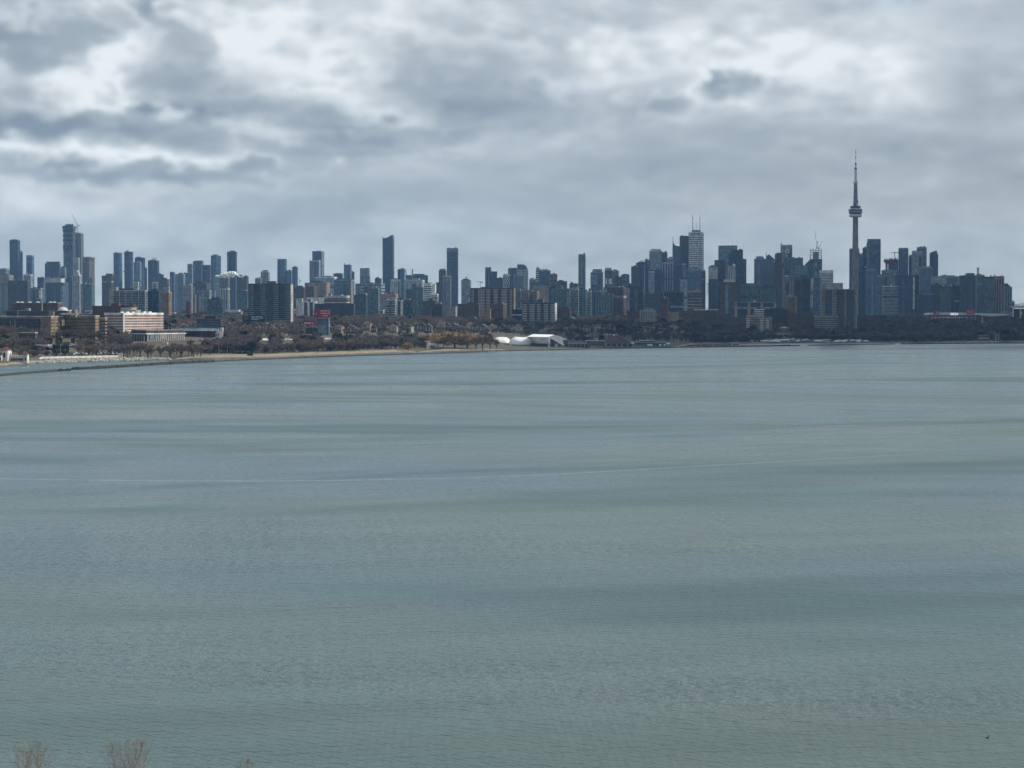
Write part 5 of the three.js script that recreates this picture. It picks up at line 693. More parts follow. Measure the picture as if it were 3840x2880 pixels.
{ const pts = [[146, 1348], [160, 1345], [200, 1344.5], [260, 1343], [320, 1342], [380, 1341], [430, 1340], [456, 1339.5]].map(([x, y]) => groundAt(x, y)), o = thing('waterfront_wall', 'long low white wall along the rocky shore with two end pillars', 'wall', pts[0]); for (let k = 0; k < pts.length - 1; k++) { const a = pts[k].clone().sub(pts[0]), b = pts[k + 1].clone().sub(pts[0]), n = Math.max(1, Math.round(a.distanceTo(b) / 9)); for (let j = 0; j < n; j++) { const p = a.clone().lerp(b, (j + .5) / n), L = a.distanceTo(b) / n; piece('wall_panel', M.stucco, o, p.x, p.y - 1, p.z, L - .05, 3.1, .5).rotation.y = Math.atan2(-(b.z - a.z), b.x - a.x); } } for (const q of [447, 456]) { const p = groundAt(q, 1341).sub(pts[0]); piece('pillar', M.stucco, o, p.x, p.y - 1, p.z + 1.5, 1.5, 5.4, 1.5); } }
// ---------------------------------------------------------------- tennis bubbles, angular hall and club houses on the far shore
function bubble(label, x0, x1, ytop, ybase, D, dep, humps) { const P0 = onGround((x0 + x1) / 2, D), m = mpp(D), L = (x1 - x0) * m, b = yAt(ybase, D) - P0.y, h = yAt(ytop, D) - yAt(ybase, D), o = thing('tennis_bubble', label, 'air dome', P0), nu = 40, nv = 18, p = [], idx = []; for (let i = 0; i <= nu; i++) { const u = i / nu * 2 - 1, e = Math.pow(1 - Math.pow(Math.abs(u), 3.2), .42), hh = h * e * (1 - .07 * Math.cos(u * Math.PI * humps) ** 2); for (let j = 0; j <= nv; j++) { const v = j / nv * Math.PI; p.push(u * L / 2, b + hh * Math.pow(Math.sin(v), .62), Math.cos(v) * dep / 2 * Math.max(.05, e) - dep / 2); } } for (let i = 0; i < nu; i++) for (let j = 0; j < nv; j++) { const a = i * (nv + 1) + j, c = a + nv + 1; idx.push(a, c, c + 1, a, c + 1, a + 1); } const g = new THREE.BufferGeometry(); g.setAttribute('position', new THREE.Float32BufferAttribute(p, 3)); g.setIndex(idx); g.computeVertexNormals(); const mm = add('membrane', g, M.fabric, o); mm.material.side = THREE.DoubleSide; new Geo().box(0, -1, -dep / 2, L * .97, b + 1.2, dep * .96).build('ring_beam', MAT.lite, o); return o; }
{ const D = 3140; bubble('white air dome half hidden by bare waterside trees', 1846, 1916, 1262, 1295, D + 55, 34, 0); const o = bubble('long white air dome with two soft humps and a windowed base', 1908, 2012, 1263, 1291, D, 36, 1); const m = mpp(D); for (let k = 0; k < 9; k++) piece('base_window', MAT.black, o, (1923 + k * 8.5 - 1960) * m, yAt(1297.5, D) - o.position.y, 1.4, 1.9, 1.7, .3); new Geo().box(2 * m, -1, 0, 88 * m, yAt(1291, D) - o.position.y + 1, 2.4).build('base_building', MAT.lite, o); for (const x of [1932.7]) piece('vent_box', M.fabric, o, (x - 1960) * m, yAt(1263, D) - o.position.y - .6, -18, 1.6, 1.8, 1.6); }
{ const D = 3130, P0 = onGround(2050, D), o = thing('angular_hall', 'angular white hall with folded roof and big triangular opening on V legs', 'building', P0), X = (p) => xAt(p, D) - P0.x, Y = (y) => yAt(y, D) - P0.y, pr = (n, pts, z0, z1, mt) => new Geo().prism(pts.map(([x, y]) => [X(x), Y(y)]).reverse(), z0, z1).build(n, mt, o);
  pr('front_wall', [[1978, 1264], [2056, 1265], [2056, 1288], [2012, 1287], [1990, 1275], [1978, 1268]], -1.5, 0, MAT.lite); const rf = new Geo(); const a = [X(1976), Y(1262.5), .6], b = [X(2057), Y(1264), .6], c = [X(2079), Y(1255.5), -22], d = [X(1999), Y(1253.5), -22], e = [X(2085), Y(1266), -44], f = [X(2004), Y(1264), -44]; const dn = (q) => [q[0], q[1] - .8, q[2]]; rf.quad(a, b, c, d).quad(d, c, e, f).quad(dn(b), dn(a), dn(d), dn(c)).quad(dn(c), dn(d), dn(f), dn(e)).quad(dn(a), dn(b), b, a).quad(dn(f), dn(e), e, f).quad(dn(d), dn(a), a, d); rf.build('folded_roof', M.fabric, o);
  pr('gable_frame', [[2056, 1264], [2079, 1256], [2103, 1262.5], [2126, 1271.5], [2110, 1273.5], [2115, 1297], [2110, 1295], [2064, 1268.5], [2062.5, 1288], [2056, 1288]], -2.5, 1, M.fabric); pr('glazed_wall', [[2062, 1268], [2110, 1284], [2110, 1298], [2062, 1298]], -26, -9, MAT.blue); pr('side_wing', [[2101, 1264], [2126, 1271], [2124, 1274], [2104, 1274]], -9, -2.5, M.fabric); new Geo().box(X(2035), -1, -24, 90 * mpp(D), Y(1288) + 1, 40).build('ground_floor', MAT.black, o);
  for (const x of [2059, 2086]) for (const s of [-1, 1]) new Geo().bar([X(x), Y(1299.5) - .5, .8], [X(x + s * 4.5), Y(1288), .8], .9, .6).build('v_leg', M.fabric, o); }
{ const D = 3140, P0 = onGround(2155, D), o = thing('club_house', 'long low club house with pale upper floor beside the angular hall', 'building', P0), m = mpp(D), X = (p) => xAt(p, D) - P0.x, Y = (y) => yAt(y, D) - P0.y; new Geo().box(X(2165), -1, -10, 100 * m, Y(1281) + 1, 16).build('wall', MAT.slate, o); for (let k = 0; k < 8; k++) { piece('upper_bay', MAT.lite, o, X(2134 + k * 9), Y(1289), -1.7, 6.6 * m, 8 * m, .8); piece('window', MAT.black, o, X(2134 + k * 9), Y(1287.5), -1.25, 3.4 * m, 5 * m, .25); } new Geo().box(X(2165), Y(1281), -10, 104 * m, .6, 18).build('roof', MAT.plum, o); for (let k = 0; k < 7; k++) piece('post', MAT.lite, o, X(2118 + k * 15), -1, 2, .5, Y(1289) + 1, .5); new Geo().box(X(2165), Y(1290), 1, 102 * m, .4, 4).build('deck', MAT.grey, o); }
{ const D = 3400, P0 = onGround(2150, D), o = thing('old_gateway', 'stone pylon with winged brackets between club house and dark roofs', 'monument', P0), m = mpp(D), Y = (y) => yAt(y, D) - P0.y; new Geo().prism([[-4 * m, -1], [4 * m, -1], [2.3 * m, Y(1257)], [-2.3 * m, Y(1257)]], -1.2, 1.2).build('pylon', MAT.tan, o); for (const s of [-1, 1]) { new Geo().bar([0, Y(1261), 0], [s * 10 * m, Y(1257.5), 0], 1.1, .7).build('bracket', MAT.tan, o); piece('lamp_box', MAT.lite, o, s * 11 * m, Y(1259), 0, 1.2, 1.8, 1.2); } }
{ const D = 3210, P0 = onGround(2320, D), o = thing('boat_hall', 'boat hall with a steep ribbed maroon roof and a torn white ridge cover', 'building', P0), X = (p) => xAt(p, D) - P0.x, Y = (y) => yAt(y, D) - P0.y; M.maroon = wall('maroon_sheet', .085, .042, .045);
  const g = new Geo(), F0 = [X(2272), Y(1287), 1], F1 = [X(2374), Y(1291), 1], B0 = [X(2268), Y(1256.5), -30], B1 = [X(2326), Y(1256.5), -30]; const n = 5; for (let k = 0; k < n; k++) { const l = (A, B, q) => A.map((v, i) => lerp(v, B[i], q)), a = l(F0, F1, k / n), b = l(F0, F1, (k + 1) / n), c = l(B0, B1, (k + 1) / n), d = l(B0, B1, k / n), mf = l(a, b, .5), mb = l(d, c, .5); mf[1] += 1.8; mb[1] += 1.2; const q = new Geo().quad(a, mf, mb, d).quad(mf, b, c, mb); const pn = q.build('roof_fold', M.maroon, o); M.maroon.side = THREE.DoubleSide; new Geo().bar(mf, mb, .7).build('roof_rib', MAT.plum, pn); piece('arch_leg', MAT.lite, o, a[0], -1, 1, .9, Y(1288) + 1, .9); add('arch_opening', arch(Math.abs(b[0] - a[0]) * .7, Y(1287) + .2).translate((a[0] + b[0]) / 2, -.2, .2), MAT.black, o); }
  new Geo().bar([X(2268), Y(1256) - .3, -30], [X(2326), Y(1256) - .3, -30], 1.6).bar([X(2303), Y(1257), -29.6], [X(2309), Y(1262), -26], 2).build('ridge_cover', M.fabric, o); new Geo().box(X(2322), -1, -14, 80 * mpp(D), Y(1288) + 1, 26).build('hall_wall', MAT.slate, o); }
{ const D = 3190, P0 = onGround(2240, D), o = thing('club_house', 'green-grey glass club house with a small gabled tower beside the maroon roof', 'building', P0), m = mpp(D), X = (p) => xAt(p, D) - P0.x, Y = (y) => yAt(y, D) - P0.y; M.sage = wall('sage_cladding', .12, .14, .13); new Geo().box(X(2234), -1, -8, 66 * m, Y(1279) + 1, 16).build('wall', M.sage, o); new Geo().box(X(2234), Y(1279), -8, 70 * m, .7, 18).build('roof', MAT.lite, o); for (let k = 0; k < 9; k++) piece('window', MAT.black, o, X(2207 + k * 7), Y(1294), .1, 4.6 * m, 7 * m, .3); new Geo().box(X(2236), Y(1279), -6, 16 * m, Y(1264) - Y(1279), 7).build('tower_room', MAT.conc, o); new Geo().prism([[X(2225), Y(1266)], [X(2247), Y(1266)], [X(2236), Y(1257)]], -10, -1.6).build('gable_roof', MAT.slate, o); }
{ const D = 3260, P0 = onGround(2430, D), o = thing('rowing_club', 'flat-roofed rowing club with white fascia beside tarped boats', 'building', P0), m = mpp(D), X = (p) => xAt(p, D) - P0.x, Y = (y) => yAt(y, D) - P0.y; new Geo().box(X(2440), -1, -8, 118 * m, Y(1284) + 1, 15).build('wall', MAT.slate, o); new Geo().box(X(2440), Y(1284), -8, 124 * m, .6, 17).build('roof', MAT.lite, o); new Geo().box(X(2428), Y(1283), -9, 54 * m, Y(1277) - Y(1283), 11).build('upper_floor', MAT.black, o); new Geo().box(X(2428), Y(1277), -9, 58 * m, .6, 13).build('upper_roof', MAT.white, o); for (const [p, w] of [[2437, 20], [2476, 8], [2492, 6]]) piece('white_panel', MAT.white, o, X(p), -.5, .1, w * m, Y(1290) + .5, .3); }
// ---------------------------------------------------------------- fairground and stadium
{ const D = 4500, P0 = onGround(3580, D), o = thing('exhibition_hall', 'long fair hall under a white barrel roof behind the wooded point', 'building', P0), m = mpp(D), X = (p) => xAt(p, D) - P0.x, Y = (y) => yAt(y, D) - P0.y, y0 = Y(1181), yt = Y(1172), b = (yt - y0); const poly = []; for (let k = 0; k <= 14; k++) { const a = Math.PI * k / 14; poly.push([X(3580) + Math.cos(a) * 96 * m * (1), y0 + Math.pow(Math.sin(a), .35) * b]); } new Geo().prism(poly, -60, 0).build('barrel_roof', MAT.roofl, o); new Geo().box(X(3580), -2, -30, 190 * m, y0 + 2.2, 56).build('wall', MAT.plum, o); new Geo().box(X(3562), Y(1192), .2, 130 * m, 3.4 * m, 3).build('canopy', MAT.lite, o); for (let k = 0; k < 12; k++) piece('bay_pier', MAT.tan, o, X(3494 + k * 15), -2, -1.5, 2, Y(1184) + 2, 2); }
{ const D = 4560, P0 = onGround(3730, D), o = thing('fair_pavilion', 'broad fair pavilion with a shallow white folded roof beside the obelisk', 'building', P0), X = (p) => xAt(p, D) - P0.x, Y = (y) => yAt(y, D) - P0.y; new Geo().prism([[3655, 1181], [3720, 1186.5], [3792, 1180], [3770, 1177], [3700, 1174.5], [3652, 1175]].map(([x, y]) => [X(x), Y(y)]), -46, 0).build('folded_roof', MAT.roofl, o); new Geo().box(X(3724), -2, -24, 140 * mpp(D), Y(1184) + 2, 40).build('wall', MAT.plum, o); for (let k = 0; k < 9; k++) piece('bay_pier', MAT.brown, o, X(3664 + k * 15), -2, -3.6, 1.6, Y(1187) + 2, 2); }
{ const D = 4350, P0 = onGround(3684, D), o = thing('obelisk', 'pale golden tapering obelisk on a wide plinth', 'monument', P0), m = mpp(D), Y = (y) => yAt(y, D) - P0.y; add('shaft', new THREE.ConeGeometry(4.6 * m * 1.3, Y(1180) - Y(1212), 4).rotateY(.4).translate(0, (Y(1180) + Y(1212)) / 2, 0), wall('golden_stone', .36, .30, .17), o); new Geo().box(0, -2, 0, 26 * m, Y(1211) + 2, 9).build('plinth', MAT.slate, o); for (const s of [-1, 1]) piece('side_pylon', MAT.tan, o, s * 9 * m, Y(1212), 0, 2.4 * m, 9 * m, 2); }
{ const D = 4700, P0 = onGround(3830, D), o = thing('stadium', 'stadium stand with white roof, open truss and red seating wall', 'stadium', P0), m = mpp(D), X = (p) => xAt(p, D) - P0.x, Y = (y) => yAt(y, D) - P0.y; new Geo().prism([[3788, 1149], [3800, 1155], [3960, 1154], [3960, 1146.5]].map(([x, y]) => [X(x), Y(y)]), -70, 0).build('roof', MAT.roofl, o); for (const z of [1]) { const t = (a, b) => new Geo().bar([X(a[0]), Y(a[1]), z], [X(b[0]), Y(b[1]), z], 1.1).build('truss_bar', MAT.white, o); t([3803, 1148], [3805, 1143]); t([3805, 1143], [3835, 1137]); t([3835, 1137], [3880, 1135]); t([3803, 1148], [3880, 1147.5]); for (let k = 0; k < 9; k++) { t([3804 + k * 8, 1148], [3808 + k * 8, 1142 - k * .7]); t([3808 + k * 8, 1142 - k * .7], [3812 + k * 8, 1148]); } } new Geo().box(X(3870), -2, -40, 130 * m, Y(1158) + 2, 50).build('seating_wall', wall('maroon_seats', .12, .03, .035), o); for (const p of [3799, 3826, 3850]) piece('column', MAT.white, o, X(p), -2, .8, 1.6, Y(1154) + 2, 1.6); new Geo().box(X(3828), Y(1180), 1, 8 * m, 11 * m, 3).build('stair_box', MAT.lite, o); new Geo().box(X(3785), -2, -20, 34 * m, Y(1166) + 2, 30).build('rear_stand', MAT.steel, o); }
{ const P0 = groundAt(3740, 1277), D = -P0.z, o = thing('shore_house', 'small square red brick house with pale windows on the wooded point', 'house', P0), m = mpp(D), Y = (y) => yAt(y, D) - P0.y; new Geo().box(0, -1, -4, 20 * m, Y(1252) + 1, 9).build('wall', MAT.rust, o); new Geo().box(0, Y(1252), -4, 21 * m, .7, 9.6).build('roof', MAT.tan, o); for (const [x, y] of [[-5, 1258], [5, 1258], [-5, 1266], [5, 1266], [5, 1273]]) piece('window', MAT.lite, o, x * m, Y(y + 2), .55, 4 * m, 4 * m, .2); piece('door', MAT.white, o, -5 * m, 0, .55, 3.6 * m, 6 * m, .2); }
{ const P0 = groundAt(3690, 1279), D = -P0.z, o = thing('tea_house', 'low brick lodge with a pale balcony band next to the red house', 'house', P0), m = mpp(D), Y = (y) => yAt(y, D) - P0.y; new Geo().box(0, -1, -5, 44 * m, Y(1260) + 1, 9).build('wall', MAT.brown, o); hip(44 * m, 9, 2.2, Y(1260)).build('roof', MAT.rust, o).position.z = -5; new Geo().box(0, Y(1269), -.2, 42 * m, 1, 1).build('balcony', MAT.lite, o); for (let k = 0; k < 6; k++) piece('window', MAT.black, o, (k - 2.5) * 7 * m, Y(1267), -.4, 3.5 * m, 4 * m, .2); }
{ const P0 = onGround(2943, 3900), D = 3900, o = thing('villa', 'square brick villa with a flat pale green hipped roof in the shore woods', 'house', P0), m = mpp(D), Y = (y) => yAt(y, D) - P0.y; new Geo().box(0, -2, -6, 30 * m, Y(1231) + 2, 12).build('wall', MAT.rust, o); hip(34 * m, 14, Y(1224) - Y(1231), Y(1231), 1.6).build('roof', wall('copper_green', .24, .31, .26), o).position.z = -6; for (let k = 0; k < 4; k++) for (const y of [1238, 1247]) piece('window', MAT.lite, o, (k - 1.5) * 7 * m, Y(y + 3), .1, 2.6 * m, 4.5 * m, .2); }
{ const P0 = onGround(3004, 3880), D = 3880, o = thing('villa', 'narrow tan brick house end glowing in the shore woods', 'house', P0), m = mpp(D), Y = (y) => yAt(y, D) - P0.y; new Geo().box(0, -2, -5, 14 * m, Y(1238) + 2, 10).build('wall', MAT.tan, o); new Geo().prism([[-8 * m, Y(1238)], [8 * m, Y(1238)], [0, Y(1233)]], -10.2, .3).build('roof', MAT.brown, o); piece('window', MAT.lite, o, 0, Y(1249), .1, 4 * m, 5 * m, .2); }

// ---------------------------------------------------------------- billboards
function billboard(label, x0, x1, y0, y1, D, yfoot, draw, back = MAT.dark) {
  const P0 = onGround((x0 + x1) / 2, D), m = mpp(D), w = (x1 - x0) * m, h = (y1 - y0) * m, Y = (y) => yAt(y, D) - P0.y, o = thing('billboard', label, 'billboard', P0, 0), c = document.createElement('canvas'); c.width = 512; c.height = Math.round(512 * h / w); draw(c.getContext('2d'), c.width, c.height);
  const t = new THREE.CanvasTexture(c); t.colorSpace = THREE.SRGBColorSpace; t.magFilter = THREE.LinearFilter; const mt = new THREE.MeshStandardMaterial({ name: 'printed_sheet', map: t, roughness: .6 });
  new Geo().box(0, Y(y1), 0, w, h, 1).build('panel', back, o); const f = new THREE.PlaneGeometry(w * .97, h * .95); f.translate(0, Y(y1) + h / 2, .53); add('poster', f, mt, o);
  for (const s of [-.3, .3]) piece('post', MAT.dark, o, s * w, -2, -.6, .8, Y(y1) + 2 + h * .5, .8); new Geo().box(0, Y(y1) - .5, 1.2, w * 1.02, .25, 1.4).build('catwalk', MAT.grey, o); return o;
}
const words = (g, x, y, w, h, n) => { let u = x; for (let k = 0; k < n; k++) { const q = w / n * (.55 + .4 * ((k * 37 + Math.round(y)) % 10) / 10); g.fillRect(u, y, q, h); u += w / n; } };
billboard('wide dark billboard with pale lettering under the big dark apartment slab', 908, 994, 1183, 1207, 2950, 1240, (g, w, h) => { g.fillStyle = '#0b1420'; g.fillRect(0, 0, w, h); g.strokeStyle = '#3f5a60'; g.lineWidth = 9; g.font = 'bold ' + h * .36 + 'px sans-serif'; g.strokeStyle = '#4a666c'; g.lineWidth = 4; g.strokeText('OZD', w * .08, h * .42); g.fillStyle = '#7d909c'; words(g, w * .1, h * .58, w * .16, h * .06, 2); g.fillStyle = '#b9c4cc'; words(g, w * .4, h * .1, w * .54, h * .13, 5); words(g, w * .4, h * .33, w * .56, h * .13, 5); words(g, w * .4, h * .57, w * .36, h * .12, 4); });
billboard('big red billboard with three lines of white text', 1177, 1240, 1158, 1191, 2980, 1230, (g, w, h) => { g.fillStyle = '#8f2038'; g.fillRect(0, 0, w, h); g.fillStyle = '#5a1428'; g.beginPath(); g.ellipse(w * .17, h * .17, w * .07, h * .16, 0, 0, 7); g.fill(); g.beginPath(); g.ellipse(w * .19, h * .6, w * .13, h * .32, .2, 0, 7); g.fill(); g.fillStyle = '#f2dfe2'; g.font = 'bold ' + h * .19 + 'px sans-serif'; g.textAlign = 'center'; g.fillText('Sell your car', w * .69, h * .28); g.fillText('quickly with', w * .69, h * .57); g.fillText('clutch', w * .69, h * .86); g.fillRect(w * .08, h * .55, w * .09, h * .06); });
billboard('long low red billboard with one white word below the big red one', 1136, 1187, 1204, 1219, 2900, 1240, (g, w, h) => { g.fillStyle = '#8a1c34'; g.fillRect(0, 0, w, h); g.fillStyle = '#f4dfe2'; g.font = 'bold ' + h * .6 + 'px sans-serif'; g.fillText('clutch', w * .08, h * .7); g.fillRect(w * .68, h * .2, w * .03, h * .55); g.font = h * .34 + 'px sans-serif'; g.fillText('1tL', w * .75, h * .72); });
billboard('small red and pale billboard before the barrel-roofed hall', 3500, 3524, 1166, 1180, 4420, 1200, (g, w, h) => { g.fillStyle = '#9e2440'; g.fillRect(0, 0, w, h); g.fillStyle = '#20242c'; g.fillRect(w * .02, h * .1, w * .32, h * .6); g.fillStyle = '#d8b6be'; words(g, w * .4, h * .3, w * .5, h * .12, 3); words(g, w * .4, h * .6, w * .5, h * .1, 3); }, MAT.lite);
{ const b = billboard('bright pinkish-white screen on a dark post before the barrel-roofed hall', 3563, 3593, 1173, 1182, 4420, 1200, (g, w, h) => { g.fillStyle = '#f3e6f6'; g.fillRect(0, 0, w, h); g.fillStyle = '#c878a8'; g.font = 'bold ' + h * .5 + 'px sans-serif'; g.fillText('A', w * .16, h * .7); words(g, w * .5, h * .3, w * .4, h * .4, 3); }); const p = b.children.find((c) => c.name === 'poster'); p.name = 'screen'; p.material.emissive = new THREE.Color(1, 1, 1); p.material.emissiveMap = p.material.map; p.material.emissiveIntensity = .45; }
billboard('plain red billboard framed by tall pale posts at the fairground', 3624, 3654, 1161, 1179, 4430, 1200, (g, w, h) => { g.fillStyle = '#a02c42'; g.fillRect(0, 0, w, h); g.fillStyle = '#dc8c98'; words(g, w * .15, h * .42, w * .7, h * .14, 4); }, MAT.grey);
{ const P = onGround(1212, 2990), o = thing('walk_up_house', 'pale grey walk-up house with rows of dark windows under the big red billboard', 'house', P), m = mpp(2990), Y = (y) => yAt(y, 2990) - P.y; new Geo().box(0, -2, -7, 42 * m, Y(1195) + 2, 12).build('wall', MAT.steel, o); for (let i = 0; i < 6; i++) for (const y of [1201, 1208, 1215]) piece('window', MAT.black, o, (i - 2.5) * 6.4 * m, Y(y + 2), -.95, 2.4 * m, 3.6 * m, .2); new Geo().box(0, Y(1195), -7, 44 * m, .6, 13).build('roof', MAT.lite, o); }
// white lettering set into the grass bank
for (const [txt, px, py, size, label] of [['CN', 1066, 1277, 4, 'slanting pair of white letters set into the grass bank'], ['GB', 1216, 1274, 4.4, 'bold pair of white letters on the bank between pale poplars']]) { const P = groundAt(px, py), o = thing('bank_lettering', label, 'lettering', P); for (let k = 0; k < 2; k++) { const g = new TextGeometry(txt[k], { font: M.font, size, depth: .3, curveSegments: 4 }); g.scale(1.25, .75, 1); g.rotateX(-1.0); g.translate(k * size * 1.15, .5, 0); add('letter', g, M.fabric, o); } }
for (const [x0, x1, y, label] of [[984, 1008, 1276, 'plain white panel lying on the grass bank'], [1340, 1378, 1270, 'white panel with an arched dark lower edge on the bank'], [1476, 1535, 1270, 'long white panel with dark oval marks on the bank'], [1674, 1694, 1268, 'slanting white panel beside the orange willow']]) { const P = groundAt((x0 + x1) / 2, y), m = mpp(-P.z), o = thing('bank_sign', label, 'sign', P), g = new Geo().box(0, .25, 0, (x1 - x0) * m, .3, 5.5).geo(); const b = add('panel', g, M.fabric, o); b.rotation.x = .55; if (x0 === 1476) for (const [q, r] of [[-.28, 1.9], [-.05, 1.5], [.3, 1.4]]) { const e = new THREE.CylinderGeometry(r, r, .12, 16); e.scale(1.6, 1, 1); e.translate(q * (x1 - x0) * m, .6, 0); add('oval_mark', e, MAT.slate, b); } if (x0 === 1340) { const e = new THREE.CylinderGeometry(2.2, 2.2, .12, 20); e.scale(2.4, 1, .7); e.translate(0, .6, 2.2); add('arched_mark', e, MAT.slate, b); } }

// ---------------------------------------------------------------- trees: bare winter crowns of many thin twigs
M.bark = flat('grey_bark', .065, .055, .047, .95); M.twig = flat('grey_brown_twigs', .125, .11, .097, 1); M.twigR = flat('red_brown_twigs', .15, .108, .083, 1); M.willow = flat('willow_twigs', .31, .205, .098, 1); M.needle = flat('dark_needles', .018, .03, .022, 1); M.palebark = flat('pale_bark', .30, .28, .25, .9); M.poplar = flat('dry_poplar_twigs', .24, .21, .13, 1); M.twigD = flat('dark_shade_twigs', .06, .052, .047, 1);
for (const k of ['twig', 'twigR', 'willow', 'needle', 'poplar', 'twigD']) M[k].side = THREE.DoubleSide;
function sliver(p, n, a, d, l, w) { const s = new THREE.Vector3(R() - .5, R() - .5, R() - .5).cross(d).normalize().multiplyScalar(w / 2), e = a.clone().addScaledVector(d, l), q = a.clone().lerp(e, .5).add(new THREE.Vector3(0, rr(-.05, .08) * l, 0)); for (const v of [a.clone().add(s), a.clone().sub(s), q.clone().addScaledVector(s, -.8), a.clone().add(s), q.clone().addScaledVector(s, -.8), q.clone().addScaledVector(s, .8), q.clone().addScaledVector(s, .8), q.clone().addScaledVector(s, -.8), e]) p.push(v.x, v.y, v.z); }
function triGeo(p) { const g = new THREE.BufferGeometry(); g.setAttribute('position', new THREE.Float32BufferAttribute(p, 3)); g.computeVertexNormals(); return g; }
// unit trees, 10 m high; kind sets outline and habit
function treeParts(kind, s, twigs) {
  seed = s; const trunk = new Geo(), p = [], H = 10, up = new THREE.Vector3(0, 1, 0);
  if (kind === 'spruce') { trunk.bar([0, -.4, 0], [0, 9.5, 0], .35, .08); for (let k = 0; k < twigs; k++) { const y = 1 + 8.9 * Math.pow(R(), 1.15), r = (10.2 - y) * .36 * (.8 + .35 * Math.sin(y * 5.3 + s)), a = R() * 6.283, d = new THREE.Vector3(Math.cos(a), rr(-.5, .05), Math.sin(a)).normalize(); sliver(p, 0, new THREE.Vector3(Math.cos(a) * r * .2, y, Math.sin(a) * r * .2), d, r * rr(.5, 1), .5); } return [trunk, p]; }
  if (kind === 'round') { trunk.bar([0, -.4, 0], [0, 4, 0], .4, .25); for (let k = 0; k < twigs; k++) { const v = new THREE.Vector3(R() - .5, R() - .5, R() - .5).normalize(), q = Math.cbrt(R()) * (1 + .3 * perlin.noise(v.x * 2 + s, v.y * 2, v.z * 2)); sliver(p, 0, new THREE.Vector3(v.x * 3.6 * q, 5.4 + v.y * 4.2 * q, v.z * 3.6 * q), new THREE.Vector3(v.x, v.y + .3 * R(), v.z).normalize(), rr(.5, 1), .6); } return [trunk, p]; }
  if (kind === 'poplar') { trunk.bar([0, -.4, 0], [0, 9.4, 0], .3, .06); for (let k = 0; k < twigs; k++) { const y = rr(.8, 9), r = 1.1 * Math.sin(Math.min(1, y / 9.8) * Math.PI) + .15, a = R() * 6.283; sliver(p, 0, new THREE.Vector3(Math.cos(a) * r * R(), y, Math.sin(a) * r * R()), new THREE.Vector3(Math.cos(a) * .25, 1, Math.sin(a) * .25).normalize(), rr(.6, 1.6), .12); } return [trunk, p]; }
  const spread = kind === 'willow' ? .62 : .5, n1 = kind === 'willow' ? 7 : 6, fork = rr(1.6, 2.6); trunk.bar([0, -.4, 0], [rr(-.15, .15), fork, rr(-.15, .15)], .5, .38); const tips = [];
  for (let i = 0; i < n1; i++) { const a = i / n1 * 6.283 + rr(-.4, .4), l = rr(3, 4.6), d = new THREE.Vector3(Math.cos(a) * spread * rr(.5, 1.25), 1, Math.sin(a) * spread * rr(.5, 1.25)).normalize(), A = new THREE.Vector3(0, fork - .2, 0), B = A.clone().addScaledVector(d, l); trunk.bar(A.toArray(), B.toArray(), .26, .13);
    for (let j = 0; j < 4; j++) { const f = rr(.35, 1), C = A.clone().lerp(B, f), e = new THREE.Vector3(d.x + rr(-.8, .8), d.y * rr(.3, .9), d.z + rr(-.8, .8)).normalize(), E = C.clone().addScaledVector(e, rr(1.4, 2.6)); trunk.bar(C.toArray(), E.toArray(), .11, .05); tips.push([C, E, e]); } }
  for (let k = 0; k < twigs; k++) { const [C, E, e] = pick(tips), q = C.clone().lerp(E, rr(.15, 1.05)), out = new THREE.Vector3(q.x, (q.y - 4) * .7, q.z).normalize(), d = new THREE.Vector3(rr(-1, 1), rr(-.5, 1), rr(-1, 1)).normalize().multiplyScalar(.75).add(out.multiplyScalar(.55)).add(e.clone().multiplyScalar(.25)); if (kind === 'willow') d.y -= rr(.3, 1.5); d.normalize(); sliver(p, 0, q, d, kind === 'willow' ? rr(1.2, 2.6) : rr(.7, 1.9), kind === 'willow' ? .17 : .105); }
  return [trunk, p];
}
function protoTree(name, kind, s, twigs, bark, tw) { const o = new THREE.Group(); o.name = name; const [t, p] = treeParts(kind, s, twigs); add('trunk', t.geo(), bark, o); add('crown', triGeo(p), tw, o); return o; }
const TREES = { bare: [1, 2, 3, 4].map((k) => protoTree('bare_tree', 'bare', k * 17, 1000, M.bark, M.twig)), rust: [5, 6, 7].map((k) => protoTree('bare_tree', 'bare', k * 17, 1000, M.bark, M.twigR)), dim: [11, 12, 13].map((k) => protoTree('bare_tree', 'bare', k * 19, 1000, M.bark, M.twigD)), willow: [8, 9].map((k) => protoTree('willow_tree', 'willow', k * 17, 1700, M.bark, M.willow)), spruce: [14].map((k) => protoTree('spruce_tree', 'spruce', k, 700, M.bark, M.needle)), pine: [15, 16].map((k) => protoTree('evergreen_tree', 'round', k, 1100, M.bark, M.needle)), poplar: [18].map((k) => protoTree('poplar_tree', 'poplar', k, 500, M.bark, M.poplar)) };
let nTree = 0;
function tree(kind, P, h, label, group, wide = 1) { nTree++; const s = h / (/pine|spruce|poplar/.test(kind) ? 10 : 8.4), t = pick(TREES[kind]); return copyTree(t, P, R() * 6.28, [s * wide, s, s * wide], label, group); }
function copyTree(t, P, turn, s, label, group) { const c = t.clone(); c.name = numbered(t.name); c.position.copy(P); c.rotation.y = turn; c.scale.set(...s); c.userData = { label, category: 'tree', group }; scene.add(c); return c; }
seed = 101;
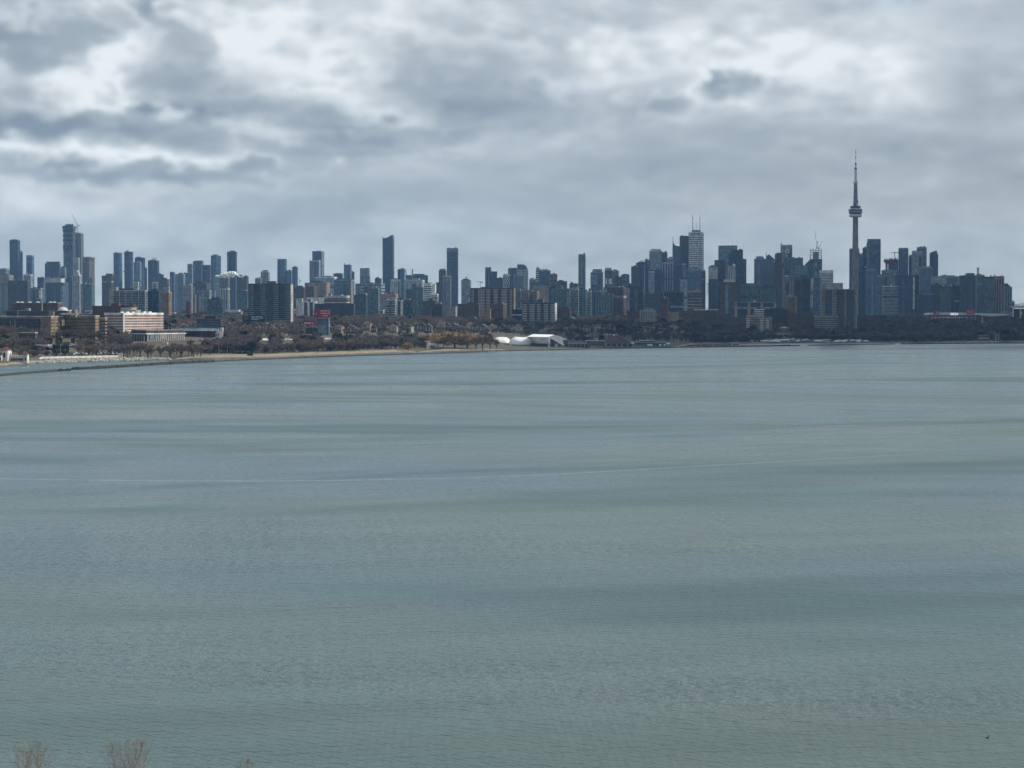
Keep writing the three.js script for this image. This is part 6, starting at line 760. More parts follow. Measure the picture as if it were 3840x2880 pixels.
// explicit trees: [kind, px, base row, top row, width factor, label]
const gB = 'bare trees in the waterfront park';
for (const [k, px, yb, yt, w, l, g] of [
  ['willow', 1530, 1320, 1282, 1.0, 'small golden willow at the end of the beach trees'], ['willow', 1660, 1306, 1240, 1.5, 'tall golden willow behind the white waterside house', 'golden willows by the white domes'], ['willow', 1705, 1306, 1238, 1.6, 'tall golden willow behind the white waterside house', 'golden willows by the white domes'], ['willow', 1752, 1307, 1241, 1.6, 'broad golden willow in the clump before the white domes', 'golden willows by the white domes'], ['willow', 1602, 1300, 1247, 1.5, 'pale golden willow over the bank beside the white waterside house'],
  ['pine', 128, 1340, 1296, .9, 'dark round evergreen right behind the pavilion end block'], ['pine', 212, 1335, 1287, 1.0, 'large dark evergreen of the pair behind the long white wall', 'evergreens behind the white wall'], ['pine', 243, 1334, 1292, 1.0, 'large dark evergreen of the pair behind the long white wall', 'evergreens behind the white wall'], ['pine', 331, 1328, 1288, .8, 'single dark evergreen near the middle of the white wall'], ['pine', 187, 1296, 1266, .9, 'dark evergreen at the foot of the sunlit hospital corner'], ['spruce', 300, 1292, 1253, .5, 'narrow dark spruce before the shaded hospital wing'], ['pine', 273, 1292, 1268, .9, 'dark evergreen bush by the shaded hospital wing'], ['pine', 1160, 1258, 1226, 1.3, 'dark evergreen clump under the low red billboard', 'evergreens under the low red billboard'], ['pine', 1180, 1258, 1228, 1.2, 'dark evergreen clump under the low red billboard', 'evergreens under the low red billboard'],
  ['spruce', 1448, 1225, 1190, .8, 'pointed dark spruce among the shaded houses'], ['poplar', 1141, 1283, 1262, 1, 'pale upright poplar standing alone on the bank'], ['poplar', 1205, 1284, 1263, 1, 'pale upright poplar beside the bold white letters', 'poplars at the bold white letters'], ['poplar', 1241, 1288, 1268, 1, 'pale upright poplar beside the bold white letters', 'poplars at the bold white letters'],
  ['rust', 525, 1340, 1282, 1.2, 'big spreading red-brown tree on the rocky point'], ['rust', 462, 1340, 1290, 1.1, 'red-brown tree next to the white pillars'], ['rust', 600, 1345, 1290, 1.2, 'red-brown tree in the thick clump on the rocky point', 'red-brown trees on the rocky point'], ['rust', 640, 1345, 1288, 1.2, 'red-brown tree in the thick clump on the rocky point', 'red-brown trees on the rocky point'], ['rust', 680, 1343, 1284, 1.2, 'red-brown tree in the thick clump on the rocky point', 'red-brown trees on the rocky point'], ['rust', 725, 1340, 1283, 1.2, 'red-brown tree in the thick clump on the rocky point', 'red-brown trees on the rocky point'], ['rust', 752, 1338, 1288, 1.1, 'red-brown tree in the thick clump on the rocky point', 'red-brown trees on the rocky point'], ['rust', 565, 1342, 1300, 1.2, 'red-brown tree in the thick clump on the rocky point', 'red-brown trees on the rocky point'],
  ['dim', 880, 1290, 1250, 1.5, 'wide dark tree alone by the lakeshore road'], ['rust', 1810, 1312, 1250, 1.2, 'bare brown tree in front of the half-hidden dome', 'bare trees before the half-hidden dome'], ['rust', 1838, 1310, 1258, 1.2, 'bare brown tree in front of the half-hidden dome', 'bare trees before the half-hidden dome'], ['rust', 1785, 1312, 1256, 1.1, 'bare brown tree in front of the half-hidden dome', 'bare trees before the half-hidden dome'], ['bare', 1862, 1309, 1268, 1, 'bare brown tree in front of the half-hidden dome', 'bare trees before the half-hidden dome'],
  ['pine', 3772, 1282, 1230, 1.15, 'big black-green evergreen right of the red brick house'], ['pine', 3800, 1278, 1240, 1.1, 'smaller evergreen at the edge of the dark grove'], ['spruce', 3617, 1216, 1176, .8, 'tan-brown conical tree beside the plain red billboard'], ['pine', 3735, 1213, 1197, .7, 'dark upright shrub before the folded-roof pavilion'],
]) { const P = groundAt(px, yb), h = (yb - yt) * mpp(-P.z); tree(k, P, h, l, g ?? l, w); }
// the park's rows of bare trees
const clear = [[0, 118, 1296, 1360, 2300], [146, 460, 1336, 1346, 2330], [188, 402, 1180, 1262, 2600], [452, 614, 1178, 1232, 2900], [495, 692, 1244, 1281, 2900], [690, 842, 1228, 1262, 2800], [905, 998, 1180, 1212, 2950], [1134, 1242, 1156, 1220, 2950], [1060, 1096, 1268, 1280, 2900], [1212, 1240, 1262, 1276, 2900], [1470, 1540, 1258, 1272, 2950], [1590, 1660, 1276, 1310, 2960], [1865, 2380, 1252, 1302, 3300], [2395, 2520, 1272, 1300, 3300], [2860, 3260, 1266, 1284, 3700], [3722, 3756, 1248, 1280, 3800], [3668, 3716, 1256, 1282, 3800], [3478, 3690, 1160, 1190, 4500], [3674, 3694, 1178, 1212, 4400], [3690, 3840, 1170, 1188, 4600], [2798, 2898, 1188, 1226, 3830], [2916, 2970, 1222, 1250, 3900], [984, 1010, 1268, 1278, 2900], [1672, 1698, 1256, 1270, 2950], [420, 642, 1088, 1140, 4000], [930, 1098, 1060, 1195, 3350], [345, 534, 1146, 1172, 3050], [3080, 3216, 1080, 1215, 3950], [0, 190, 1160, 1252, 2500]];
const blocked = (x, z, h) => { const y = elev(x, z), [px, pt] = proj(x, y + h, z), pb = proj(x, y, z)[1], r = h * .3 * F / -z; return clear.some(([a, b, c, d, D]) => px > a - r && px < b + r && pt < d - 2 && pb > c && -z < D - 2); };
seed = 202;
function scatter(n, x0, x1, s0, s1, h0, h1, kinds, label, group) { for (let k = 0, g = 0; k < n && g < n * 12; g++) { const px = rr(x0, x1), t = (px - 1920) / F, D = shore(t) + rr(s0, s1), P = onGround(px, D), h = rr(h0, h1); if (blocked(P.x, P.z, h)) continue; const kd = pick(kinds), sz = h < h0 + (h1 - h0) * .33 ? 'small' : h < h0 + (h1 - h0) * .67 ? 'middle-sized' : 'tall', tone = { bare: 'grey', dim: 'dark', rust: 'red-brown' }[kd], l = label.replace('bare', `${sz} bare ${tone}`).replace(/(grey|dark|red-brown) (brown|grey|dark)/, '$1'); tree(kd, P, h, l, l, rr(.9, 1.25)); k++; } }
scatter(26, 270, 520, 60, 130, 11, 15, ['bare', 'rust'], 'bare brown park tree behind the long white wall', 'bare trees behind the white wall');
scatter(14, 480, 790, 30, 120, 11, 15, ['rust', 'rust', 'bare'], 'bare brown tree on the rocky point below the colonnaded hall', '');
scatter(48, 770, 1200, 95, 215, 10.5, 16, ['bare', 'bare', 'dim'], 'bare grey tree in the park behind the sandy beach', gB);
scatter(44, 1200, 1590, 85, 190, 10.5, 16, ['bare', 'bare', 'dim', 'rust'], 'bare grey tree in the park strip past the poplars', 'bare trees past the poplars');
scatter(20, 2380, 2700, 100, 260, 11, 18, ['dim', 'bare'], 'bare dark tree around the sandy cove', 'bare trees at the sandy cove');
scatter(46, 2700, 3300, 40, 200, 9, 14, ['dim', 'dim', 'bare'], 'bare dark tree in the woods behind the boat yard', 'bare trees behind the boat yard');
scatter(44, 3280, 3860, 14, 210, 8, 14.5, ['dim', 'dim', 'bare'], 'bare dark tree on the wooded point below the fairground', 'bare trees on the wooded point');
scatter(16, 20, 190, 70, 150, 8, 12, ['bare', 'rust'], 'bare tree between pavilion and hospital', 'bare trees by the pavilion');
// the wood that covers the rising ground: too many to count
{ seed = 303; const mats = [[TREES.bare[0], 1], [TREES.dim[0], 1], [TREES.rust[1], 1], [TREES.dim[2], 1], [TREES.bare[2], 1], [TREES.pine[0], .16]], lists = mats.map(() => []), m = new THREE.Matrix4(), q = new THREE.Quaternion();
  for (let k = 0; k < 17000; k++) { const px = rr(-60, 3900), t = (px - 1920) / F, s = px > 2600 ? rr(20, 60) + 1500 * Math.pow(R(), 1.6) : (R() < .16 && px > 760 && px < 1560 ? rr(95, 200) : 165 + 2300 * Math.pow(R(), 1.5)), D = shore(t) + s, P = onGround(px, D), h = rr(10, 17); if (D > 5600 || blocked(P.x, P.z, h)) continue; const road = proj(P.x, P.y, P.z)[1]; if (px < 2600 && px > 1560 && road > 1252 && s < 260 && R() < .6) continue; let i = px < rr(1700, 2300) ? pick([0, 0, 2, 4, 4, 1]) : pick([1, 1, 3, 3, 0]); if (R() < .022) i = 5; const tp = proj(P.x, P.y + h, P.z)[1]; if (px > 1120 && px < 2560 && tp < 1246 && road > 1232 && R() < .8) continue; const w = h / 10 * rr(.95, 1.35); lists[i].push(m.compose(new THREE.Vector3(P.x, P.y - .2, P.z), q.setFromEuler(new THREE.Euler(0, R() * 6.28, 0)), new THREE.Vector3(w, h / 10, w)).clone()); }  // darker twig copies towards the right put the cloud shade into the colour
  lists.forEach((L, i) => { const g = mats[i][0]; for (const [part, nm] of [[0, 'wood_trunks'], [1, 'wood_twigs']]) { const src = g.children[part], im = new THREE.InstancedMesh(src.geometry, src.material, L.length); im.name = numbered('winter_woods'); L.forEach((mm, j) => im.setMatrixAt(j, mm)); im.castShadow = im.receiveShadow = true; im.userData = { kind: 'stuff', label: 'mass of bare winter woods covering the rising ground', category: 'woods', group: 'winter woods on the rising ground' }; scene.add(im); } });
}
// ---------------------------------------------------------------- houses among the trees
{ seed = 404; const house = (wm, rm, w, d, h, gable) => { const o = new THREE.Group(); o.name = 'gabled_house'; new Geo().box(0, -1.5, 0, w, h + 1.5, d).build('wall', wm, o); const r = new Geo(), rh = w * .42; if (gable) r.prism([[-w / 2 - .4, h], [w / 2 + .4, h], [0, h + rh]], -d / 2 - .3, d / 2 + .3); else { const q = hip(w, d, rh * .8, h, .5); r.p = q.p; r.n = q.n; r.u = q.u; r.i = q.i; } const rf = r.build('roof', rm, o); new Geo().box(w * .3, h + rh * .3, 0, .9, rh * .9, .9).build('chimney', MAT.rust, rf); for (const x of [-.25, .25]) for (const y of [.5, .78]) piece('window', MAT.lite, o, x * w, h * y - .6, d / 2 + .02, w * .18, 1.5, .14); piece('door', MAT.dark, o, 0, 0, d / 2 + .02, 1.1, 2.2, .14); piece('porch_roof', MAT.lite, o, 0, h * .38, d / 2 + .8, w * .6, .25, 1.7); return o; };
  const kinds = [[house(MAT.rust, MAT.dark, 8, 12, 7.5, true), 'red brick gabled house in the shaded rows above the lakeshore road'], [house(MAT.brown, MAT.slate, 8.5, 12, 8, true), 'dark brown gabled house in the shaded rows above the lakeshore road'], [house(MAT.conc, MAT.dark, 7.5, 11, 7, true), 'grey gabled house in the shaded rows above the lakeshore road'], [house(MAT.tan, MAT.brown, 11, 12, 8.5, false), 'tan hip-roofed house in the shaded rows above the lakeshore road']];
  for (let k = 0; k < 74; k++) { const [h, l] = kinds[k % 4], px = k < 60 ? 1110 + (k % 60) * 24 + rr(-8, 8) : rr(1120, 2800), yb = k < 60 ? rr(1238, 1252) : rr(1205, 1228); const P = groundAt(px, yb); if (clear.some(([a, b, c, d, D]) => px > a - 8 && px < b + 8 && yb - 16 < d && yb > c && -P.z < D)) continue; copy(h, P, GRID + rr(-.3, .15), rr(.9, 1.2), l, l).userData.category = 'house'; }
  for (let k = 0; k < 26; k++) { const [h, l0] = kinds[k % 4], px = 640 + k * 17 + rr(-5, 5), P = groundAt(px, rr(1222, 1246)), l = l0.replace('in the shaded rows above the lakeshore road', 'below the big dark apartment slab'); if (px > 900 && px < 1000 || blocked(P.x, P.z, 9)) continue; copy(h, P, GRID + rr(-.4, .1), rr(.8, 1.05), l, l).userData.category = 'house'; }
  // far low roofs between the trees and the towers
  const low = ['lite', 'conc', 'brown', 'slate', 'tan', 'steel', 'plum'].map((k) => { const o = new THREE.Group(); o.name = 'low_building'; new Geo().box(0, -3, 0, 30, 15, 18).build('wall', MAT[k], o); new Geo().box(0, 12, 0, 30.6, .9, 18.6).build('roof', k === 'slate' || k === 'brown' ? MAT.roof : MAT.roofl, o); for (let i = 0; i < 3; i++) piece('window_strip', MAT.smoke, o, 0, 2 + i * 3.3, 9.02, 27, 1.5, .2); return [o, k]; }), cn = { lite: 'pale', conc: 'grey', brown: 'brown', slate: 'dark', tan: 'tan', steel: 'blue-grey', plum: 'plum' };
  for (let k = 0; k < 150; k++) { const [o, c] = low[k % low.length], px = rr(-20, 3150), D = rr(4900, 7400), P = onGround(px, D), l = `low flat-roofed ${cn[c]} building beneath the skyline towers`; copy(o, P, GRID, [rr(.6, 1.4), rr(.7, 1.9), 1], l, l).userData.category = 'building'; }
}
// ---------------------------------------------------------------- white waterside house, park shelters
{ const P0 = groundAt(1615, 1308), D = -P0.z, o = thing('boat_house', 'white waterside house with arched front, mirrored in the calm water', 'house', P0), m = mpp(D), Y = (y) => yAt(y, D) - P0.y; new Geo().box(-9 * m, -1, 0, 12 * m, Y(1284) + 1, 9).build('tower_block', M.stucco, o); new Geo().box(6 * m, -1, -2, 24 * m, Y(1287) + 1, 8).build('arcade', M.stucco, o); for (let k = 0; k < 4; k++) add('arched_window', arch(1.4, 3.4).translate((-1 + k * 5) * m, Y(1304), 2.02), MAT.black, o); new Geo().box(32 * m, -1, -3, 26 * m, Y(1290) + 1, 8).build('side_wing', MAT.conc, o); new Geo().box(38 * m, Y(1302), 1.4, 11 * m, 11 * m, 1).build('white_gable', M.stucco, o); new Geo().box(-13 * m, Y(1281), -3, 20 * m, .7, 7).build('flat_roof', MAT.white, o); new Geo().box(25 * m, Y(1306), 6, 50 * m, .5, 7).build('jetty', MAT.slate, o); }
{ const P0 = groundAt(1600, 1302), D = -P0.z + 10, o = thing('grey_shed', 'blank grey shed beside the white waterside house', 'shed', onGround(1570, D)), m = mpp(D); new Geo().box(0, -1, 0, 62 * m, 8, 10).build('wall', MAT.grey, o); new Geo().box(0, 7, 0, 64 * m, .5, 11).build('roof', MAT.roof, o); for (let k = 0; k < 4; k++) piece('window', MAT.smoke, o, (k - 2) * 8 * m, 3, 5.02, 1.4, 1.6, .15); }
{ const P0 = groundAt(910, 1327), D = -P0.z, o = thing('beach_shelter', 'low dark beach shelter with a flat overhanging roof', 'shelter', P0), m = mpp(D); new Geo().box(0, -1, 0, 38 * m, 3.4, 6).build('wall', MAT.dark, o); new Geo().box(-3 * m, 2.5, .5, 50 * m, .4, 9).build('roof', MAT.slate, o); piece('window', MAT.lite, o, -3 * m, 1, 3.05, 1, .7, .1); }
{ const P0 = groundAt(937, 1335), o = thing('shipping_container', 'dark blue container standing on the sand by the beach shelter', 'container', P0), g = new Geo().box(0, -.2, 0, 6.6, 2.9, 2.6).build('body', flat('container_blue', .02, .03, .055, .5), o); for (let k = 0; k < 14; k++) piece('rib', flat('container_blue', .02, .03, .055), o, -3 + k * .46, .1, 1.33, .16, 2.3, .08); piece('door', flat('container_rust', .05, .045, .05), o, 3.33, .1, 0, .08, 2.4, 2.3); }
for (const [px, yb, w, h, l] of [[1112, 1320, 6, 8, 'white notice box on the beach edge beside dark cars'], [1196, 1316, 6.5, 8.5, 'taller white notice box behind the beach walkers'], [620, 1292, 17, 7, 'white box truck roof on the road above the red-brown trees'], [48, 1299, 26, 5, 'white flat roof in the trees behind the pavilion'], [175, 1301, 14, 8, 'white site cabin at the hospital car park']]) { const P = groundAt(px, yb), m = mpp(-P.z), o = thing('white_cabin', l, 'cabin', P, GRID); new Geo().box(0, -.5, 0, w * m, h * m + .5, 2.6).build('body', M.stucco, o); new Geo().box(0, h * m, 0, w * m + .2, .15, 2.8).build('roof', MAT.white, o); piece('hatch', MAT.grey, o, w * m * .2, h * m * .35, 1.32, w * m * .25, h * m * .4, .08); }
{ const P = groundAt(1002, 1240), m = mpp(-P.z), o = thing('pylon_sign', 'tall white pylon sign beside the rail yard poles', 'sign', P); piece('post', MAT.grey, o, 0, -1, 0, .7, 8, .7); new Geo().box(0, 6, 0, 2.6, 5.2, .8).build('panel', MAT.white, o); piece('panel_mark', MAT.slate, o, 0, 7.6, .42, 1.2, 1.8, .06); const r = groundAt(868, 1247), q = thing('pylon_sign', 'red tapered pylon sign past the showroom tower', 'sign', r); new Geo().prism([[-1.9, -1], [1.9, -1], [1.2, 5.6], [-1.2, 5.6]], -.4, .4).build('panel', MAT.redp, q); piece('cap', MAT.white, q, 0, 5.6, 0, 1.4, .5, .7); const s = groundAt(712, 1250), u = thing('pylon_sign', 'slim red pole sign in front of the showroom canopy', 'sign', s); new Geo().box(0, -1, 0, 1.1, 12, 1.1).build('panel', wall('dull_red', .12, .035, .035), u); piece('cap', MAT.dark, u, 0, 11, 0, 1.2, .4, 1.2); }
// ---------------------------------------------------------------- poles, cars, boats
{ seed = 505; const pole = (h, arm) => { const o = new THREE.Group(); o.name = 'lamp_post'; add('pole', new THREE.CylinderGeometry(.1, .17, h, 7).translate(0, h / 2, 0), MAT.metal, o); if (arm) { new Geo().bar([0, h - .1, 0], [-2, h + .5, 0], .14, .1).build('arm', MAT.metal, o); new Geo().box(-2.3, h + .4, 0, 1, .2, .4).build('lamp_head', MAT.lite, o); } else new Geo().box(0, h, 0, 1.4, .3, .5).build('lamp_head', MAT.lite, o); return o; };
  const p1 = pole(12, true), p2 = pole(9, false); for (const [px, yb] of [[225, 1344], [268, 1334], [312, 1334], [360, 1333], [401, 1333], [437, 1331], [560, 1330], [820, 1330], [852, 1331], [184, 1334]]) copy(p1, groundAt(px, yb), rr(-.5, .5), rr(.9, 1.25), 'grey lamp post along the white wall and beach park', 'lamp posts in the waterfront park').userData.category = 'lamp post';
  for (let k = 0; k < 34; k++) copy(p2, groundAt(875 + k * 6.2 + rr(-2, 2), rr(1246, 1264)), R(), rr(.9, 1.4), 'thin grey pole in the dense row beside the rail yard', 'poles in the rail yard').userData.category = 'pole';
  for (let k = 0; k < 26; k++) copy(p1, groundAt(1070 + k * 72 + rr(-12, 12), 1252 + rr(-3, 6)), rr(-.6, .6), rr(.9, 1.2), 'grey street lamp along the lakeshore road', 'street lamps on the lakeshore road').userData.category = 'street lamp';
  const car = (m) => { const o = new THREE.Group(); o.name = 'parked_car'; const s = new Geo().prism([[-2.2, .35], [2.2, .35], [2.25, .8], [1.3, .95], [.7, 1.45], [-1.2, 1.48], [-2.05, .98], [-2.25, .85]].map(([x, y]) => [x, y]), -.88, .88); s.build('body', m, o); const w = new Geo().prism([[-1.75, .98], [1.15, .98], [.62, 1.4], [-1.15, 1.42]], -.9, .9); w.build('windows', MAT.black, o); for (const x of [-1.35, 1.4]) for (const z of [-.82, .82]) add('wheel', new THREE.CylinderGeometry(.33, .33, .2, 10).rotateX(Math.PI / 2).translate(x, .33, z), MAT.dark, o); for (const z of [-.6, .6]) piece('headlight', MAT.lite, o, 2.2, .6, z, .1, .18, .35); return o; };
  const cars = [[car(flat('car_white', .75, .75, .75, .3)), 'white'], [car(flat('car_silver', .4, .41, .42, .3)), 'silver'], [car(flat('car_black', .02, .02, .025, .25)), 'black'], [car(flat('car_red', .3, .02, .02, .3)), 'red']];
  const park = (px, yb, i, where, turn) => { const [c, n] = cars[i], P = groundAt(px, yb); P.y += .35; copy(c, P, turn, 1, `${n} car ${where}`, `${n} cars ${where}`).userData.category = 'car'; };
  for (const [px, i] of [[790, 0], [808, 0], [880, 0], [901, 0], [934, 3], [965, 2], [1000, 2], [1040, 2], [1046, 1], [1060, 0], [1075, 1], [1097, 2], [1120, 0], [1136, 2], [1157, 0], [1186, 1], [1214, 0], [1240, 1], [1330, 0], [1354, 0], [1395, 0]]) park(px, 1314 + rr(-1, 2), i, 'on the park road behind the beach', rr(-.25, .1));
  for (let k = 0; k < 34; k++) park(152 + k * 9 + rr(-2, 2), 1330 + rr(-2, 2), pick([0, 0, 1, 2, 2]), 'parked behind the long white wall', 1.5 + rr(-.2, .2));
  for (let k = 0; k < 22; k++) park(pick([rr(130, 200), rr(240, 330)]), rr(1290, 1302), pick([0, 0, 0, 1, 2]), 'in the hospital car park', rr(0, 3));
  for (let k = 0; k < 18; k++) park(rr(735, 870), rr(1270, 1284), pick([0, 0, 1, 2]), 'outside the showroom', rr(-.4, .4));
  for (let k = 0; k < 30; k++) park(1060 + k * 56 + rr(-16, 16), 1256 + rr(-4, 5), pick([0, 0, 1, 2]), 'driving on the lakeshore road', rr(-.3, .1));
  for (let k = 0; k < 14; k++) park(rr(2560, 2760), rr(1262, 1270), pick([0, 0, 1]), 'parked above the sandy cove', rr(-.4, .2));
  // wrapped boats in the winter yard
  const hull = new THREE.Group(); hull.name = 'wrapped_boat'; { const p = [], idx = [], n = 14, mm = 8; for (let i = 0; i <= n; i++) { const u = i / n, wv = 1.6 * Math.pow(Math.sin(Math.min(1, u * 1.25 + .18) * Math.PI * .55), .7) * (u > .75 ? 1 - (u - .75) * 2.6 : 1), top = 2.6 + .5 * Math.sin(u * 3.1); for (let j = 0; j <= mm; j++) { const a = j / mm * Math.PI; p.push((u - .5) * 9.5, 1 + (top - 1) * Math.sin(a), Math.cos(a) * wv); } } for (let i = 0; i < n; i++) for (let j = 0; j < mm; j++) { const a = i * (mm + 1) + j, c = a + mm + 1; idx.push(a, a + 1, c + 1, a, c + 1, c); } const g = new THREE.BufferGeometry(); g.setAttribute('position', new THREE.Float32BufferAttribute(p, 3)); g.setIndex(idx); g.computeVertexNormals(); M.wrap = flat('shrink_wrap', .55, .57, .6, .4); M.wrap.side = THREE.DoubleSide; add('wrapping', g, M.wrap, hull); const h = new Geo(); h.prism([[-4.6, 1.05], [-4.3, .25], [3.4, .2], [4.75, 1.05]], -1.2, 1.2); h.build('hull', MAT.navyw, hull); for (const x of [-2.5, 2]) piece('cradle', MAT.slate, hull, x, -.3, 0, .3, .7, 2.2); }
  const hull2 = hull.clone(); hull2.children[0] = hull2.children[0].clone(); hull2.children[0].material = flat('blue_wrap', .12, .17, .24, .5);
  const l1 = 'boat under pale shrink wrap in the winter yard', l2 = 'boat under blue-grey tarpaulin in the winter yard'; for (let k = 0; k < 46; k++) { const px = k < 8 ? 2802 + k * 10 : k < 33 ? 2880 + (k - 8) * 8.3 : 3135 + (k - 33) * 9.2, P = groundAt(px + rr(-3, 3), 1284 + rr(-8, 1)), a = k % 3 === 2; const b = copy(a ? hull2 : hull, P, rr(-.5, .5), rr(.8, 1.3), a ? l2 : l1, a ? 'tarped boats' : 'shrink-wrapped boats'); b.userData.category = 'boat'; }
  for (let k = 0; k < 7; k++) copy(hull, groundAt(2364 + k * 3.6 + (k > 3 ? 118 : 0), 1294 + rr(-3, 1)), rr(-.4, .4), rr(.7, 1), 'boat under white wrap beside the maroon roof and rowing club', 'wrapped boats by the rowing club').userData.category = 'boat';
  { const P = groundAt(3100, 1281), o = thing('harbour_office', 'small white harbour office with three dark windows among wrapped boats', 'building', P), m = mpp(-P.z); new Geo().box(0, -1, 0, 25 * m, 8 * m + 1, 5).build('wall', M.stucco, o); new Geo().box(0, 8 * m, 0, 26 * m, .4, 5.6).build('roof', MAT.white, o); for (const x of [-8, 0, 8]) piece('window', MAT.black, o, x * m, 2.6 * m, 2.52, 6.4 * m, 3 * m, .12); }
  { const A = groundAt(2880, 1287.2), B = groundAt(3075, 1286.4), o = thing('mooring_dock', 'long mauve-grey dock edge in front of the wrapped boats', 'dock', A), L = B.clone().sub(A), n = 30; for (let k = 0; k < n; k++) { const q = L.clone().multiplyScalar((k + .5) / n); piece('plank', MAT.plum, o, q.x, .5, q.z, L.length() / n - .06, .3, 3).rotation.y = Math.atan2(-L.z, L.x); } for (let k = 0; k <= 10; k++) { const q = L.clone().multiplyScalar(k / 10); piece('pile', MAT.dark, o, q.x, -2, q.z + 1.4, .4, 3, .4); } }
  { const A = groundAt(1985, 1304), B = groundAt(2330, 1303), o = thing('mooring_dock', 'dark timber dock in front of the club houses', 'dock', A), L = B.clone().sub(A), n = 44; for (let k = 0; k < n; k++) { const q = L.clone().multiplyScalar((k + .5) / n); piece('plank', MAT.dark, o, q.x, q.y * 0 + .9, q.z + 3, L.length() / n - .06, .35, 3.4).rotation.y = Math.atan2(-L.z, L.x); } for (let k = 0; k <= 16; k++) { const q = L.clone().multiplyScalar(k / 16); piece('pile', MAT.slate, o, q.x, -2, q.z + 4.8, .45, 4.4, .45); } }
}
// ---------------------------------------------------------------- walkers on the beach, birds on the water
{ const mc = new MarchingCubes(56, new THREE.MeshBasicMaterial(), false, false, 60000); const bones = [[0, 1.58, 0, .11, 0, 1.68, .01, .1], [0, 1.42, 0, .07, 0, 1.55, 0, .06], [0, 1.36, 0, .16, 0, .98, 0, .15], [-.17, 1.38, 0, .08, .17, 1.38, 0, .08], [.2, 1.38, 0, .07, .26, 1.1, -.05, .055], [.26, 1.1, -.05, .05, .24, .82, .06, .04], [-.2, 1.38, 0, .07, -.26, 1.1, .03, .055], [-.26, 1.1, .03, .05, -.24, .84, .12, .04], [.09, .95, 0, .12, .11, .5, .1, .085], [.11, .5, .1, .08, .11, .08, -.02, .055], [-.09, .95, 0, .12, -.11, .5, .02, .085], [-.11, .5, .02, .08, -.11, .08, -.2, .055], [.11, .06, 0, .055, .12, .05, .16, .045], [-.11, .06, -.2, .055, -.12, .05, -.06, .045]];
  const n = 56, S = 1; mc.isolation = 0; for (let z = 0; z < n; z++) for (let y = 0; y < n; y++) for (let x = 0; x < n; x++) { const P = [(x / n * 2 - 1) * .95, (y / n * 2 - 1) * .95 + .9, (z / n * 2 - 1) * .95]; let d = 9; for (const [ax, ay, az, ra, bx, by, bz, rb] of bones) { const vx = bx - ax, vy = by - ay, vz = bz - az, q = clamp(((P[0] - ax) * vx + (P[1] - ay) * vy + (P[2] - az) * vz) / (vx * vx + vy * vy + vz * vz), 0, 1), e = Math.hypot(P[0] - ax - vx * q, P[1] - ay - vy * q, P[2] - az - vz * q) - lerp(ra, rb, q), h = clamp(.5 + .5 * (d - e) / .05, 0, 1); d = lerp(d, e, h) - .05 * h * (1 - h); } mc.field[x + y * n + z * n * n] = -d; }
  mc.update(); const g = new THREE.BufferGeometry(), c = mc.count, p = mc.positionArray.slice(0, c * 3); for (let i = 0; i < c * 3; i += 3) { p[i] *= .95; p[i + 1] = p[i + 1] * .95 + .9; p[i + 2] *= .95; } g.setAttribute('position', new THREE.Float32BufferAttribute(p, 3)); g.computeVertexNormals();
  const body = (m) => { const o = new THREE.Group(); o.name = 'person'; add('body', g, m, o); const hr = new THREE.SphereGeometry(.115, 10, 6, 0, 6.3, 0, 1.7).translate(0, 1.66, -.01); add('hair', hr, flat('dark_hair', .02, .015, .012), o); return o; };
  const a = body(flat('dark_coat', .03, .03, .035)), b = body(flat('maroon_coat', .12, .03, .03)); for (const [o, px, yb, l] of [[a, 1173, 1330, 'person in a dark coat walking alone on the sand'], [b, 1185, 1328, 'person in a dull red coat beside another walker'], [a, 1189, 1327.5, 'person in a dark coat next to the one in red'], [a, 138, 1362, 'person in dark clothes on the sand below the pavilion fence'], [a, 26, 1364, 'person in dark clothes on the sand before the pavilion']]) { const P = groundAt(px, yb); P.y += .2; copy(o, P, R() * 6, 1, l).userData.category = 'person'; } }
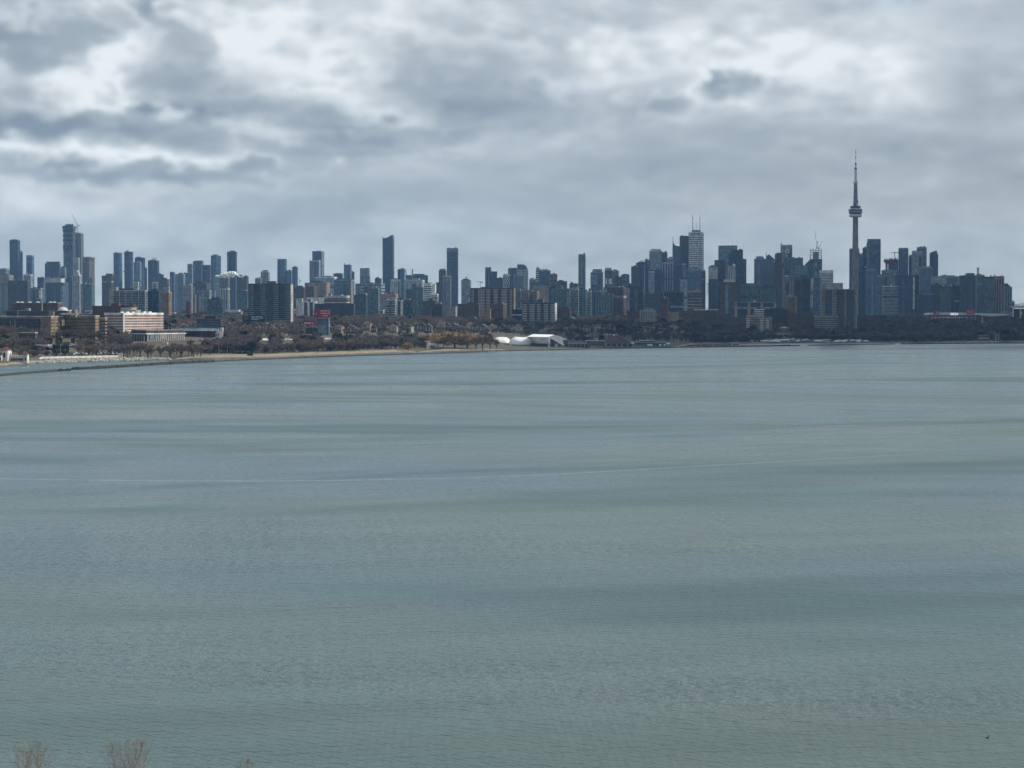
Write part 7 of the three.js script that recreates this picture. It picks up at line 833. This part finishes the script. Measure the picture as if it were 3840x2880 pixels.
{ const bird = (name, label, px, py, m, hm, s, turn) => { const P = onWater(px, py), o = thing(name, label, 'bird', P, turn), L = new THREE.SphereGeometry(.2, 18, 12), q = L.attributes.position; for (let i = 0; i < q.count; i++) { const x = q.getX(i), y = q.getY(i), z = q.getZ(i), t = x / .2, k = 1 - .35 * Math.max(0, t) ** 2; q.setXYZ(i, x * 1.5 - (t < -.6 ? (-.6 - t) * .12 : 0), y * .8 * k + .06 + (t < -.5 ? (-.5 - t) * .16 : 0), z * .85 * k); } L.computeVertexNormals(); const nk = new THREE.TubeGeometry(new THREE.CatmullRomCurve3([new THREE.Vector3(.18, .12, 0), new THREE.Vector3(.26, .24, 0), new THREE.Vector3(.27, .34, 0)]), 8, .055, 8), hd = new THREE.SphereGeometry(.085, 12, 10).translate(.29, .38, 0); const neck = mergeGeometries([nk, hd]); add('body', L, m, o); add('head', neck, hm, o); add('bill', new THREE.ConeGeometry(.03, .12, 8).rotateZ(-1.57).translate(.42, .37, 0), MAT.tan, o); for (const z of [-.13, .13]) { const wgeo = new THREE.SphereGeometry(.16, 10, 8); wgeo.scale(1.25, .55, .35); wgeo.translate(-.03, .12, z); add('wing', wgeo, m, o); } o.scale.setScalar(s); };
  const blk = flat('black_feathers', .012, .012, .014, .6), wht = flat('white_feathers', .8, .8, .78, .7), gr = flat('grey_feathers', .3, .32, .35, .7); bird('diving_duck', 'black duck floating alone on the open water', 3715, 2776, blk, blk, .75, .4); bird('gull', 'small white gull floating near the lone black duck', 3232, 2809, gr, wht, .42, 2.2); bird('gull', 'tiny white gull far out on the open water', 1138, 1692, wht, wht, .5, 1); bird('gull', 'tiny white gull off the dark rubble breakwater', 795, 1785, wht, wht, .4, 2); bird('gull', 'white gull resting between pavilion beach and breakwater', 88, 1379.5, wht, wht, 1.6, .5); }
// ---------------------------------------------------------------- crowns of three bare trees on the near bank, reaching into the picture
{ const near = (px, ytop, D, halfw, s, label, pale) => { seed = s; const top = at(px, ytop, D), P = new THREE.Vector3(top.x, 2.4, -D), H = top.y - 2.4, o = thing('bare_tree', label, 'tree', P), pts = []; const tg = [], cg = [];
    const tube = (arr, A, B, C, r0, r1, seg) => { const g = new THREE.TubeGeometry(new THREE.QuadraticBezierCurve3(A, B, C), seg, 1, 5), p = g.attributes.position, cv = new THREE.QuadraticBezierCurve3(A, B, C); for (let i = 0; i <= seg; i++) { const q = cv.getPointAt(i / seg), r = lerp(r0, r1, i / seg); for (let j = 0; j <= 5; j++) { const k = i * 6 + j; p.setXYZ(k, q.x + (p.getX(k) - q.x) * r, q.y + (p.getY(k) - q.y) * r, q.z + (p.getZ(k) - q.z) * r); } } g.deleteAttribute('uv'); arr.push(g); };
    const V = (x, y, z) => new THREE.Vector3(x, y, z); tube(tg, V(0, -.5, 0), V(rr(-.2, .2), H * .3, 0), V(rr(-.1, .1), H * .62, 0), .2, .1, 8);
    const grow = (A, d, L, r, lev) => { const B = A.clone().addScaledVector(d, L * .5).add(V(rr(-.1, .1) * L, rr(0, .1) * L, rr(-.1, .1) * L)), C = A.clone().addScaledVector(d, L).add(V(0, L * .12, 0)); const lim = H - .5 * (C.x * C.x + C.z * C.z) / (halfw * halfw) - R() * .5; if (C.y > lim) { const q = clamp((lim - A.y) / (C.y - A.y), .15, 1); C.lerpVectors(A, C.clone(), q); B.lerpVectors(A, B.clone(), q); } tube(lev < 1 ? tg : cg, A, B, C, r, r * .42, lev > 1 ? 3 : 5); if (lev >= 3) return; const n = lev === 0 ? 10 : lev === 1 ? 7 : 3; for (let k = 0; k < n; k++) { const f = rr(.25, 1), q = new THREE.QuadraticBezierCurve3(A, B, C).getPointAt(f), e = d.clone().add(V(rr(-.75, .75), rr(-.05, .5), rr(-.75, .75))).normalize(); grow(q, e, L * rr(.28, .5) * (1.1 - f * .35), r * .4, lev + 1); } };
    const nl = pale ? 6 : halfw < 1.5 ? 4 : 9; for (let k = 0; k < nl; k++) { const a = k / nl * 6.28 + rr(-.3, .3), y = H * rr(.42, .64), w = halfw * rr(.5, 1); grow(V(0, y, 0), V(Math.cos(a) * w, H - y, Math.sin(a) * w).normalize(), (H - y) * rr(.85, 1.05), .034, 0); }
    add('trunk', mergeGeometries(tg), pale ? M.palebark : flat('near_bark', .26, .235, .21, .95), o); add('crown', mergeGeometries(cg), flat('near_twigs', .2, .172, .148, .95), o); };
  near(116, 2772, 195, 2.4, 71, 'bare tree with a pale forked stem on the near bank', true); near(482, 2766, 198, 2.6, 72, 'dense bare tree crown in the middle of the near bank trio', false); near(926, 2828, 200, 1.0, 73, 'slender bare treetop, smallest of the near bank trio', false);
}
renderer.render(scene, camera);
